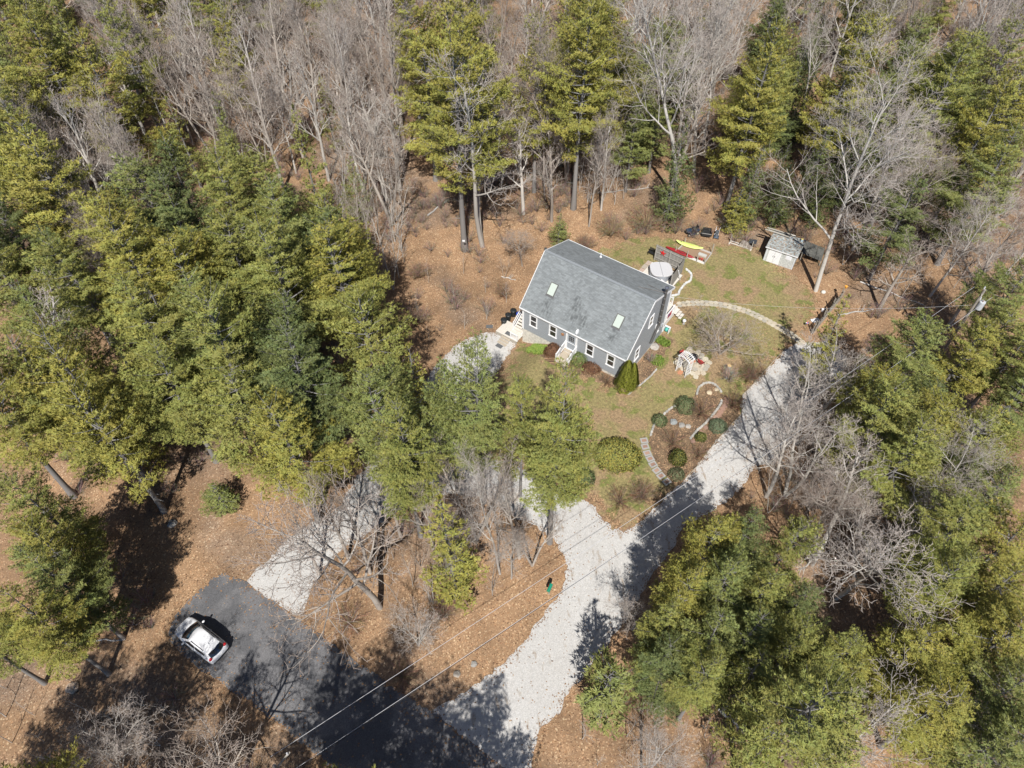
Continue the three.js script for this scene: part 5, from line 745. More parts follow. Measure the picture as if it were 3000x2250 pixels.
const KINDS = [['pine_tree', PINE, 'pine tree'], ['young_pine', YOUNG, 'pine tree'], ['hemlock_tree', HEM, 'hemlock'], ['bare_tree', BARE, 'bare tree'], ['sapling', SAP, 'sapling']], SLENDER = 'slender_tree';
for (const [kind, x, z, h, rad, turn, tint, variant, lx, lz, label, group] of TREES) {
  const [name, list, category] = KINDS[kind], v = list[variant % list.length], needle = kind < 3;
  const t = thing(kind === 3 && variant > 6 ? SLENDER : name, TREE_LABELS[label], category, x, z, turn, TREE_GROUPS[group]);
  t.rotation.set(lz, turn, -lx, 'ZXY'); const sy = h / v.H, sr = kind === 4 ? sy * rad : rad / v.R; t.scale.set(sr, sy, sr);
  part('trunk', v.wood, needle ? pineBark : bareBark[tint % 2], t); part('crown', v.leaf, needle ? foliageTints[tint] : bareBark[tint % 2], t);
  lit(t);
}

// ---------------------------------------------------------------- house
const M = {
  white: std(0.78, 0.78, 0.78, 0.55), siding: null, concrete: null, darkGlass: new THREE.MeshPhysicalMaterial({ color: lin(0.035, 0.032, 0.03), roughness: 0.08, clearcoat: 0.6 }),
  greyDoor: std(0.33, 0.36, 0.39, 0.6), greyWood: null, black: std(0.018, 0.019, 0.021, 0.5), pipe: std(0.16, 0.155, 0.15, 0.42, { metalness: 0.6 }), steel: std(0.5, 0.5, 0.52, 0.3, { metalness: 0.8 }), red: std(0.5, 0.03, 0.025, 0.4), green: std(0.02, 0.2, 0.12, 0.5),
};
const sidingTex = tex(256, 256, (x, y) => { const f = (y % 32) / 32, k = 0.93 + 0.07 * noise(x * 0.02, y * 0.06) + (rl() - 0.5) * 0.03; return f < 0.07 ? [150 * k, 150 * k, 150 * k] : [236 * k, 236 * k, 236 * k]; });
const sidingBump = tex(4, 256, (x, y) => { const f = (y % 32) / 32; return [255 - f * 200, 0, 0]; }, false);
M.siding = new THREE.MeshStandardMaterial({ color: lin(0.46, 0.49, 0.52), map: sidingTex, bumpMap: sidingBump, bumpScale: 0.012, roughness: 0.6 });
const concreteTex = tex(256, 256, (x, y) => { const k = 205 + 30 * fbm(x * 0.02, y * 0.02) + (rl() - 0.5) * 24; return [k, k * 0.985, k * 0.95]; });
M.concrete = new THREE.MeshStandardMaterial({ color: lin(0.95, 0.93, 0.88), map: concreteTex, roughness: 0.9 });
const woodTex = tex(256, 256, (x, y) => { const k = 190 + 40 * fbm(x * 0.006, y * 0.11) + (rl() - 0.5) * 26; return [k, k * 0.97, k * 0.92]; });
M.deck = new THREE.MeshStandardMaterial({ color: lin(0.85, 0.78, 0.68), map: woodTex, roughness: 0.85 });
M.paleDeck = new THREE.MeshStandardMaterial({ color: lin(1.25, 1.25, 1.25), map: woodTex, roughness: 0.8 });
M.greyWood = new THREE.MeshStandardMaterial({ color: lin(0.52, 0.53, 0.54), map: woodTex, roughness: 0.8 });
M.weathered = new THREE.MeshStandardMaterial({ color: lin(0.7, 0.69, 0.66), map: woodTex, roughness: 0.9 });
// asphalt shingles: courses of tabs with uneven tone, and run-off streaks below the two skylights and the valley between
function shingleTex(w, h, wm, hm, streaks) {
  return tex(w, h, (i, j) => {
    const x = (i / w) * wm, y = (j / h) * hm, row = Math.floor(y / 0.14), tab = Math.floor(x / 0.3 + (row % 2) * 0.5 + (row % 3) * 0.17), q = GR[(row * 7919 + tab * 104729) & 65535], f = (y / 0.14) % 1;
    let k = 0.9 + 0.14 * q + 0.06 * fbm(x * 0.4, y * 0.4) + (rl() - 0.5) * 0.08 - (f > 0.86 ? 0.12 : 0);
    if (streaks) for (const [sx, sy, sw, len] of streaks) { const d = (sy - y) / len; if (d > 0 && d < 1) { const wv = sw * (0.5 + d * 0.9), g = Math.abs(x - sx + 0.25 * noise(y * 1.2, sx) - d * 0.3) / wv; if (g < 1) k -= 0.2 * (1 - g) * (0.55 + 0.9 * noise(x * 3.1, y * 0.9)) * sstep(1, 0.6, d); } }
    return [clamp8(190 * k), clamp8(197 * k), clamp8(199 * k)];
  });
}
const HOUSE = { L: 12.7, D: 8.91, he: 2.79, hr: 7.33, hb: 5.78, dr: 4.37, x0: 0.15, x1: 12.55, v0: 0.3, v1: 8.65, yb: -0.42 };
const house = thing('house', 'blue-grey shingled cape house with white trim and two skylights', 'house', HX, HZ, -YAW, null, 0.594);
house.scale.setScalar(0.989);
const prism = (pts, x0, x1) => {                        // profile in (v back, y up), run along x
  const s = new THREE.Shape(pts.map(([v, y]) => new THREE.Vector2(v, y))), g = new THREE.ExtrudeGeometry(s, { depth: x1 - x0, bevelEnabled: false });
  g.applyMatrix4(new THREE.Matrix4().set(0, 0, 1, x0, 0, 1, 0, 0, -1, 0, 0, 0, 0, 0, 0, 1)); return g;
};
function uvBox(g, sx = 1) { const p = g.attributes.position, n = g.attributes.normal, uv = []; for (let i = 0; i < p.count; i++) { const ax = Math.abs(n.getX(i)), ay = Math.abs(n.getY(i)), az = Math.abs(n.getZ(i)); if (ay > ax && ay > az) uv.push(p.getX(i) * sx, p.getZ(i) * sx); else if (ax > az) uv.push(p.getZ(i) * sx, p.getY(i) * sx); else uv.push(p.getX(i) * sx, p.getY(i) * sx); } g.setAttribute('uv', new THREE.Float32BufferAttribute(uv, 2)); return g; }
{
  const h = HOUSE, T = 0.12;
  const wall = (pts) => uvBox(prism(pts, 0, T), 1);
  part('foundation', uvBox(box(h.x1 - h.x0 - 0.06, 3.2, h.v1 - h.v0 - 0.06, (h.x0 + h.x1) / 2, h.yb - 1.6 + 0.002, -(h.v0 + h.v1) / 2), 0.4), M.concrete, house);
  part('wall', uvBox(box(h.x1 - h.x0 - 2 * T, 3.0 - h.yb, T, (h.x0 + h.x1) / 2, (3.0 + h.yb) / 2, -h.v0 - T / 2)), M.siding, house);
  part('wall', uvBox(box(h.x1 - h.x0 - 2 * T, 5.72 - h.yb, T, (h.x0 + h.x1) / 2, (5.72 + h.yb) / 2, -h.v1 + T / 2)), M.siding, house);
  const gable = [[h.v0, h.yb], [h.v1, h.yb], [h.v1, 5.72], [h.dr, 7.18], [h.v0, 2.98]];
  part('wall', wall(gable), M.siding, house, [h.x0, 0, 0]);
  part('wall', wall(gable), M.siding, house, [h.x1 - T, 0, 0]).userData.label = 'sunlit gable wall with the stove pipe';
  // roof
  const nf = norm([0, h.dr, h.hr - h.he]), roof = part('roof', mergeGeometries([prism([[0, h.he], [h.dr, h.hr], [h.dr, h.hr - 0.15], [0.12, h.he - 0.03]], 0, h.L), prism([[h.dr + 0.001, h.hr], [h.D, h.hb], [h.D - 0.02, h.hb - 0.13], [h.dr + 0.001, h.hr - 0.15]], 0, h.L)]), std(0.2, 0.22, 0.235, 0.9), house);
  const quad = (a, b, c, d) => { const g = new THREE.BufferGeometry(); g.setAttribute('position', new THREE.Float32BufferAttribute([...a, ...b, ...c, ...a, ...c, ...d], 3)); g.setAttribute('uv', new THREE.Float32BufferAttribute([0, 0, 1, 0, 1, 1, 0, 0, 1, 1, 0, 1], 2)); g.computeVertexNormals(); return g; };
  const up = 0.012, fl = Math.hypot(h.dr, h.hr - h.he), bl = Math.hypot(h.D - h.dr, h.hr - h.hb);
  part('shingle_field', quad([0, h.he + up, -0.0], [h.L, h.he + up, 0], [h.L, h.hr + up, -h.dr], [0, h.hr + up, -h.dr]), new THREE.MeshStandardMaterial({ map: shingleTex(1024, 512, h.L, fl, [[2.7, 2.4, 0.9, 2.6], [5.6, 3.6, 1.1, 3.4], [7.0, 2.6, 0.7, 2.4], [10.2, 2.4, 0.6, 1.8]]), roughness: 0.9, color: lin(0.43, 0.43, 0.43) }), roof);
  part('shingle_field', quad([h.L, h.hb + up, -h.D], [0, h.hb + up, -h.D], [0, h.hr + up, -h.dr], [h.L, h.hr + up, -h.dr]), new THREE.MeshStandardMaterial({ map: shingleTex(1024, 512, h.L, bl), roughness: 0.9, color: lin(0.43, 0.43, 0.43) }), roof);
  const cap = new THREE.BoxGeometry(0.29, 0.02, 0.26), capMat = std(0.25, 0.27, 0.285, 0.9);
  for (let k = 0; k < 42; k++) part('ridge_shingle', cap, capMat, roof, [0.16 + k * 0.302, h.hr + 0.02 + (k % 2) * 0.006, -h.dr - 0.03], [0.1, 0, 0]);
  // trim
  part('fascia_board', box(h.L, 0.2, 0.035, h.L / 2, h.he - 0.1, 0.02), M.white, house); part('gutter_edge', box(h.L, 0.05, 0.1, h.L / 2, h.he + 0.0, 0.075), M.white, house);
  part('fascia_board', box(h.L, 0.2, 0.035, h.L / 2, h.hb - 0.1, -h.D - 0.02), M.white, house); part('drip_edge', box(h.L + 0.04, 0.03, 0.06, h.L / 2, h.hb + 0.02, -h.D - 0.01), M.white, house);
  for (const x of [-0.02, h.L + 0.02]) { part('rake_board', beam([x, h.he - 0.08, 0], [x, h.hr - 0.06, -h.dr], 0.05, 0.22), M.white, house); part('rake_board', beam([x, h.hr - 0.06, -h.dr], [x, h.hb - 0.08, -h.D], 0.05, 0.22), M.white, house); }
  const cb = (x, z, w, d, hgt2) => part('corner_board', box(w, hgt2 - h.yb, d, x, (hgt2 + h.yb) / 2, z), M.white, house);
  cb(h.x0 + 0.09, -h.v0 + 0.015, 0.22, 0.03, 2.68); cb(h.x1 - 0.07, -h.v0 + 0.015, 0.16, 0.03, 2.68); cb(h.x1 + 0.015, -h.v0 - 0.05, 0.03, 0.14, 2.75); cb(h.x1 + 0.015, -h.v1 + 0.08, 0.03, 0.16, 5.6); cb(h.x0 - 0.015, -h.v0 - 0.05, 0.03, 0.14, 2.75);
  part('soffit', box(h.L - 0.06, 0.02, 0.3, h.L / 2, h.he - 0.19, -0.14), M.white, house);
}
function sashWindow(parent, w, hh, place) {              // frame, two sashes with a pane each, sill
  const g = new THREE.Group(); g.name = 'window'; place(g); parent.add(g); const t = 0.11;
  part('frame', mergeGeometries([box(t, hh, 0.06, -w / 2 + t / 2, 0, 0.03), box(t, hh, 0.06, w / 2 - t / 2, 0, 0.03), box(w - 2 * t, t, 0.06, 0, hh / 2 - t / 2, 0.03)]), M.white, g);
  part('sill', box(w + 0.05, 0.1, 0.1, 0, -hh / 2 + 0.05, 0.05), M.white, g);
  const iw = w - 2 * t, ih = hh - t - 0.1, y0 = (0.1 - t) / 2;
  part('meeting_rail', box(iw, 0.07, 0.045, 0, y0, 0.022), M.white, g);
  for (const s of [-1, 1]) {
    part('sash', mergeGeometries([box(0.045, ih / 2 - 0.04, 0.03, -iw / 2 + 0.023, y0 + s * ih / 4, 0.017), box(0.045, ih / 2 - 0.04, 0.03, iw / 2 - 0.023, y0 + s * ih / 4, 0.017)]), M.white, g);
    part('pane', box(iw - 0.09, ih / 2 - 0.04, 0.012, 0, y0 + s * ih / 4, 0.008), M.darkGlass, g);
  }
  return g;
}
for (const x of [1.57, 4.01, 8.48, 10.92]) sashWindow(house, 0.97, 1.62, (g) => g.position.set(x, 1.38, -HOUSE.v0));
for (const [v, y, w, hh] of [[4.75, 4.3, 0.85, 1.5], [2.7, 1.35, 0.92, 1.6], [6.75, 1.65, 0.95, 1.6]]) sashWindow(house, w, hh, (g) => { g.position.set(HOUSE.x1, y, -v); g.rotation.y = Math.PI / 2; });
{ // front door with nine lights
  const d = new THREE.Group(); d.name = 'door'; d.position.set(6.3, 0.08, -HOUSE.v0); house.add(d);
  part('frame', mergeGeometries([box(0.2, 2.32, 0.09, -0.58, 1.16, 0.045), box(0.2, 2.32, 0.09, 0.58, 1.16, 0.045), box(0.96, 0.2, 0.07, 0, 2.22, 0.035)]), M.white, d);
  part('leaf', box(0.95, 2.08, 0.04, 0, 1.06, 0.02), M.greyDoor, d); part('rail', box(0.95, 0.06, 0.03, 0, 0.92, 0.055), M.white, d); part('threshold', box(1.0, 0.07, 0.14, 0, 0.0, 0.07), M.white, d);
  const pane = box(0.17, 0.2, 0.01); for (let i = 0; i < 3; i++) for (let j = 0; j < 3; j++) part('pane', pane, M.darkGlass, d, [-0.21 + i * 0.21, 1.3 + j * 0.25, 0.046]);
  const pl = box(0.012, 0.72, 0.01); for (let i = 0; i < 3; i++) part('groove', pl, std(0.16, 0.18, 0.2), d, [-0.24 + i * 0.24, 0.48, 0.044]);
  part('handle', bar([0.4, 1.0, 0.05], [0.4, 1.0, 0.1], 0.025), M.steel, d);
}
for (const [x] of [[2.55], [10.29]]) {                   // skylights on the front slope
  const s = new THREE.Group(); s.name = 'skylight'; const v = 2.14, y = HOUSE.he + (v / HOUSE.dr) * (HOUSE.hr - HOUSE.he); s.position.set(x, y, -v); s.rotation.x = Math.atan2(HOUSE.hr - HOUSE.he, HOUSE.dr) - 0; house.add(s);
  part('frame', mergeGeometries([box(0.08, 0.12, 1.36, -0.4, 0.07, 0), box(0.08, 0.12, 1.36, 0.4, 0.07, 0), box(0.72, 0.12, 0.08, 0, 0.07, -0.64), box(0.72, 0.12, 0.08, 0, 0.07, 0.64)]), std(0.13, 0.13, 0.12, 0.5), s);
  part('pane', box(0.72, 0.02, 1.2, 0, 0.105, 0), new THREE.MeshPhysicalMaterial({ color: lin(0.5, 0.56, 0.5), roughness: 0.12, clearcoat: 0.4 }), s);
  part('flashing', box(1.0, 0.015, 0.16, 0, 0.024, 0.77), std(0.12, 0.12, 0.125, 0.5), s);
}
{ // stove pipe up the gable, with cap and roof braces
  const p = new THREE.Group(); p.name = 'stove_pipe'; house.add(p); const x = HOUSE.x1 + 0.28, v = 6.35;
  part('flue', mergeGeometries([bar([x, 2.7, -v], [x, 7.55, -v], 0.13, 14), bar([x, 2.75, -v], [x, 2.6, -v + 0.02], 0.135, 14)]), M.pipe, p);
  part('elbow', bar([x, 2.65, -v], [HOUSE.x1 + 0.22, 0.75, -5.35], 0.125, 14), M.pipe, p);
  const ring = new THREE.CylinderGeometry(0.145, 0.145, 0.05, 14); for (let k = 0; k < 6; k++) part('clamp', ring, M.steel, p, [x, 3.1 + k * 0.8, -v]);
  part('cap', mergeGeometries([new THREE.CylinderGeometry(0.2, 0.2, 0.16, 16).translate(x, 7.62, -v), new THREE.ConeGeometry(0.21, 0.1, 16).translate(x, 7.75, -v)]), std(0.28, 0.3, 0.36, 0.3, { metalness: 0.7 }), p);
  for (const [bx, bv] of [[10.6, 6.9], [10.2, 5.6]]) part('brace', bar([x, 7.0, -v], [bx, HOUSE.hr - ((bv - HOUSE.dr) / (HOUSE.D - HOUSE.dr)) * (HOUSE.hr - HOUSE.hb) + 0.03, -bv], 0.014, 5), std(0.22, 0.17, 0.13, 0.6, { metalness: 0.5 }), p);
  for (const y of [3.6, 5.4]) part('bracket', beam([HOUSE.x1, y, -v], [x - 0.1, y, -v], 0.05, 0.03), M.steel, p);
}
{
  const ry = (v) => HOUSE.hr - ((v - HOUSE.dr) / (HOUSE.D - HOUSE.dr)) * (HOUSE.hr - HOUSE.hb);
  part('vent_pipe', mergeGeometries([bar([4.38, ry(8.27), -8.27], [4.38, ry(8.27) + 0.5, -8.27], 0.06, 10), new THREE.CylinderGeometry(0.11, 0.15, 0.08, 10).translate(4.38, ry(8.27) + 0.04, -8.27)]), M.white, house);
  const dish = new THREE.Group(); dish.name = 'satellite_dish'; dish.position.set(6.98, 3.0, -0.1); house.add(dish);
  part('reflector', new THREE.SphereGeometry(0.55, 18, 6, 0, 6.283, 0, 0.5).translate(0, -0.5, 0).scale(1, 1, 1.15), new THREE.MeshStandardMaterial({ color: lin(0.72, 0.73, 0.74), roughness: 0.45, side: THREE.DoubleSide }), dish, [0, 0.25, 0], [0.35, 0, -1.25]);
  part('arm', bar([0, -0.1, 0], [0.02, 0.25, 0], 0.02), M.steel, dish); part('receiver', bar([0.2, 0.05, 0.1], [0.42, 0.2, 0.16], 0.03), M.steel, dish);
  const lamp = new THREE.Group(); lamp.name = 'wall_ornament'; lamp.position.set(5.22, 1.72, -HOUSE.v0 + 0.02); house.add(lamp);
  part('wreath', new THREE.TorusGeometry(0.13, 0.06, 6, 12), std(0.32, 0.15, 0.07, 0.9), lamp, [0, 0, 0.05]); part('bow', new THREE.SphereGeometry(0.06, 8, 6), std(0.45, 0.25, 0.12), lamp, [0, 0.12, 0.08]);
  part('flue_pipe', mergeGeometries([bar([-0.35, 1.5, -5.0], [-0.35, 6.9, -5.0], 0.09, 10), new THREE.CylinderGeometry(0.15, 0.15, 0.2, 10).translate(-0.35, 6.95, -5.0)]), M.pipe, house).userData.label = 'grey flue pipe beyond the left roof edge';
  part('downspout', mergeGeometries([bar([HOUSE.x1 + 0.06, -0.3, -8.4], [HOUSE.x1 + 0.06, 5.5, -8.4], 0.045)]), M.white, house);
  part('electric_meter', box(0.12, 0.4, 0.3, HOUSE.x1 + 0.06, 1.1, -8.0), std(0.4, 0.42, 0.44), house);
}
const hw = (u, y, v) => { const k = 0.989, x = u * k, z = -v * k; return [HX + x * CU - z * SU, 0.594 + y * k, HZ + x * SU + z * CU]; };   // house frame -> world
function atHouse(name, label, category, u, v, y, group) { const p = hw(u, y, v); const o = thing(name, label, category, p[0], p[2], -YAW, group, p[1]); return o; }
const pt = (w) => box(w, w, w);
function railing(parent, a, b, hgt2 = 0.95, gapB = 0.16, posts = true) {   // sloped or level rail with balusters, in the parent's frame
  const r = new THREE.Group(); r.name = 'railing'; parent.add(r);
  const L = Math.hypot(b[0] - a[0], b[2] - a[2]), n = Math.max(1, Math.round(L / gapB)), top = (p) => [p[0], p[1] + hgt2, p[2]], low = (p) => [p[0], p[1] + 0.12, p[2]];
  part('top_rail', beam(top(a), top(b), 0.09, 0.05), M.white, r); part('bottom_rail', beam(low(a), low(b), 0.05, 0.05), M.white, r);
  if (posts) for (const p of [a, b]) part('post', box(0.1, hgt2 + 0.12, 0.1, p[0], p[1] + (hgt2 + 0.12) / 2, p[2]), M.white, r);
  const g = box(0.035, hgt2 - 0.14, 0.035); for (let k = 1; k < n; k++) { const t = k / n; part('baluster', g, M.white, r, [lerp(a[0], b[0], t), lerp(a[1], b[1], t) + 0.05 + hgt2 / 2, lerp(a[2], b[2], t)]); }
  return r;
}
{ // front stoop
  const s = atHouse('front_steps', 'wooden front steps with white railings at the house door', 'steps', 6.3, 0.3, -0.6);
  const board = (y, v0, v1, n, m) => { const g = rbox(1.22, 0.05, (v0 - v1) / n - 0.012, 0.008, 1); for (let k = 0; k < n; k++) part('tread_board', g, m, s, [0, y + 0.6, -((v0 - 0.3) - (k + 0.5) * ((v0 - v1) / n))]); };
  board(0.04, 0.29, -0.12, 3, M.deck); board(-0.16, -0.12, -1.12, 7, M.deck); board(-0.36, -1.12, -1.5, 3, M.deck);
  part('riser', mergeGeometries([box(1.2, 0.58, 0.03, 0, 0.31, 0.38), box(1.2, 0.38, 0.03, 0, 0.21, 1.39), box(1.2, 0.18, 0.03, 0, 0.1, 1.77)]), M.paleDeck, s);
  for (const x of [-0.66, 0.66]) { part('stringer', box(0.05, 0.4, 1.4, x * 0.94, 0.2, 0.7), M.paleDeck, s); railing(s, [x, 0.62, 0.06], [x, 0.42, 0.95]); railing(s, [x, 0.42, 0.95], [x, 0.1, 1.75]); }
}
{ // flight of stairs up the left end wall
  const s = atHouse('side_stairs', 'white wooden staircase climbing the left end of the house', 'staircase', -0.75, 0.8, -2.05), n = 16, rise = 0.2, run = 0.27, g = rbox(1.15, 0.05, 0.27, 0.01, 1);
  for (let k = 0; k < n; k++) part('tread', g, M.paleDeck, s, [0, rise * (k + 1), -run * k - 0.13]);
  for (const x of [-0.6, 0.56]) part('stringer', beam([x, 0.02, 0.1], [x, rise * n - 0.1, -run * n], 0.05, 0.26), M.white, s);
  const px = -0.62, a = [px, 0.1, 0], b = [px, rise * n, -run * n];
  const r = new THREE.Group(); r.name = 'railing'; s.add(r);
  for (const hh of [0.5, 1.0]) part('rail', beam([px, a[1] + hh, 0.05], [px, b[1] + hh, b[2]], 0.06, 0.12), M.white, r);
  for (const t of [0, 0.5, 1]) part('post', box(0.11, 1.25, 0.11, px, lerp(a[1], b[1], t) + 0.5, lerp(0, b[2], t)), M.white, r);
  part('top_landing', box(1.2, 0.08, 1.4, 0, rise * n, -run * n - 0.7), M.paleDeck, s); railing(s, [px, rise * n, -run * n], [px, rise * n, -run * n - 1.4], 1.0);
  part('leg', mergeGeometries([box(0.1, 3.9, 0.1, -0.55, rise * n / 2 - 0.45, -run * n - 1.3), box(0.1, 3.9, 0.1, -0.55, rise * n / 2 - 0.45, -run * n - 0.1)]), M.white, s);
}
{ // landing and steps at the basement corner
  const s = atHouse('side_landing', 'weathered pale wooden landing at the left front corner of the house', 'deck', -1.45, 0.6, -2.5);
  const g = rbox(2.8, 0.04, 0.185, 0.008, 1); for (let k = 0; k < 10; k++) part('board', g, M.paleDeck, s, [0, 0.43, 0.95 - k * 0.2]);
  part('frame', mergeGeometries([box(2.8, 0.4, 0.04, 0, 0.2, 1.05), box(2.8, 0.4, 0.04, 0, 0.2, -0.98), box(0.04, 0.4, 2.0, -1.38, 0.2, 0.03)]), M.weathered, s);
  const st = rbox(1.15, 0.05, 0.3, 0.01, 1); for (let k = 0; k < 3; k++) part('step', st, M.deck, s, [0.05, 0.3 - k * 0.13, 1.24 + k * 0.32]);
  const r = railing(s, [0.55, 0.45, 1.0], [1.42, 0.45, 1.0], 0.85, 0.13); r.userData.label = 'short white railing with balusters';
  const mat = (lab, u, v, y, t) => { const m = atHouse('door_mat', lab, 'mat', u, v, y); m.rotation.y += t; part('pad', rbox(0.75, 0.02, 0.5, 0.008, 1), std(0.1, 0.105, 0.11, 0.95), m, [0, 0.012, 0]); const rib = box(0.7, 0.008, 0.03); for (let k = 0; k < 6; k++) part('rib', rib, std(0.14, 0.145, 0.15, 0.95), m, [0, 0.026, -0.2 + k * 0.08]); };
  mat('grey door mat on the pale landing', -1.45, 0.0, -2.045, 0); mat('grey mat at the foot of the landing steps', -1.45, -1.75, -2.5, 0); mat('grey mat lying on leaf litter beside the trash cans', -4.1, 0.0, -2.52, 0.6);
}
function trashCan(label, u, v, colour, turn) {
  const p = hw(u, 0, v), c = thing('trash_can', label, 'trash can', p[0], p[2], turn, 'bins beside the side stairs');
  part('bin', new THREE.CylinderGeometry(0.34, 0.27, 0.85, 14).translate(0, 0.43, 0), colour, c); part('lid', new THREE.LatheGeometry([[0, 0.98], [0.2, 0.96], [0.34, 0.9], [0.37, 0.85], [0.34, 0.85]].map(([x, y]) => new THREE.Vector2(x, y)), 16), colour, c);
  part('handle', new THREE.TorusGeometry(0.09, 0.018, 5, 10, 3.14).translate(0, 0.96, 0), colour, c);
}
const binBlack = std(0.02, 0.024, 0.026, 0.38);
trashCan('black trash can standing on the edge of the pale landing', -2.95, 1.15, binBlack, 0.3); trashCan('black trash can in the middle of the row by the side stairs', -3.0, 2.05, binBlack, 1.1); trashCan('black trash can farthest back by the side stairs', -2.95, 2.95, binBlack, 2.0);
trashCan('blue recycling bin half hidden by the stair railing', -2.1, 2.9, std(0.02, 0.06, 0.38, 0.45), 0.4);
for (const o of scene.children) if (!o.userData.kind) lit(o);

// ---------------------------------------------------------------- back yard: porch, deck, hot tub, privacy fence
{
  const s = atHouse('back_porch', 'small white railed porch at the back right corner of the house', 'porch', 11.3, 10.9, -0.7);
  const g = rbox(2.0, 0.04, 0.2, 0.008, 1); for (let k = 0; k < 17; k++) part('floor_board', g, M.paleDeck, s, [0, 0.75, 1.95 - k * 0.215]);
  for (const x of [-0.97, 0.97]) part('skirt', box(0.04, 0.66, 3.6, x, 0.38, 0.2), M.white, s); part('skirt', box(1.9, 0.66, 0.04, 0, 0.38, -1.6), M.white, s);
  railing(s, [0.95, 0.77, 1.9], [0.95, 0.77, -0.6], 0.9, 0.15); railing(s, [-0.95, 0.77, 1.9], [-0.95, 0.77, -1.55], 0.9, 0.15); railing(s, [-0.95, 0.77, -1.55], [0.3, 0.77, -1.55], 0.9, 0.15);
  const st = rbox(0.32, 0.05, 0.95, 0.01, 1); for (let k = 0; k < 3; k++) part('step', st, M.paleDeck, s, [1.15 + k * 0.3, 0.56 - k * 0.19, -1.1]);
  part('flag', box(0.03, 0.55, 0.8, 1.02, 1.25, 0.5), std(0.45, 0.05, 0.06, 0.8), s); part('flag_canton', box(0.034, 0.3, 0.34, 1.025, 1.37, 0.72), std(0.03, 0.05, 0.22, 0.8), s);
}
{
  const s = atHouse('hot_tub_deck', 'pale grey painted deck around the hot tub behind the house', 'deck', 8.2, 13.5, -0.62), g = rbox(3.9, 0.04, 0.2, 0.008, 1);
  for (let k = 0; k < 42; k++) part('board', g, M.paleDeck, s, [0, 0.27, 4.55 - k * 0.215]);
  part('frame', mergeGeometries([box(3.86, 0.22, 0.05, 0, 0.12, 4.6), box(3.86, 0.22, 0.05, 0, 0.12, -4.36), box(0.05, 0.22, 9, -1.92, 0.12, 0.1), box(0.05, 0.22, 9, 1.92, 0.12, 0.1)]), M.weathered, s);
  const ps = atHouse('paver_strip', 'row of tan pavers along the left side of the hot tub deck', 'pavers', 5.85, 14.6, -0.61), pg = rbox(0.6, 0.06, 0.75, 0.02, 1); for (let k = 0; k < 8; k++) part('paver', pg, std(0.4 + (k % 3) * 0.03, 0.35, 0.29, 0.9), ps, [(k % 2) * 0.04, 0.03, 2.6 - k * 0.82], [0, 0.03 * (k % 3), 0]);
}
{
  const t = atHouse('hot_tub', 'hot tub with closed off-white folding cover on the pale deck', 'hot tub', 8.1, 16.3, -0.31), oct = (r, hh, b) => { const s = new THREE.Shape(); for (let k = 0; k <= 32; k++) { const a = (k / 32) * 6.2832, q = r / Math.pow(Math.pow(Math.abs(Math.cos(a)), 3.2) + Math.pow(Math.abs(Math.sin(a)), 3.2), 1 / 3.2); s[k ? 'lineTo' : 'moveTo'](Math.cos(a) * q, Math.sin(a) * q); } return new THREE.ExtrudeGeometry(s, { depth: hh, bevelEnabled: true, bevelSize: b, bevelThickness: b, bevelSegments: 3 }).rotateX(-Math.PI / 2); };
  part('cabinet', oct(1.12, 0.82, 0.01), std(0.3, 0.32, 0.35, 0.7), t);
  const half = (s) => { const sh = new THREE.Shape(); for (let k = 0; k <= 20; k++) { const a = (k / 20) * Math.PI, q = 1.17 / Math.pow(Math.pow(Math.abs(Math.cos(a)), 3.2) + Math.pow(Math.abs(Math.sin(a)), 3.2), 1 / 3.2); sh[k ? 'lineTo' : 'moveTo'](Math.cos(a) * q, Math.max(0.012, Math.sin(a) * q)); } sh.closePath(); return new THREE.ExtrudeGeometry(sh, { depth: 0.1, bevelEnabled: true, bevelSize: 0.03, bevelThickness: 0.03, bevelSegments: 2 }).rotateX(-Math.PI / 2).rotateY(s > 0 ? -0.9 : Math.PI - 0.9); };
  for (const s of [-1, 1]) part('cover_half', half(s), std(0.56, 0.56, 0.57, 0.6), t, [s * 0.035, 0.86, 0]);
  const st = rbox(0.8, 0.2, 0.35, 0.03, 1); part('step', st, M.greyWood, t, [-0.1, 0.1, 1.45]); part('step', st, M.greyWood, t, [-0.1, 0.3, 1.27]);
  const ch = (lab, u, v, turn) => { const c = atHouse('deck_chair', lab, 'chair', u, v, -0.31); c.rotation.y += turn; part('seat', rbox(0.5, 0.05, 0.5, 0.02, 1), M.white, c, [0, 0.42, 0]); part('back', rbox(0.5, 0.85, 0.05, 0.02, 1), M.white, c, [0, 0.86, -0.3], [-0.35, 0, 0]); for (const x of [-0.24, 0.24]) { part('arm', rbox(0.06, 0.04, 0.55, 0.015, 1), M.white, c, [x, 0.64, -0.02]); for (const z of [-0.22, 0.22]) part('leg', box(0.045, 0.62, 0.045, x, 0.31, z), M.white, c); } };
  ch('white deck chair nearest the house wall by the hot tub', 7.2, 13.2, 0.5); ch('white deck chair between the hot tub and the side fence panel', 9.1, 14.0, -0.4);
}
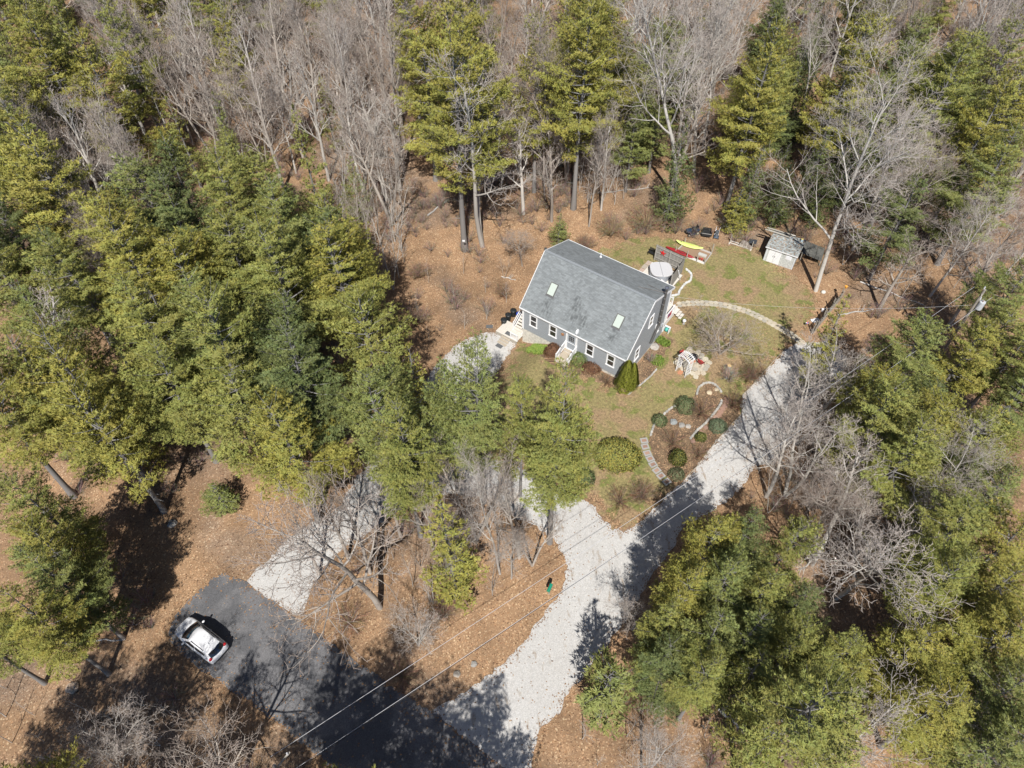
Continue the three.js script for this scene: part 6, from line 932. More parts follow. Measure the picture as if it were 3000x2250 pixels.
{
  const A = [16.54, -64.2], C = [19.4, -61.93], B = [17.62, -59.05], f = thing('privacy_fence', 'grey board privacy fence in an L around the hot tub', 'fence', C[0], C[1], 0, null, 0), rel = (p) => [p[0] - C[0], p[1] - C[1]];
  const plank = rbox(0.145, 2.15, 0.022, 0.006, 1), planks = [M.greyWood, new THREE.MeshStandardMaterial({ color: lin(0.62, 0.63, 0.64), map: woodTex, roughness: 0.8 })];
  for (const [p, q, side] of [[A, C, 1], [C, B, 1]]) {
    const a = rel(p), b = rel(q), L = Math.hypot(b[0] - a[0], b[1] - a[1]), th = -Math.atan2(b[1] - a[1], b[0] - a[0]), n = Math.round(L / 0.152), nx = -(b[1] - a[1]) / L, nz = (b[0] - a[0]) / L;
    for (let k = 0; k < n; k++) { const t = (k + 0.5) / n; part('plank', plank, planks[(k * 7) % 3 ? 0 : 1], f, [lerp(a[0], b[0], t) - nx * 0.03, 1.14, lerp(a[1], b[1], t) - nz * 0.03], [0, th, 0]); }
    for (const y of [0.45, 1.2, 1.98]) part('rail', beam([a[0] + nx * 0.02, y, a[1] + nz * 0.02], [b[0] + nx * 0.02, y, b[1] + nz * 0.02], 0.06, 0.09), planks[1], f);
    for (const t of [0.012, 0.5, 0.985]) part('post', box(0.1, 2.26, 0.1, lerp(a[0], b[0], t) + nx * 0.07, 1.13, lerp(a[1], b[1], t) + nz * 0.07), planks[1], f);
  }
  part('brace', beam(rel([18.75, -60.6]).reduce((a, v, i) => (i ? [a[0], 0.05, v] : [v + 0.25, 0, 0]), []), [rel([18.3, -60.15])[0] + 0.12, 1.9, rel([18.3, -60.15])[1]], 0.06, 0.08), M.white, f).userData.label = 'white diagonal brace on the outer side';
  const st = thing('star_ornament', 'red metal barn star hung on the privacy fence', 'ornament', lerp(A[0], C[0], 0.26), lerp(A[1], C[1], 0.26), -Math.atan2(C[1] - A[1], C[0] - A[0]), null, 1.52), P = [];
  for (let k = 0; k < 10; k++) { const a = (k / 10) * 6.2832 + Math.PI / 2, q = k % 2 ? 0.17 : 0.44; P.push([Math.cos(a) * q, Math.sin(a) * q]); }
  const pos = []; for (let k = 0; k < 10; k++) { const a = P[k], b = P[(k + 1) % 10]; pos.push(0, 0, 0.19, a[0], a[1], 0.09, b[0], b[1], 0.09, 0, 0, 0.08, b[0], b[1], 0.09, a[0], a[1], 0.09); } const g = new THREE.BufferGeometry(); g.setAttribute('position', new THREE.Float32BufferAttribute(pos, 3)); g.computeVertexNormals(); part('star', g, std(0.55, 0.02, 0.02, 0.35), st);
  const bn = thing('garden_bench', 'dark slatted bench behind the left end of the privacy fence', 'bench', 16.42, -64.91, -0.66); const slat = rbox(1.2, 0.03, 0.09, 0.01, 1); for (let k = 0; k < 4; k++) part('seat_slat', slat, M.black, bn, [0, 0.44, -0.18 + k * 0.11]); for (let k = 0; k < 3; k++) part('back_slat', slat, M.black, bn, [0, 0.6 + k * 0.13, -0.26], [1.4, 0, 0]); for (const x of [-0.5, 0.5]) for (const z of [-0.2, 0.18]) part('leg', box(0.05, 0.44, 0.05, x, 0.22, z), M.black, bn);
}
// ---------------------------------------------------------------- kayaks, raised bed, garden machines
function hull(name, label, mat, x0, z0, x1, z1, wid, hi, y, up, deckMat) {
  const L = Math.hypot(x1 - x0, z1 - z0), o = thing(name, label, 'kayak', (x0 + x1) / 2, (z0 + z1) / 2, -Math.atan2(z1 - z0, x1 - x0), null, hgt(x0, z0) + y), n = 24, m = 14, pos = [], idx = [];
  for (let i = 0; i <= n; i++) { const t = i / n, s = Math.pow(Math.sin(Math.PI * Math.min(0.985, Math.max(0.015, t))), 0.55), w = (wid / 2) * s, rise = 0.16 * Math.pow(Math.abs(t - 0.5) * 2, 3); for (let j = 0; j < m; j++) { const a = (j / m) * 6.2832, cy = Math.sin(a); pos.push((t - 0.5) * L, hi * 0.5 + (cy > 0 ? cy * hi * 0.28 * (up > 0 ? 1 : 1.5) : cy * hi * 0.5 * s) + (up > 0 ? rise : -rise * 0.4), Math.cos(a) * w); } }
  for (let i = 0; i < n; i++) for (let j = 0; j < m; j++) { const a = i * m + j, b = i * m + ((j + 1) % m), c = a + m, d = b + m; idx.push(a, c, b, b, c, d); }
  const g = new THREE.BufferGeometry(); g.setAttribute('position', new THREE.Float32BufferAttribute(pos, 3)); g.setIndex(idx); g.computeVertexNormals(); part('hull', g, mat, o);
  return [o, L];
}
{
  const [k, L] = hull('kayak', 'lime yellow sit-on-top kayak lying on the back lawn', std(0.7, 0.8, 0.24, 0.35), 19.52, -67.17, 22.42, -65.74, 0.78, 0.36, 0.12, 1);
  part('seat_well', new THREE.CapsuleGeometry(0.17, 0.5, 4, 10).rotateZ(Math.PI / 2).scale(1, 0.2, 1), std(0.6, 0.7, 0.18, 0.5), k, [0.1, 0.28, 0]); part('foot_well', new THREE.CapsuleGeometry(0.14, 0.4, 4, 10).rotateZ(Math.PI / 2).scale(1, 0.2, 1), std(0.6, 0.7, 0.18, 0.5), k, [-0.62, 0.285, 0]);
  part('hatch', new THREE.CylinderGeometry(0.1, 0.1, 0.04, 12), std(0.08, 0.1, 0.05), k, [-L * 0.33, 0.31, 0]); part('handle', new THREE.TorusGeometry(0.07, 0.015, 5, 8, 3.14), M.black, k, [L * 0.36, 0.32, 0]);
  const [c, LC] = hull('canoe', 'red kayak lying behind the privacy fence beside the raised bed', std(0.3, 0.025, 0.03, 0.28), 18.20, -66.25, 21.14, -64.20, 0.62, 0.34, 0.1, -1);
  part('keel', rbox(LC * 0.86, 0.03, 0.04, 0.01, 1), std(0.42, 0.05, 0.05, 0.3), c, [0, 0.315, 0]); part('cockpit_rim', new THREE.TorusGeometry(0.22, 0.025, 6, 16).rotateX(Math.PI / 2).scale(1.6, 1, 0.9), M.black, c, [0.3, 0.3, 0]);
}
{
  const P = [[19.19, -65.44], [22.22, -63.39], [23.36, -65.16], [20.5, -67.0]], b = thing('raised_bed', 'white-boarded raised garden bed beside the kayaks', 'garden bed', 21.3, -65.2);
  P.forEach((p, i) => { const q = P[(i + 1) % 4], a = [p[0] - 21.3, 0.14, p[1] + 65.2], c = [q[0] - 21.3, 0.14, q[1] + 65.2]; part('board', beam(a, c, 0.05, 0.28), i === 0 ? M.white : std(0.55, 0.53, 0.5, 0.8), b); part('post', box(0.1, i === 2 ? 1.5 : 0.9, 0.1, a[0], i === 2 ? 0.75 : 0.45, a[2]), M.weathered, b); });
  part('post', box(0.1, 1.1, 0.1, -0.95, 0.55, 0.75), M.weathered, b); part('post', box(0.1, 1.1, 0.1, 0.1, 0.55, 1.38), M.weathered, b); part('trough', rbox(1.0, 0.25, 0.4, 0.03, 1), std(0.5, 0.5, 0.46), b, [0.95, 0.16, 0.35], [0, -0.55, 0]);
  part('soil', sheet(P.map(([x, z]) => [lerp(x, 21.3, 0.03), lerp(z, -65.2, 0.03)]), 0.1, 1.5, 1).translate(-21.3, 0, 65.2), std(0.3, 0.2, 0.13, 1), b);
  for (const [x, z, c] of [[0.5, 1.05, 0.4], [0.75, 1.15, 0.5], [0.2, 0.95, 0.3]]) part('pot', new THREE.CylinderGeometry(0.12, 0.09, 0.2, 10).translate(0, 0.2, 0), std(c, 0.06, 0.05, 0.6), b, [x, 0, z]);
}
const wheelG = (r, w) => { const g = new THREE.TorusGeometry(r * 0.72, r * 0.28, 8, 18); g.scale(1, 1, w / (r * 0.56)); return g; };
function wheel(parent, x, y, z, r, w, hubMat, turn = 0) { const g = new THREE.Group(); g.name = 'wheel'; g.position.set(x, y, z); g.rotation.y = turn; parent.add(g); part('tyre', wheelG(r, w), M.black, g); part('rim', new THREE.CylinderGeometry(r * 0.5, r * 0.5, w * 0.8, 14).rotateX(Math.PI / 2), hubMat, g); return g; }
{
  const t = thing('lawn_tractor', 'dark blue ride-on lawn tractor under the yellow hemlock', 'tractor', 21.71, -69.00, 0.35), blue = std(0.025, 0.045, 0.075, 0.35), cream = std(0.6, 0.55, 0.42, 0.5);
  part('hood', rbox(0.72, 0.42, 0.5, 0.1, 3), blue, t, [-0.5, 0.62, 0]); part('chassis', rbox(1.35, 0.2, 0.55, 0.05, 1), M.black, t, [0, 0.36, 0]); part('mower_deck', new THREE.CylinderGeometry(0.52, 0.55, 0.14, 18).scale(1, 1, 0.95), blue, t, [0.02, 0.2, 0]); part('fender', rbox(0.6, 0.1, 0.9, 0.05, 2), blue, t, [0.48, 0.62, 0]);
  part('seat', mergeGeometries([rbox(0.4, 0.1, 0.42, 0.04, 2).translate(0.42, 0.74, 0), rbox(0.1, 0.36, 0.42, 0.04, 2).translate(0.62, 0.92, 0)]), M.black, t); part('steering_wheel', new THREE.TorusGeometry(0.17, 0.02, 6, 16).rotateX(1.2), M.black, t, [-0.05, 0.95, 0], [0, 0, 0.5]); part('column', bar([-0.2, 0.7, 0], [-0.06, 0.95, 0], 0.025), M.black, t);
  for (const z of [-0.42, 0.42]) { wheel(t, 0.5, 0.27, z, 0.27, 0.22, cream); wheel(t, -0.62, 0.19, z * 0.9, 0.19, 0.15, cream); } part('headlight', box(0.02, 0.07, 0.12, -0.865, 0.68, 0.14), M.steel, t); part('headlight', box(0.02, 0.07, 0.12, -0.865, 0.68, -0.14), M.steel, t);
}
{
  const c = thing('garden_cart', 'black dump cart parked right of the lawn tractor', 'cart', 23.36, -68.67, -0.25), w = std(0.025, 0.025, 0.026, 0.55);
  part('floor', box(1.0, 0.03, 1.25, 0, 0.36, 0), w, c); for (const x of [-0.5, 0.5]) part('side_panel', box(0.03, 0.36, 1.25, x, 0.52, 0), w, c); for (const z of [-0.62, 0.62]) part('end_panel', box(0.98, 0.36, 0.03, 0, 0.52, z), w, c); part('tailgate_rail', box(1.08, 0.05, 0.05, 0, 0.72, 0.64), std(0.35, 0.34, 0.32), c);
  for (const x of [-0.6, 0.6]) wheel(c, x, 0.22, 0, 0.22, 0.14, M.steel, Math.PI / 2); part('drawbar', bar([0, 0.3, -0.6], [0, 0.3, -1.35], 0.03), M.black, c);
  const m = thing('push_mower', 'blue-black push mower right of the dump cart', 'mower', 24.50, -68.29, -0.3); part('deck', rbox(0.55, 0.16, 0.6, 0.07, 2), std(0.05, 0.08, 0.12, 0.4), m, [0, 0.2, 0.1]); part('engine', new THREE.CylinderGeometry(0.16, 0.18, 0.2, 14), std(0.2, 0.22, 0.25, 0.4, { metalness: 0.4 }), m, [0, 0.38, 0.1]); for (const x of [-0.22, 0.22]) part('handle_bar', bar([x, 0.25, -0.15], [x * 0.9, 0.95, -0.85], 0.015), M.steel, m); part('grip', bar([-0.2, 0.95, -0.85], [0.2, 0.95, -0.85], 0.02), M.black, m); part('grass_bag', rbox(0.45, 0.35, 0.5, 0.08, 2), std(0.08, 0.09, 0.1), m, [0, 0.45, -0.45]);
  for (const x of [-0.3, 0.3]) for (const z of [-0.12, 0.34]) wheel(m, x, 0.11, z, 0.11, 0.06, M.steel, Math.PI / 2);
}
{
  const A = [25.99, -67.33], B = [28.25, -66.07], r = thing('firewood_rack', 'half empty firewood rack with two posts left of the shed', 'firewood rack', A[0], A[1], -Math.atan2(B[1] - A[1], B[0] - A[0])), L = Math.hypot(B[0] - A[0], B[1] - A[1]);
  for (const x of [0, L]) { part('post', box(0.09, 1.15, 0.09, x, 0.58, 0), M.weathered, r); part('foot', box(0.12, 0.1, 0.7, x, 0.05, 0.05), M.paleDeck, r); } for (const z of [-0.18, 0.2]) part('runner', beam([0, 0.14, z], [L, 0.14, z], 0.09, 0.08), M.paleDeck, r);
  const rr = rng(61), log = new THREE.CylinderGeometry(0.09, 0.1, 0.5, 9).rotateX(Math.PI / 2), lm = [std(0.34, 0.3, 0.26, 0.95), std(0.45, 0.41, 0.36, 0.95), std(0.24, 0.2, 0.17, 0.95)];
  for (let k = 0; k < 26; k++) { const row = k < 12 ? 0 : k < 20 ? 1 : 2, i = row === 0 ? k : row === 1 ? k - 12 : k - 20; part('log', log, lm[(rr() * 3) | 0], r, [1.2 + (row * 0.1 + i * 0.19) * 0.62 - (row ? 0 : 0.0), 0.29 + row * 0.17, (rr() - 0.5) * 0.1], [0, (rr() - 0.5) * 0.3, 0]); }
  part('tarp', rbox(0.9, 0.07, 0.7, 0.03, 2), std(0.05, 0.055, 0.065, 0.4), r, [L - 0.15, 0.78, -0.5], [0.12, 0.1, 0.05]);
}
{ // weathered shed
  const s = thing('shed', 'weathered grey plywood shed with white double doors at the lawn edge', 'shed', 29.18, -64.16, -Math.atan2(1.73, 2.92)), W2 = 3.4, Dp = 2.5, H1 = 2.0, H2 = 2.45, ply = new THREE.MeshStandardMaterial({ color: lin(0.8, 0.85, 0.88), map: concreteTex, roughness: 0.9 });
  part('wall', uvBox(box(W2, H1, 0.06, W2 / 2, H1 / 2, -0.03), 0.5), ply, s); part('wall', uvBox(box(W2, H2 - 0.02, 0.06, W2 / 2, H2 / 2, -Dp + 0.03), 0.5), ply, s);
  for (const x of [0.03, W2 - 0.03]) part('wall', uvBox(prism([[0.06, 0], [Dp - 0.06, 0], [Dp - 0.06, H2 - 0.02], [0.06, H1 - 0.01]], x - 0.03, x + 0.03), 0.5), ply, s);
  const rt = tex(256, 256, (x, y) => { const n = fbm(x * 0.02, y * 0.03, 4), m = sstep(0.05, 0.35, fbm(x * 0.03 + 40, y * 0.05, 4)), k = 0.9 + 0.25 * n + (rl() - 0.5) * 0.14, leafy = rl() < 0.06 + 0.3 * m; const c = leafy ? [140, 96, 66] : mix3([150, 158, 158], [128, 122, 110], m); return [clamp8(c[0] * k), clamp8(c[1] * k), clamp8(c[2] * k)]; });
  part('roof', uvBox(prism([[-0.16, H1 + 0.02], [Dp + 0.14, H2 + 0.06], [Dp + 0.14, H2 + 0.0], [-0.16, H1 - 0.04]], -0.12, W2 + 0.16), 0.3), new THREE.MeshStandardMaterial({ map: rt, roughness: 0.95, color: lin(1.25, 1.25, 1.25) }), s);
  part('fascia_board', box(W2 + 0.3, 0.12, 0.03, W2 / 2, H1 - 0.02, 0.19), M.white, s);
  for (const x of [0.7, 1.42]) { const d = new THREE.Group(); d.name = 'door'; d.position.set(x, 0, 0.02); s.add(d); part('leaf', rbox(0.7, 1.82, 0.04, 0.01, 1), M.white, d, [0, 0.94, 0]); part('brace', beam([-0.28, 0.15, 0.03], [0.28, 1.7, 0.03], 0.02, 0.08), std(0.7, 0.71, 0.74), d); part('handle', box(0.04, 0.16, 0.05, x < 1 ? 0.26 : -0.26, 1.0, 0.04), M.black, d); }
  { const w = new THREE.Group(); w.name = 'window'; w.position.set(2.62, 1.42, 0.02); s.add(w); part('frame', rbox(0.66, 0.6, 0.03, 0.01, 1), M.white, w); part('shutter', rbox(0.52, 0.46, 0.03, 0.01, 1), std(0.7, 0.71, 0.74), w, [0, 0, 0.018]); }
  for (const x of [0.1, W2 - 0.06]) part('corner_board', box(0.12, H1 - 0.06, 0.03, x, H1 / 2, 0.018), std(0.6, 0.63, 0.65), s);
  const pl = rbox(2.9, 0.05, 0.18, 0.01, 1); for (let k = 0; k < 4; k++) tag(lit(Object.assign(part('roof_board', pl, [M.white, M.weathered, M.paleDeck, M.weathered][k], scene, [30.9 + k * 0.14 - (k % 2) * 0.5, 2.58 + k * 0.05, -65.62 - k * 0.12], [0.05, -0.53, 0.02 * k]), {})), ['white board lying along the back of the shed roof', 'grey board under the white one on the shed roof', 'pale board at the rear of the shed roof', 'grey board hanging off the rear of the shed roof'][k], 'board');
  const yb = thing('paint_bucket', 'yellow and pale blue bucket at the right rear of the shed roof', 'bucket', 33.02, -64.50, 0, null, 2.46); part('tub', new THREE.CylinderGeometry(0.13, 0.11, 0.3, 12).translate(0, 0.15, 0), std(0.45, 0.6, 0.68), yb); part('lid', new THREE.CylinderGeometry(0.14, 0.14, 0.05, 12).translate(0, 0.32, 0), std(0.75, 0.6, 0.2), yb);
  const l = thing('lean_to', 'low dark grey lean-to roof against the right side of the shed', 'lean-to', 34.9, -64.6, -0.42), lt = new THREE.MeshStandardMaterial({ color: lin(0.2, 0.205, 0.2), map: concreteTex, roughness: 0.9 }); for (let k = 0; k < 3; k++) part('roof_panel', uvBox(rbox(0.78, 0.04, 2.5, 0.01, 1), 0.5), lt, l, [-0.85 + k * 0.8, 1.12 - k * 0.13, 0], [0, 0, -0.16]); for (const x of [-1.1, 1.1]) for (const z of [-1.1, 1.1]) part('post', box(0.09, x < 0 ? 1.12 : 0.74, 0.09, x, x < 0 ? 0.56 : 0.37, z), M.weathered, l);
}
{ // weathered board fence by the parking end
  const A = [31.67, -52.14], B = [36.08, -57.3], L = Math.hypot(B[0] - A[0], B[1] - A[1]), f = thing('board_fence', 'leaning weathered board fence between lawn and right woods', 'fence', A[0], A[1], -Math.atan2(B[1] - A[1], B[0] - A[0])), rr = rng(8), wm = [M.weathered, new THREE.MeshStandardMaterial({ color: lin(0.55, 0.54, 0.51), map: woodTex, roughness: 0.9 }), new THREE.MeshStandardMaterial({ color: lin(0.82, 0.8, 0.76), map: woodTex, roughness: 0.9 })], pg = [1.55, 1.7, 1.8].map((q) => rbox(0.135, q, 0.02, 0.005, 1).translate(0, q / 2, 0));
  const n = Math.round(L / 0.15); for (let k = 0; k < n; k++) { if (rr() < 0.06) continue; part('plank', pg[(rr() * 3) | 0], wm[(rr() * 3) | 0], f, [(k + 0.5) * 0.15, 0.04, 0.03], [0.05, 0, (rr() - 0.5) * 0.05]); }
  for (const y of [0.4, 1.35]) part('rail', beam([0, y, -0.03], [L, y, -0.03], 0.05, 0.09), wm[1], f); for (let k = 0; k <= 3; k++) part('post', box(0.1, 1.95, 0.1, 0.06 + (k / 3) * (L - 0.12), 0.95, -0.1), wm[1], f);
  const bh = thing('birdhouse', 'orange birdhouse on the far end of the weathered board fence', 'birdhouse', B[0], B[1], 0.4, null, 1.9); part('box', rbox(0.22, 0.24, 0.2, 0.01, 1), std(0.65, 0.28, 0.03), bh, [0, 0.12, 0]); part('roof', new THREE.ConeGeometry(0.2, 0.14, 4).rotateY(0.785), std(0.7, 0.33, 0.05), bh, [0, 0.31, 0]);
  const bk = thing('bucket', 'white bucket in the shade of the board fence', 'bucket', 33.70, -55.64, 0); part('tub', new THREE.CylinderGeometry(0.16, 0.13, 0.34, 14).translate(0, 0.17, 0), M.white, bk); part('handle', new THREE.TorusGeometry(0.15, 0.01, 5, 12, 3.14), M.steel, bk, [0, 0.32, 0]);
  const sg = thing('plastic_sheet', 'crumpled white plastic sheet beside the board fence', 'plastic sheet', 32.52, -54.14, 0.3); const sh = new THREE.PlaneGeometry(0.9, 0.6, 8, 6).rotateX(-Math.PI / 2); { const p = sh.attributes.position; for (let i = 0; i < p.count; i++) p.setY(i, 0.06 + 0.09 * noise(p.getX(i) * 4, p.getZ(i) * 4 + 3) + 0.05); sh.computeVertexNormals(); } part('fold', sh, new THREE.MeshStandardMaterial({ color: lin(0.7, 0.71, 0.73), roughness: 0.4, side: THREE.DoubleSide }), sg);
  const pw = thing('pinwheel', 'red white and blue pinwheel at the near end of the board fence', 'pinwheel', 31.26, -53.27, 0); part('stick', bar([0, 0, 0], [0, 0.55, 0], 0.012), M.steel, pw); for (let k = 0; k < 6; k++) part('vane', new THREE.ConeGeometry(0.07, 0.2, 4).translate(0, 0.12, 0).rotateZ((k / 6) * 6.283), [std(0.6, 0.05, 0.06), M.white, std(0.05, 0.08, 0.4)][k % 3], pw, [0, 0.58, 0.02], [-0.6, 0, 0]);
  const pr = thing('rock', 'white rock near the foot of the largest bare tree', 'rock', 34.63, -58.56, 0.4); part('stone', new THREE.IcosahedronGeometry(0.28, 1).scale(1, 0.7, 0.9), std(0.6, 0.58, 0.52, 0.95), pr, [0, 0.12, 0]);
}
// ---------------------------------------------------------------- arbor, patio, chairs
const stoneTones = [[0.8, 0.74, 0.62], [0.7, 0.66, 0.57], [0.88, 0.82, 0.7], [0.64, 0.61, 0.55], [0.82, 0.73, 0.6]].map((c) => new THREE.MeshStandardMaterial({ color: lin(...c), map: concreteTex, roughness: 0.95 }));
const slabCut = (pts, t) => new THREE.ExtrudeGeometry(new THREE.Shape(pts.map(([x, z]) => new THREE.Vector2(x, -z))), { depth: t, bevelEnabled: true, bevelSize: 0.015, bevelThickness: 0.015, bevelSegments: 1 }).rotateX(-Math.PI / 2);
function irregular(rr, w, d, n = 7) { const P = []; for (let k = 0; k < n; k++) { const a = (k / n) * 6.2832 + (rr() - 0.5) * 0.35, q = 0.86 + rr() * 0.2; P.push([Math.cos(a) * w * 0.5 * q * 1.12, Math.sin(a) * d * 0.5 * q * 1.12]); } return P; }
{
  const rr = rng(19), c = [18.45, -48.3], pa = thing('flagstone_patio', 'round flagstone patio under the white arbor', 'patio', ...c), shapes = Array.from({ length: 7 }, () => slabCut(irregular(rr, 0.6, 0.52), 0.035));
  for (let i = -4; i <= 4; i++) for (let j = -4; j <= 4; j++) { const x = i * 0.56 + (j % 2) * 0.28 + (rr() - 0.5) * 0.06, z = j * 0.48 + (rr() - 0.5) * 0.06; if (Math.hypot(x, z * 0.95) > 1.85) continue; part('flagstone', shapes[(rr() * 7) | 0], stoneTones[(rr() * 5) | 0], pa, [x, 0.012 + rr() * 0.01, z], [0, (rr() - 0.5) * 0.5 + ((rr() * 3) | 0) * 2.1, 0]); }
  const a = thing('garden_arbor', 'white garden arbor with arched slatted top over the patio', 'arbor', 16.95, -46.75, -Math.atan2(0.88, 0.77)), W2 = 1.17, Dp = 0.75;
  for (const x of [-W2 / 2, W2 / 2]) { for (const z of [0, -Dp]) part('post', box(0.07, 2.15, 0.07, x, 1.07, z), M.white, a); for (let k = 0; k < 2; k++) part('side_bar', box(0.025, 2.0, 0.025, x, 1.02, -0.25 - k * 0.25), M.white, a); for (let k = 0; k < 5; k++) part('side_rung', box(0.025, 0.03, Dp, x, 0.3 + k * 0.42, -Dp / 2), M.white, a); }
  const arch = (t) => [lerp(-0.72, 0.72, t), 2.15 + 0.3 * Math.sin(Math.PI * t), 0];
  for (const z of [0.02, -Dp - 0.02]) { const g = []; for (let k = 0; k < 10; k++) { const p = arch(k / 10), q = arch((k + 1) / 10); g.push(beam([p[0], p[1], z], [q[0] + 0.003, q[1], z], 0.05, 0.1)); } part('arch', mergeGeometries(g), M.white, a); }
  for (let k = 0; k <= 7; k++) { const p = arch(0.06 + (k / 7) * 0.88); part('slat', box(0.05, 0.06, Dp + 0.25, p[0], p[1] + 0.075, -Dp / 2), M.white, a); }
  const camp = (lab, x, z, turn) => { const o = thing('camp_chair', lab, 'chair', x, z, turn), red = std(0.42, 0.05, 0.045, 0.75); part('seat', rbox(0.55, 0.03, 0.5, 0.01, 1), red, o, [0, 0.43, 0], [0.1, 0, 0]); part('backrest', rbox(0.55, 0.6, 0.03, 0.01, 1), red, o, [0, 0.74, -0.3], [-0.3, 0, 0]); for (const q of [-0.29, 0.29]) { part('arm', rbox(0.05, 0.03, 0.5, 0.01, 1), M.black, o, [q, 0.62, 0]); for (const w of [-0.24, 0.24]) part('leg', bar([q, 0, w], [q * 0.95, 0.62, w], 0.014), M.black, o); } };
  camp('red folding chair on the patio right of the white arbor', 19.19, -47.96, 2.2); camp('red folding chair half hidden behind the white arbor', 17.49, -48.76, 0.6);
  const fp = thing('fire_pit', 'round black fire pit with a lid on the patio', 'fire pit', 18.59, -48.80, 0); part('bowl', new THREE.LatheGeometry([[0.12, 0.2], [0.35, 0.28], [0.46, 0.4]].map(([x, y]) => new THREE.Vector2(x, y)), 22), new THREE.MeshStandardMaterial({ color: lin(0.02, 0.02, 0.021), roughness: 0.6, side: THREE.DoubleSide }), fp); part('lid', new THREE.LatheGeometry([[0, 0.6], [0.2, 0.56], [0.38, 0.47], [0.47, 0.4]].map(([x, y]) => new THREE.Vector2(x, y)), 22), M.black, fp); part('knob', new THREE.SphereGeometry(0.04, 8, 6), M.black, fp, [0, 0.62, 0]); for (let k = 0; k < 3; k++) part('leg', bar([Math.cos(k * 2.09) * 0.34, 0, Math.sin(k * 2.09) * 0.34], [Math.cos(k * 2.09) * 0.3, 0.3, Math.sin(k * 2.09) * 0.3], 0.02), M.black, fp);
  const tc = thing('terracotta_slab', 'broken terracotta slab at the front of the arbor', 'slab', 16.99, -46.94, 0.6); part('slab', slabCut(irregular(rr, 0.62, 0.5, 6), 0.05), std(0.48, 0.22, 0.12, 0.9), tc); const tb = thing('terracotta_pavers', 'terracotta pavers between the arbor and the red chair', 'pavers', 18.52, -48.46, 0.8); for (let k = 0; k < 3; k++) part('paver', rbox(0.3, 0.05, 0.3, 0.01, 1), std(0.45, 0.21, 0.12, 0.9), tb, [k * 0.33 - 0.3, 0.06, (k % 2) * 0.1]);
}
// ---------------------------------------------------------------- paths and stone edgings
function stoneRow(name, label, category, pts, gap, w, d, mats, seed, rows = 1, thick = 0.04, hi = 0) {
  const rr = rng(seed), c = new THREE.CatmullRomCurve3(pts.map(([x, z]) => new THREE.Vector3(x, 0, z))), L = c.getLength(), n = Math.round(L / gap), o = thing(name, label, category, pts[0][0], pts[0][1]), y0 = o.position.y, shapes = Array.from({ length: 6 }, () => slabCut(irregular(rr, w, d, 6 + ((rr() * 3) | 0)), thick));
  for (let k = 0; k < n; k++) { const t = (k + 0.5) / n, p = c.getPointAt(t), g = c.getTangentAt(t), th = -Math.atan2(g.z, g.x); for (let r = 0; r < rows; r++) { const off = (r - (rows - 1) / 2) * d * 0.98 + (rr() - 0.5) * 0.05, x = p.x - g.z * off, z = p.z + g.x * off; part('stone', shapes[(rr() * 6) | 0], mats[(rr() * mats.length) | 0], o, [x - pts[0][0], hgt(x, z) - y0 + 0.01 + hi * rr(), z - pts[0][1]], [(rr() - 0.5) * 0.1 * (hi ? 2 : 0.3), th + (rr() - 0.5) * 0.35 + (rr() < 0.5 ? Math.PI : 0), 0]); } }
  return o;
}
stoneRow('stone_path', 'curved flagstone path from the back porch to the gravel parking end', 'path', [[18.16,-56.75],[19.31,-56.94],[20.74,-56.99],[22.14,-56.87],[23.50,-56.55],[24.59,-56.10],[25.65,-55.58],[26.65,-54.82],[27.43,-54.13],[28.18,-53.41],[29.00,-52.57],[29.79,-51.61],[30.35,-50.74]], 0.5, 0.56, 0.42, stoneTones, 23, 2);
const whiteStone = [std(0.62, 0.62, 0.61, 0.8), std(0.52, 0.52, 0.5, 0.85)], paleStone = [std(0.4, 0.385, 0.35, 0.95), std(0.33, 0.32, 0.29, 0.95), std(0.46, 0.44, 0.4, 0.95)];
stoneRow('stone_edging', 'white painted stone edging curving outside the privacy fence', 'edging', [[19.98,-62.57],[20.42,-61.70],[20.19,-60.71],[19.31,-59.83],[18.64,-58.79],[18.50,-58.41],[17.68,-58.11]], 0.36, 0.4, 0.22, whiteStone, 31, 1, 0.12, 0.02);
stoneRow('stone_edging', 'pale stone edging arched round the top of the garden bed', 'edging', [[18.14,-44.00],[18.51,-44.92],[19.36,-45.50],[20.10,-45.32],[20.50,-44.64],[20.60,-44.24]], 0.3, 0.32, 0.2, paleStone, 32, 1, 0.1, 0.02);
stoneRow('stone_edging', 'pale stone edging beside the red brick walk', 'edging', [[20.48,-43.28],[20.11,-42.59],[19.29,-41.53],[18.38,-40.47],[17.53,-39.69],[16.60,-38.63]], 0.3, 0.32, 0.2, paleStone, 33, 1, 0.1, 0.02);
stoneRow('stone_edging', 'pale stone edging between the two round green shrubs', 'edging', [[15.90,-42.64],[15.26,-42.22],[14.52,-41.56]], 0.32, 0.34, 0.2, paleStone, 34, 1, 0.1, 0.02);
stoneRow('stone_edging', 'pale stone edging below the smaller round green shrub', 'edging', [[13.58,-40.53],[13.27,-39.75],[12.96,-38.96]], 0.34, 0.3, 0.2, paleStone, 35, 1, 0.1, 0.02);
stoneRow('stone_edging', 'thin stone edging in front of the cone shaped evergreen', 'edging', [[14.69,-47.42],[14.06,-46.59],[13.07,-45.59],[12.24,-44.89],[11.41,-44.06]], 0.4, 0.44, 0.14, paleStone, 36, 1, 0.05, 0.01);
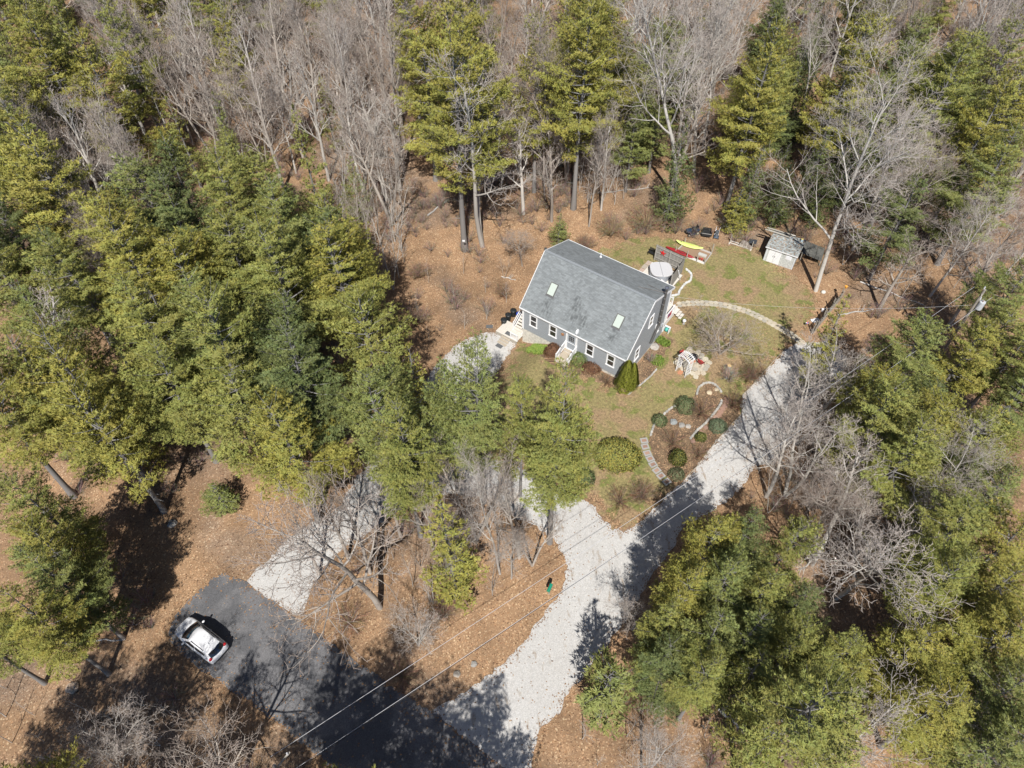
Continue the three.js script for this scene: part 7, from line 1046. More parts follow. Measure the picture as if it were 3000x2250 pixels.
{
  const brick = [std(0.33, 0.2, 0.145, 0.9), std(0.29, 0.18, 0.135, 0.9), std(0.37, 0.24, 0.18, 0.9)];
  stoneRow('brick_walk', 'red slab walk along the garden bed by the gravel drive', 'walk', [[21.05,-43.63],[20.81,-42.95],[20.50,-42.42],[20.11,-41.89],[19.72,-41.33],[19.26,-41.07]], 0.48, 0.46, 0.55, brick, 37);
  stoneRow('brick_walk', 'broken red slabs below the round shrub by the drive', 'walk', [[18.59,-40.17],[18.05,-39.73],[16.91,-38.42],[16.56,-38.11]], 0.75, 0.4, 0.4, brick, 38);
  const pts = [[12.29,-38.41],[12.30,-37.73],[12.41,-37.00],[12.59,-36.38],[12.77,-35.76],[13.02,-35.12],[13.33,-34.54],[13.76,-33.92]], fr = std(0.36, 0.35, 0.33, 0.9), w = thing('garden_steps', 'curved row of grey framed slabs beside the round yellow shrub', 'steps', pts[0][0], pts[0][1]);
  pts.forEach(([x, z], k) => { const a = k < 5 ? 0.15 + k * 0.07 : 0.6, g = new THREE.Group(); g.name = 'step'; g.position.set(x - pts[0][0], 0.02, z - pts[0][1]); g.rotation.y = a; w.add(g); part('frame', mergeGeometries([box(0.7, 0.1, 0.13, 0, 0.05, -0.22), box(0.7, 0.1, 0.13, 0, 0.05, 0.22), box(0.13, 0.1, 0.31, -0.285, 0.05, 0), box(0.13, 0.1, 0.31, 0.285, 0.05, 0)]), fr, g); part('slab', box(0.43, 0.08, 0.3, 0, 0.04, 0), brick[k % 3], g); });
}
{
  const soil = worldMap([[8, -52], [26, -36]], 512, (x, z) => { const f = grain(x, z, 20), f2 = grain(x, z + 3, 9), n = fbm(x * 0.6, z * 0.6, 3); let c = mix3([112, 92, 72], [136, 114, 88], sstep(-0.3, 0.4, n)); if (f2 > 0.72) c = f > 0.5 ? [172, 140, 108] : [88, 68, 52]; const k = 0.82 + 0.3 * f; return [clamp8(c[0] * k), clamp8(c[1] * k), clamp8(c[2] * k)]; }), sm = new THREE.MeshStandardMaterial({ map: soil, roughness: 1 });
  structure('garden_bed_soil', sheet(ragged([[18.36,-44.53],[19.37,-45.43],[20.18,-45.20],[20.61,-44.08],[21.34,-43.52],[21.98,-42.03],[20.00,-39.34],[18.25,-37.49],[16.73,-35.58],[15.62,-34.43],[14.49,-33.64],[13.83,-34.43],[13.08,-36.05],[12.73,-37.98],[13.00,-39.24],[13.59,-40.66],[14.65,-41.59],[16.07,-42.78],[17.20,-43.30]], 0.35, 0.2, 51), 0.02, 1, 1), sm);
  structure('foundation_bed_soil', sheet(ragged([[2.80,-51.91],[4.53,-50.20],[7.66,-48.33],[10.12,-46.30],[12.80,-47.89],[15.82,-52.31],[16.82,-51.37],[15.64,-49.38],[14.48,-47.31],[11.78,-44.61],[10.05,-45.45],[8.06,-46.29],[5.92,-46.84],[3.57,-48.39],[2.75,-50.13]], 0.35, 0.3, 52), 0.022, 1, 1), sm);
  const ed = thing('timber_edging', 'thin timber edging along the left side of the gravel drive', 'edging', ...[[28.38,-50.06]][0]), P = [[28.38,-50.06],[26.91,-48.56],[25.44,-46.95],[24.02,-45.46]].concat([[24.48,-45.79],[22.57,-43.85],[21.97,-41.50],[19.90,-39.34],[18.25,-37.47],[16.73,-35.56],[15.62,-34.39]]), o = ed.position; for (let k = 0; k < P.length - 1; k++) part('board', beam([P[k][0] - o.x, 0.05, P[k][1] - o.z], [P[k + 1][0] - o.x, 0.05, P[k + 1][1] - o.z], 0.05, 0.12), M.deck, ed);
}

// ---------------------------------------------------------------- shrubs and garden plants
function leafShell(seed, n, rx, ry, rz, leaf, wide, tones, shape) {   // leaves over the surface and just inside a rounded shrub
  const r = rng(seed), L = new Plant();
  for (let k = 0; k < n; k++) {
    const a = r() * 6.2832, c = r() * 1.08 - 0.08, s = Math.sqrt(Math.max(0, 1 - c * c)), q = shape ? shape(a, c, r) : 0.8 + 0.18 * r() + 0.24 * noise(Math.cos(a) * 1.3 + seed, Math.sin(a) * 2 + c * 2), N = norm([(Math.cos(a) * s) / rx, c / ry, (Math.sin(a) * s) / rz]), d = norm([N[0] * 0.7 + (r() - 0.5) * 1.5, N[1] * 0.6 + 0.35 + (r() - 0.5) * 1.2, N[2] * 0.7 + (r() - 0.5) * 1.5]), t = tones[(r() * tones.length) | 0], f = 0.8 + r() * 0.4;
    L.blade(Math.cos(a) * s * rx * q, Math.max(0.02, ry * 0.08 + c * ry * q), Math.sin(a) * s * rz * q, d[0], d[1], d[2], leaf * (0.7 + r() * 0.6), leaf * wide, N, [t[0] * f, t[1] * f, t[2] * f], r);
  }
  return L.geo();
}
function stemGeo(seed, n, h, spread, rad, tone) { const r = rng(seed), P = new Plant(); for (let k = 0; k < n; k++) { const a = r() * 6.2832, q = Math.sqrt(r()) * spread, l = h * (0.6 + r() * 0.45), m = [Math.cos(a) * q * 0.45, l * 0.55, Math.sin(a) * q * 0.45], e = [Math.cos(a + (r() - 0.5) * 0.8) * q, l * (0.75 + 0.25 * (1 - q / spread)), Math.sin(a + (r() - 0.5) * 0.8) * q], c = [tone[0] * (0.7 + r() * 0.6), tone[1] * (0.7 + r() * 0.6), tone[2] * (0.7 + r() * 0.6)]; P.tube([[m[0] * 0.1, 0, m[2] * 0.1], m, e], [rad, rad * 0.75, rad * 0.35], 3, c); for (let j = 0; j < 4; j++) { const t = 0.4 + r() * 0.6, b = [lerp(m[0], e[0], t), lerp(m[1], e[1], t), lerp(m[2], e[2], t)], w = h * 0.22; P.tube([b, [b[0] + (r() - 0.5) * w * 1.6, b[1] + r() * w, b[2] + (r() - 0.5) * w * 1.6]], [rad * 0.5, rad * 0.25], 3, c); } } return P.geo(); }
const vcol = (rough = 0.75) => new THREE.MeshStandardMaterial({ vertexColors: true, roughness: rough, side: THREE.DoubleSide }), shrubMat = vcol(), twigMat = vcol(0.9);
function shrub(name, label, category, x, z, geo, stems, group) { const o = thing(name, label, category, x, z, 0, group); part('foliage', geo, shrubMat, o); part('stems', stems, twigMat, o); return o; }
const stem1 = stemGeo(5, 10, 0.7, 0.5, 0.018, [0.2, 0.16, 0.12]), boxGreen = [[0.14, 0.18, 0.05], [0.16, 0.2, 0.055], [0.12, 0.16, 0.045]], yewGreen = [[0.13, 0.18, 0.075], [0.15, 0.2, 0.08], [0.11, 0.15, 0.065], [0.19, 0.16, 0.08]], barberry = [[0.16, 0.075, 0.035], [0.12, 0.055, 0.03], [0.2, 0.1, 0.05]], rhodo = [[0.28, 0.26, 0.05], [0.22, 0.23, 0.05], [0.33, 0.28, 0.06], [0.15, 0.17, 0.05]];
shrub('round_shrub', 'clipped round green shrub right of the front steps', 'shrub', 6.77, -48.32, leafShell(401, 5200, 0.95, 1.15, 0.85, 0.085, 0.3, boxGreen), stem1);
shrub('barberry_shrub', 'reddish brown shrub left of the front steps', 'shrub', 4.16, -49.36, leafShell(402, 3600, 0.85, 1.2, 0.8, 0.1, 0.28, barberry), stemGeo(6, 60, 1.1, 0.8, 0.012, [0.16, 0.09, 0.06]));
shrub('barberry_shrub', 'low reddish brown shrub below the right front window', 'shrub', 8.08, -47.23, leafShell(403, 3000, 1.05, 0.85, 0.7, 0.1, 0.28, barberry), stemGeo(7, 60, 0.8, 0.9, 0.012, [0.16, 0.09, 0.06]));
shrub('round_shrub', 'largest clipped green mound of the garden bed', 'shrub', 16.70, -42.43, leafShell(404, 6000, 0.95, 0.95, 1.1, 0.085, 0.3, yewGreen), stem1);
shrub('round_shrub', 'small clipped green ball at the left of the garden bed', 'shrub', 14.01, -40.66, leafShell(405, 4200, 0.68, 0.8, 0.68, 0.085, 0.3, yewGreen), stem1);
shrub('round_shrub', 'clipped green ball between the red slabs and the gravel drive', 'shrub', 19.40, -39.91, leafShell(406, 4600, 0.84, 0.85, 0.8, 0.085, 0.3, [[0.15, 0.19, 0.11], [0.165, 0.21, 0.115]]), stem1);
shrub('rhododendron', 'broad rounded yellow-green shrub on the front lawn', 'shrub', 9.54, -36.52, leafShell(407, 9000, 2.15, 1.5, 1.75, 0.15, 0.32, rhodo, (a, c, r) => 0.78 + 0.24 * r() + 0.1 * noise(Math.cos(a) * 3, Math.sin(a) * 3 + c * 3)), stemGeo(8, 60, 1.3, 1.6, 0.02, [0.2, 0.15, 0.11]));
shrub('holly_shrub', 'upright dark yellow-green shrub in the lower garden bed', 'shrub', 15.06, -36.17, leafShell(408, 2600, 0.72, 1.3, 0.72, 0.13, 0.34, [[0.1, 0.12, 0.025], [0.22, 0.2, 0.04], [0.06, 0.075, 0.02]]), stem1);
shrub('holly_shrub', 'small gold-tipped shrub by the lower red slabs', 'shrub', 17.59, -38.70, leafShell(409, 1200, 0.5, 0.6, 0.45, 0.12, 0.34, [[0.2, 0.19, 0.04], [0.09, 0.11, 0.03]]), stem1);
shrub('low_shrub', 'low grey-green shrub at the tip of the garden bed', 'shrub', 14.73, -34.60, leafShell(410, 1800, 0.75, 0.55, 0.65, 0.09, 0.3, [[0.14, 0.16, 0.08], [0.11, 0.13, 0.06]]), stem1);
shrub('low_shrub', 'sprawling dark green shrub below the round yellow shrub', 'shrub', 6.28, -34.23, leafShell(411, 2600, 1.1, 0.9, 0.9, 0.16, 0.22, [[0.12, 0.15, 0.05], [0.08, 0.11, 0.04]]), stem1);
{ // cone evergreen with two leaders at the house corner
  const o = thing('arborvitae', 'cone shaped bright green evergreen at the right front house corner', 'evergreen', 11.15, -44.51, 0), r = rng(420), L = new Plant();
  for (const [cx, cz, H, R] of [[-0.12, 0, 4.3, 1.0], [0.5, -0.2, 3.7, 0.75]]) for (let k = 0; k < 5200; k++) { const t = Math.pow(r(), 1.25), y = 0.1 + t * H * 0.98, a = r() * 6.2832, q = R * (0.3 + 0.7 * sstep(0, 0.16, t)) * Math.pow(1 - t, 0.62) * (0.9 + 0.2 * r() + 0.1 * Math.sin(a * 9 + y * 2)) + 0.03, N = norm([Math.cos(a), 0.45, Math.sin(a)]), d = norm([Math.cos(a) * 0.35 + (r() - 0.5) * 0.4, 0.9, Math.sin(a) * 0.35 + (r() - 0.5) * 0.4]), f = 0.75 + r() * 0.5; L.blade(cx + Math.cos(a) * q, y, cz + Math.sin(a) * q, d[0], d[1], d[2], 0.15 + r() * 0.08, 0.035, N, [0.22 * f, 0.235 * f, 0.03 * f], r); }
  part('foliage', L.geo(), shrubMat, o); part('trunk', bar([0, 0, 0], [0, 1.5, 0], 0.07, 7), std(0.2, 0.14, 0.1, 0.95), o);
}
const bushGeo = [stemGeo(501, 240, 2.4, 2.2, 0.016, [0.34, 0.25, 0.15]), stemGeo(502, 200, 1.8, 1.6, 0.015, [0.3, 0.2, 0.13]), stemGeo(503, 90, 1.3, 0.8, 0.014, [0.38, 0.31, 0.23]), stemGeo(504, 130, 1.0, 1.1, 0.011, [0.25, 0.16, 0.1])];
const bush = (lab, x, z, k, s, sy = s) => { const o = thing('bare_bush', lab, 'bush', x, z, k); part('stems', bushGeo[k], twigMat, o); o.scale.set(s, sy, s); return o; };
bush('big tan leafless bush at the back edge of the lawn', 16.32, -70.26, 0, 1.35, 1.1); bush('tan leafless bush left of the biggest one behind the house', 11.92, -69.29, 0, 1.0, 0.9); bush('grey leafless bush behind the roof ridge', 8.67, -67.12, 1, 1.0); bush('tan leafless bush right of the biggest one, under the huge bare tree', 19.53, -70.33, 1, 1.1);
bush('brown leafless bush in the middle of the garden bed', 18.06, -41.55, 3, 1.3); bush('brown leafless bush at the drive edge of the garden bed', 21.36, -42.57, 3, 1.1); bush('brown leafless bush in the lower middle of the garden bed', 14.86, -38.11, 3, 1.2, 0.9); bush('brown leafless bush right of the upright dark shrub', 17.03, -36.77, 3, 1.0, 0.8);
bush('bundle of dry pale stems against the gable wall', 14.08, -48.48, 2, 0.9); bush('dry pale stems round the cut stump', 21.63, -46.04, 2, 1.5, 1.0); bush('dark dry bush at the drive edge above the cut stump', 23.77, -45.92, 1, 0.9); bush('dry twiggy bush beside the front right house corner', 9.40, -45.45, 3, 0.9);
bush('russet leafless bush in the triangle between the drives', 9.34, -31.88, 3, 1.3, 0.9); bush('dark leafless bush in the shaded corner between the drives', 11.26, -32.21, 1, 0.9); bush('tangled bush on the litter left of the house', -10.72, -61.94, 1, 1.0); bush('tangled bush near the left flue of the house', -1.11, -59.99, 3, 1.2);
bush('tangled bush by the slim young pine', -10.19, -55.03, 1, 1.0); bush('twiggy bush along the road edge of the island', -12.58, -21.19, 3, 1.5, 0.8); bush('twiggy bush on the verge where road and gravel meet', -8.06, -17.12, 3, 1.2, 0.5); bush('grey twiggy bush in the island middle', -5.27, -21.74, 1, 0.9);
{ // bright spring clumps
  const blades = (seed, n, s, h, tones) => { const r = rng(seed), L = new Plant(); for (let k = 0; k < n; k++) { const a = r() * 6.28, q = Math.sqrt(r()) * s, f = 0.8 + r() * 0.4, t = tones[(r() * tones.length) | 0], d = norm([(r() - 0.5) * 0.8, 1, (r() - 0.5) * 0.8]); L.blade(Math.cos(a) * q, 0, Math.sin(a) * q, d[0], d[1], d[2], h * (0.6 + r() * 0.7), 0.02, norm([(r() - 0.5) * 0.6, 0.9, (r() - 0.5) * 0.6]), [t[0] * f, t[1] * f, t[2] * f], r); } return L.geo(); }, lime = [[0.2, 0.3, 0.04], [0.16, 0.26, 0.04], [0.26, 0.32, 0.06]];
  const clump = (lab, x, z, g) => { const o = thing('lily_clump', lab, 'plant', x, z); part('leaves', g, shrubMat, o); };
  const cg = [blades(601, 700, 0.55, 0.35, lime), blades(602, 900, 0.75, 0.3, lime)];
  clump('bright green lily clump at the foot of the stove pipe', 15.52, -51.37, cg[0]); clump('bright green lily clump between the gable wall and the arbor', 14.85, -48.48, cg[1]); clump('pale green lily clump under the middle gable window', 16.02, -50.90, cg[0]);
  const gp = new THREE.InstancedMesh(blades(603, 60, 0.2, 0.16, lime), shrubMat, 150); gp.name = 'spring_grass'; gp.userData = { kind: 'stuff', label: 'patch of bright new grass below the concrete foundation', category: 'grass' }; const r = rng(604), P = [[1.54,-51.67],[2.57,-51.60],[3.65,-50.53],[3.61,-49.46],[2.51,-49.62],[1.64,-50.61]], m4 = new THREE.Matrix4(); let c = 0; const xs = P.map((p) => p[0]), zs = P.map((p) => p[1]); for (let k = 0; k < 3000 && c < 150; k++) { const x = lerp(Math.min(...xs), Math.max(...xs), r()), z = lerp(Math.min(...zs), Math.max(...zs), r()); if (inPoly(x, z, P)) gp.setMatrixAt(c++, m4.makeRotationY(r() * 6.28).setPosition(x, hgt(x, z) + 0.02, z)); } gp.count = c; scene.add(gp);
}
{ // stump, rocks, logs, small things
  const st = thing('tree_stump', 'cut tree stump with a pale round top beside the dry stems', 'stump', 21.73, -46.97, 0); part('bark', bar([0, 0, 0], [0, 0.95, 0], 0.26, 14, 0.2), std(0.34, 0.31, 0.28, 0.95), st); part('cut_face', new THREE.CylinderGeometry(0.19, 0.19, 0.02, 18), std(0.6, 0.42, 0.2, 0.8), st, [0, 0.955, 0]);
  const rg2 = [new THREE.IcosahedronGeometry(0.4, 2), new THREE.IcosahedronGeometry(0.4, 2)]; rg2.forEach((g, k) => { const p = g.attributes.position; for (let i = 0; i < p.count; i++) { const x = p.getX(i), y = p.getY(i), z = p.getZ(i), q = 1 + 0.25 * noise(x * 3 + k * 9, y * 3 + z * 2); p.setXYZ(i, x * q * 1.2, y * q * 0.6, z * q); } g.computeVertexNormals(); });
  const rock = (lab, x, z, s, c, k = 0) => { const o = thing('rock', lab, 'rock', x, z, k * 1.3); part('stone', rg2[k % 2], c, o, [0, 0.08 * s, 0]); o.scale.setScalar(s); }, grey = std(0.3, 0.285, 0.26, 0.95), pale = std(0.38, 0.35, 0.31, 0.95);
  rock('pale boulder beside the gable wall below the pipe', 14.83, -50.44, 1.1, pale, 0); rock('flat pale rock in the litter left of the gravel mouth', -2.83, -18.04, 0.55, grey, 1); rock('worn grey ledge rock near the road corner of the gravel mouth', -4.06, -17.32, 0.6, std(0.34, 0.3, 0.25, 0.95), 0); rock('grey rock in the garden bed', 16.10, -40.27, 0.7, grey, 1); rock('second grey rock in the garden bed, nearer the drive', 16.69, -40.13, 0.6, pale, 0); rock('blue-grey flat rock in the garden bed', 15.39, -40.66, 0.8, std(0.27, 0.285, 0.28, 0.95), 1); rock('tan rock in the arched end of the bed', 19.43, -44.26, 0.6, std(0.55, 0.46, 0.32, 0.95), 0); rock('smaller tan rock in the arched end of the bed', 20.21, -44.64, 0.5, std(0.5, 0.42, 0.3, 0.95), 1); rock('grey boulder beside the knotty pine trunk', -28.91, -29.78, 0.9, grey, 1); rock('long pale rock at the lower left corner', -32.05, -16.33, 1.0, std(0.5, 0.38, 0.28, 0.95), 0);
  const log = (lab, x0, z0, x1, z1, ra, tone, birch) => { const o = thing('fallen_log', lab, 'log', (x0 + x1) / 2, (z0 + z1) / 2, -Math.atan2(z1 - z0, x1 - x0)), L = Math.hypot(x1 - x0, z1 - z0), P = new Plant(), r = rng(Math.round(x0 * 99)), pts = [], rr = []; for (let k = 0; k <= 8; k++) { pts.push([(k / 8 - 0.5) * L, ra * 0.9 + 0.05 * Math.sin(k * 2.1), 0.06 * Math.sin(k * 1.3)]); rr.push(ra * (1 - k * 0.06)); } P.tube(pts, rr, 8, () => { const f = 0.7 + r() * 0.6; return [tone * f, tone * f * 0.96, tone * f * 0.9]; }); part('trunk', P.geo(), pineBark, o); const B = new Plant(); for (let k = 0; k < 5; k++) { const x = (r() - 0.3) * L * 0.6, a = (r() - 0.5) * 2; B.tube([[x, ra, 0], [x + 0.4, ra + 0.3 + r() * 0.4, a * 0.7]], [0.03, 0.01], 3, [tone, tone * 0.95, tone * 0.9]); } part('branch_stubs', B.geo(), pineBark, o); };
  log('white fallen birch log in the lower right woods', 14.84, -14.84, 16.64, -12.96, 0.13, 0.6); log('grey fallen log behind the tallest pine trunk', -10.48, -72.74, -7.98, -76.19, 0.12, 0.36); log('fallen grey trunk on the litter right of the board fence', 35.11, -54.99, 39.39, -55.82, 0.1, 0.4); log('thin fallen log left of the parked car', -32.30, -19.77, -29.49, -19.81, 0.08, 0.45); log('thin fallen log on the litter behind the back lawn', 10.97, -77.25, 18.44, -78.50, 0.07, 0.42); log('fallen log at the right edge on open litter', 39.29, -60.30, 45.03, -56.55, 0.09, 0.42); log('pale fallen log left of the house', -1.22, -63.22, 0.43, -62.62, 0.06, 0.5);
  log('fallen trunk under the left edge pines', -43.43, -41.44, -41.46, -43.24, 0.12, 0.45);
  const gl = thing('gazing_globe', 'white garden globe beside the bush behind the gable', 'globe', 18.39, -53.84, 0); part('globe', new THREE.SphereGeometry(0.2, 16, 12), M.white, gl, [0, 0.5, 0]); part('stand', new THREE.CylinderGeometry(0.07, 0.14, 0.34, 10), std(0.4, 0.39, 0.37), gl, [0, 0.17, 0]);
  const hr = thing('hose_reel', 'white hose reel box with teal hose at the back of the gable wall', 'hose reel', 16.38, -52.71, -0.65); part('cabinet', mergeGeometries([rbox(0.06, 0.6, 0.5, 0.02, 1).translate(-0.3, 0.3, 0), rbox(0.06, 0.6, 0.5, 0.02, 1).translate(0.3, 0.3, 0), rbox(0.66, 0.06, 0.2, 0.02, 1).translate(0, 0.62, -0.15)]), M.white, hr); part('hose', new THREE.TorusGeometry(0.17, 0.08, 8, 18).rotateY(Math.PI / 2).scale(2.2, 1, 1), std(0.08, 0.4, 0.34, 0.5), hr, [0, 0.32, 0]);
  const mb = thing('mailbox', 'green mailbox on a post at the edge of the island', 'mailbox', 2.95, -23.5, 2.7), ms = new THREE.Shape(); ms.moveTo(-0.13, 0); ms.lineTo(0.13, 0); ms.lineTo(0.13, 0.17); ms.absarc(0, 0.17, 0.13, 0, Math.PI, false); ms.closePath(); part('body', new THREE.ExtrudeGeometry(ms, { depth: 0.62, bevelEnabled: false }).translate(0, 1.0, -0.31), std(0.02, 0.26, 0.16, 0.4), mb); part('post', box(0.1, 1.05, 0.1, 0, 0.5, 0), M.weathered, mb); part('door', box(0.25, 0.27, 0.02, 0, 1.145, 0.325), std(0.02, 0.2, 0.12, 0.4), mb); part('flag', box(0.02, 0.2, 0.05, 0.145, 1.25, 0.1), M.red, mb); part('brace', beam([0, 0.55, 0.04], [0, 0.98, 0.26], 0.07, 0.07), M.weathered, mb);
  const tg = thing('trunk_tag', 'white tag nailed low on the tallest pine trunk', 'tag', -5.6, -65.62, 0, null, 1.7); part('plate', rbox(0.3, 0.26, 0.02, 0.01, 1), M.white, tg, [0, 0, 0.1]);
}

// ---------------------------------------------------------------- parked car
{
  const F = [-25.32, -20.85], B = [-21.61, -18.47], c = thing('parked_car', 'white hatchback crossover parked at the end of the road', 'car', (F[0] + B[0]) / 2, (F[1] + B[1]) / 2, Math.atan2(-(F[1] - B[1]), F[0] - B[0]), null, 0.036);
  const paint = new THREE.MeshPhysicalMaterial({ color: lin(0.74, 0.745, 0.76), roughness: 0.35, clearcoat: 1, clearcoatRoughness: 0.06 }), glass = new THREE.MeshPhysicalMaterial({ color: lin(0.012, 0.013, 0.016), roughness: 0.05, clearcoat: 1 }), trim = std(0.02, 0.02, 0.022, 0.5);
  // lower body: rounded sections along the length (x forward)
  const S = [[-2.2, 0.6, 0.42, 0.82], [-2.14, 0.78, 0.34, 0.95], [-1.95, 0.865, 0.28, 1.0], [-1.5, 0.89, 0.24, 1.0], [-0.6, 0.895, 0.22, 0.985], [0.3, 0.895, 0.22, 0.965], [0.9, 0.89, 0.22, 0.95], [1.4, 0.875, 0.24, 0.9], [1.8, 0.83, 0.28, 0.82], [2.05, 0.72, 0.34, 0.73], [2.17, 0.55, 0.4, 0.64], [2.21, 0.35, 0.45, 0.58]];
  const ring = ([x, w, y0, y1]) => { const o = []; for (let k = 0; k < 24; k++) { const a = (k / 24) * 6.2832, e = 0.32, cx = Math.sign(Math.cos(a)) * Math.pow(Math.abs(Math.cos(a)), e), cy = Math.sign(Math.sin(a)) * Math.pow(Math.abs(Math.sin(a)), 0.42); o.push([x, (y0 + y1) / 2 + (cy * (y1 - y0)) / 2 + (cy > 0 ? 0.035 * (1 - cx * cx) : 0), cx * w * (cy > 0.2 ? 1 - 0.05 * cy : 1)]); } return o; };
  const loft = (R, capA = true, capB = true) => { const pos = [], idx = [], m = R[0].length; R.forEach((r) => r.forEach((p) => pos.push(...p))); for (let i = 0; i < R.length - 1; i++) for (let j = 0; j < m; j++) { const a = i * m + j, b = i * m + ((j + 1) % m), d = a + m, e = b + m; idx.push(a, b, d, b, e, d); } for (const [on, r, f] of [[capA, 0, 1], [capB, R.length - 1, 0]]) if (on) for (let j = 1; j < m - 1; j++) { const o = r * m; f ? idx.push(o, o + j + 1, o + j) : idx.push(o, o + j, o + j + 1); } const g = new THREE.BufferGeometry(); g.setAttribute('position', new THREE.Float32BufferAttribute(pos, 3)); g.setIndex(idx); g.computeVertexNormals(); return g; };
  part('body', loft(S.map(ring)), paint, c);
  // cabin: outline rings from the belt up to the roof
  const outline = (xa, xb, wa, wb, y, bulge = 0.12) => { const o = []; for (let k = 0; k < 32; k++) { const a = (k / 32) * 6.2832, q = Math.cos(a), s = Math.sin(a), X = Math.sign(q) * Math.pow(Math.abs(q), 0.5), Z = Math.sign(s) * Math.pow(Math.abs(s), 0.38), t = (X + 1) / 2, w = lerp(wa, wb, t); o.push([lerp(xa, xb, t) + bulge * (1 - Z * Z) * (X > 0 ? 1 : -1) * Math.abs(X), y, Z * w]); } return o; };
  part('cabin', loft([outline(-2.0, 1.0, 0.74, 0.8, 0.93), outline(-1.88, 0.72, 0.71, 0.76, 1.18), outline(-1.7, 0.2, 0.65, 0.68, 1.46), outline(-1.58, 0.02, 0.6, 0.62, 1.53), outline(-1.3, -0.2, 0.5, 0.5, 1.56)], false, true), paint, c);
  const patch = (pts, out) => { const g = new THREE.BufferGeometry(), n = pts.length, pos = []; for (let i = 1; i < n - 1; i++) pos.push(...pts[0], ...pts[i], ...pts[i + 1]); g.setAttribute('position', new THREE.Float32BufferAttribute(pos, 3)); g.computeVertexNormals(); return g; };
  const curved = (x0, y0, w0, x1, y1, w1, bow, n = 10) => { const pos = [], idx = []; for (let r = 0; r <= 4; r++) { const t = r / 4, w = lerp(w0, w1, t), x = lerp(x0, x1, t), y = lerp(y0, y1, t) + 0.035 * Math.sin(Math.PI * t); for (let k = 0; k <= n; k++) { const s = (k / n) * 2 - 1; pos.push(x + bow * (1 - s * s), y, s * w); } } for (let r = 0; r < 4; r++) for (let k = 0; k < n; k++) { const a = r * (n + 1) + k, b = a + 1, d = a + n + 1, e = d + 1; idx.push(a, b, d, b, e, d); } const g = new THREE.BufferGeometry(); g.setAttribute('position', new THREE.Float32BufferAttribute(pos, 3)); g.setIndex(idx); g.computeVertexNormals(); return g; };
  const ds = new THREE.MeshPhysicalMaterial({ color: lin(0.012, 0.013, 0.016), roughness: 0.05, clearcoat: 1, side: THREE.DoubleSide });
  part('windscreen', curved(1.1, 0.975, 0.75, 0.24, 1.54, 0.6, 0.17), ds, c); part('rear_window', curved(-2.02, 1.12, 0.6, -1.7, 1.5, 0.55, -0.17), ds, c);
  for (const s of [-1, 1]) { part('side_window', patch([[0.72, 1.0, s * 0.815], [-0.42, 1.0, s * 0.805], [-0.42, 1.43, s * 0.705], [0.1, 1.43, s * 0.705]]), ds, c); part('side_window', patch([[-0.5, 1.0, s * 0.805], [-1.55, 1.06, s * 0.775], [-1.4, 1.4, s * 0.7], [-0.5, 1.43, s * 0.705]]), ds, c); part('roof_rail', bar([-1.35, 1.57, s * 0.57], [-0.05, 1.575, s * 0.58], 0.022), trim, c); part('sill_trim', box(2.5, 0.12, 0.05, -0.05, 0.28, s * 0.885), trim, c);
    part('mirror', new THREE.SphereGeometry(0.11, 12, 8).scale(0.75, 0.75, 1.1), paint, c, [0.62, 1.06, s * 1.0]); part('headlight', new THREE.SphereGeometry(0.14, 12, 8).scale(1.4, 0.6, 0.9), new THREE.MeshPhysicalMaterial({ color: lin(0.35, 0.36, 0.38), roughness: 0.1, clearcoat: 1 }), c, [1.86, 0.74, s * 0.62]); part('tail_light', new THREE.SphereGeometry(0.16, 12, 8).scale(0.7, 1.0, 1.0), new THREE.MeshPhysicalMaterial({ color: lin(0.45, 0.01, 0.015), roughness: 0.15, clearcoat: 1 }), c, [-2.0, 0.98, s * 0.66]); part('door_handle', rbox(0.2, 0.03, 0.03, 0.01, 1), paint, c, [-0.25, 0.86, s * 0.9]);
    for (const x of [1.32, -1.33]) wheel(c, x, 0.33, s * 0.8, 0.33, 0.2, std(0.35, 0.36, 0.38, 0.3, { metalness: 0.8 })); }
  part('spoiler', rbox(0.26, 0.04, 1.12, 0.02, 2), paint, c, [-1.72, 1.545, 0]); part('rear_bumper', rbox(0.2, 0.2, 1.45, 0.08, 2), trim, c, [-2.12, 0.45, 0]); part('grille', rbox(0.05, 0.16, 0.8, 0.02, 1), trim, c, [2.16, 0.5, 0]); part('licence_plate', box(0.02, 0.12, 0.34, -2.215, 0.72, 0), M.white, c); part('wiper', bar([-1.98, 1.2, 0.1], [-1.93, 1.22, -0.35], 0.012), trim, c); part('antenna', rbox(0.16, 0.06, 0.03, 0.01, 1), paint, c, [-1.3, 1.6, 0]);
}
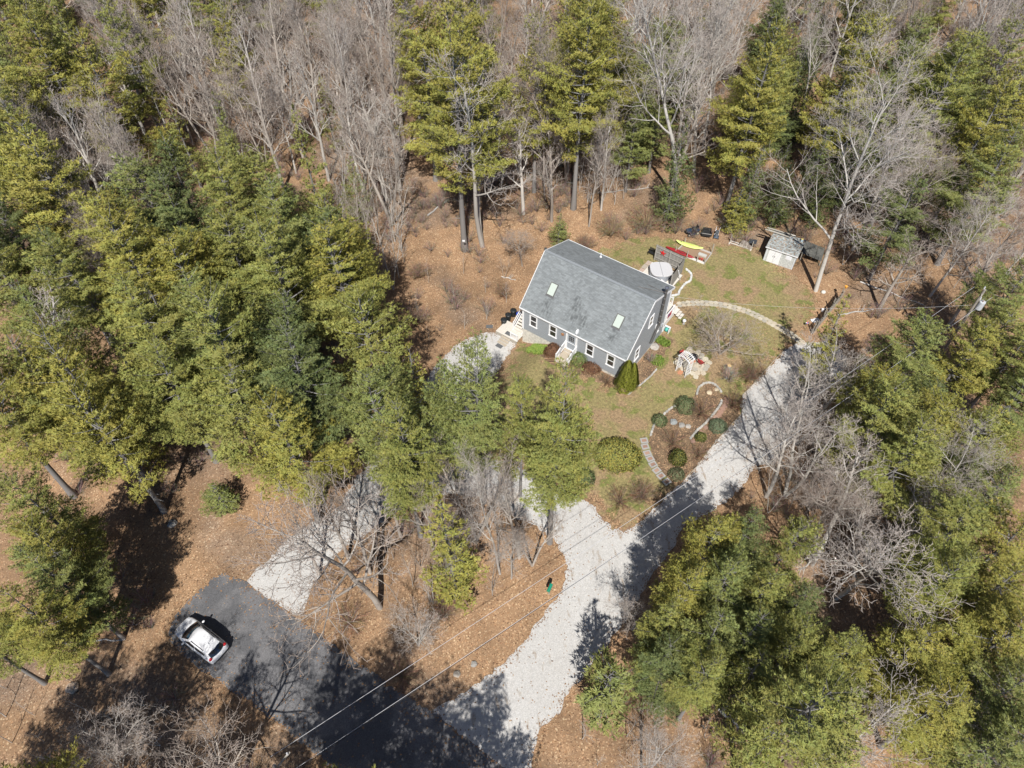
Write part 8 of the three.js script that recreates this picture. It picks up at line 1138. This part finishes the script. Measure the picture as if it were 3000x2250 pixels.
// ---------------------------------------------------------------- utility poles and wires
{
  const pole = (lab, x, z, full) => { const o = thing('utility_pole', lab, 'utility pole', x, z, -0.6); part('pole', bar([0, -0.2, 0], [0, 10.6, 0], 0.16, 10, 0.11), std(0.3, 0.27, 0.23, 0.95), o); part('crossarm', rbox(0.1, 0.12, 2.0, 0.01, 1), M.weathered, o, [0, 10.05, 0]); for (const z2 of [-0.85, 0, 0.85]) part('insulator', new THREE.CylinderGeometry(0.05, 0.07, 0.18, 10), std(0.6, 0.6, 0.62, 0.2), o, [0, 10.2, z2]); if (full) { part('transformer', mergeGeometries([new THREE.CylinderGeometry(0.28, 0.28, 0.85, 18).translate(0.42, 8.9, 0), new THREE.ConeGeometry(0.28, 0.1, 18).translate(0.42, 9.37, 0)]), std(0.5, 0.52, 0.54, 0.5), o); part('bushing', bar([0.42, 9.3, 0.1], [0.42, 9.6, 0.14], 0.04), std(0.4, 0.25, 0.2, 0.3), o); } return o; };
  pole('utility pole with a grey transformer above the right hand pines', 42.51, -47.5, true); pole('utility pole at the bottom edge beside the road', -13.08, -9.0, false);
  const wireMat = std(0.55, 0.55, 0.56, 0.5), wire = (lab, a, b, sag, r, m = wireMat, n = 40) => { const P = new Plant(), pts = [], o = thing('overhead_wire', lab, 'wire', 0, 0, 0, null, 0); for (let k = 0; k <= n; k++) { const t = k / n; pts.push([lerp(a[0], b[0], t), lerp(a[1], b[1], t) - sag * 4 * t * (1 - t), lerp(a[2], b[2], t)]); } P.tube(pts, pts.map(() => r), 5, [1, 1, 1]); part('cable', P.geo(), m, o); };
  wire('upper of the two thin power lines crossing the gravel mouth', [-13.5, 10.3, -9.5], [42.0, 10.3, -48.2], 0.7, 0.013); wire('lower of the two thin power lines crossing the gravel mouth', [-12.6, 10.3, -8.5], [43.0, 10.3, -46.8], 0.7, 0.013); wire('thick dark communication cable below the power lines', [-13.0, 8.0, -9.0], [42.5, 8.0, -47.4], 0.6, 0.017, std(0.03, 0.03, 0.032, 0.6));
  wire('thin service wire from the house gable toward the transformer pole', [hw(12.6, 4.8, 8.5)[0], hw(12.6, 4.8, 8.5)[1], hw(12.6, 4.8, 8.5)[2]], [42.4, 8.6, -47.6], 1.0, 0.008);
}
// ---------------------------------------------------------------- forest floor: brush and loose leaves
{
  const r = rng(901), m4 = new THREE.Matrix4(), q = new THREE.Quaternion(), Y = new THREE.Vector3(0, 1, 0), clear = (x, z, d) => (inPoly(x, z, driveOutline) || inPoly(x, z, lawnOutline) || inPoly(x, z, roadOutline) ? false : edgeDist(x, z, driveOutline) > d && edgeDist(x, z, roadOutline) > d), hx = (x, z) => { const dx = x - HX, dz = z - HZ, u = dx * CU + dz * SU, v = dx * SU - dz * CU; return u > -4 && u < 14 && v > -3 && v < 12; };
  const brush = new THREE.InstancedMesh(stemGeo(902, 34, 1.2, 0.8, 0.009, [0.3, 0.23, 0.18]), twigMat, 4000); brush.name = 'undergrowth'; brush.userData = { kind: 'stuff', label: 'thin leafless undergrowth of the woodland floor', category: 'undergrowth' };
  let c = 0; for (let k = 0; k < 40000 && c < 4000; k++) { const x = (r() - 0.5) * 190, z = -4 - r() * 145; if (Math.abs(x) > -z * 0.72 + 16) continue; const dens = fbm(x * 0.045 + 3, z * 0.045) + (z < -66 ? 0.35 : 0.04) + (Math.abs(x) > 36 ? 0.12 : 0); if (r() > dens * 1.6 || !clear(x, z, 1.0) || hx(x, z) || (x > -24 && x < 14 && z > -24 && r() > 0.35)) continue; const s = 0.6 + r() * 1.1; brush.setMatrixAt(c++, m4.compose(new THREE.Vector3(x, hgt(x, z), z), q.setFromAxisAngle(Y, r() * 6.28), new THREE.Vector3(s, s * (0.7 + r() * 0.7), s))); }
  brush.count = c; scene.add(brush);
  const lg = new THREE.BufferGeometry(); lg.setAttribute('position', new THREE.Float32BufferAttribute([-0.05, 0.012, 0, 0, 0.004, 0.032, 0.06, 0.016, 0, 0, 0.004, -0.032], 3)); lg.setIndex([0, 1, 2, 0, 2, 3]); lg.computeVertexNormals();
  const N = 9000, leaves = new THREE.InstancedMesh(lg, new THREE.MeshStandardMaterial({ roughness: 0.9, side: THREE.DoubleSide }), N); leaves.name = 'fallen_leaves'; leaves.userData = { kind: 'stuff', label: 'loose brown leaves blown over lawn, gravel and road', category: 'leaves' }; const tones = [[0.34, 0.2, 0.1], [0.26, 0.14, 0.07], [0.42, 0.28, 0.16], [0.16, 0.09, 0.05]]; c = 0;
  for (let k = 0; k < 400000 && c < N; k++) { const x = -32 + r() * 72, z = -8 - r() * 66, e = Math.min(edgeDist(x, z, driveOutline), edgeDist(x, z, roadOutline), edgeDist(x, z, lawnOutline)); if (r() > (Math.exp(-e * 1.3) * 0.9 + 0.05) * (inPoly(x, z, driveOutline) ? 0.2 : 1) || hx(x, z)) continue; const s = 0.8 + r() * 0.9; leaves.setMatrixAt(c, m4.compose(new THREE.Vector3(x, hgt(x, z) + 0.045, z), q.setFromAxisAngle(Y, r() * 6.28), new THREE.Vector3(s, s, s))); leaves.setColorAt(c, lin(...tones[(r() * 4) | 0])); c++; }
  leaves.count = c; scene.add(leaves);
}
for (const o of scene.children) if (o.userData.kind !== 'structure' && !o.isLight) lit(o);

renderer.render(scene, camera);
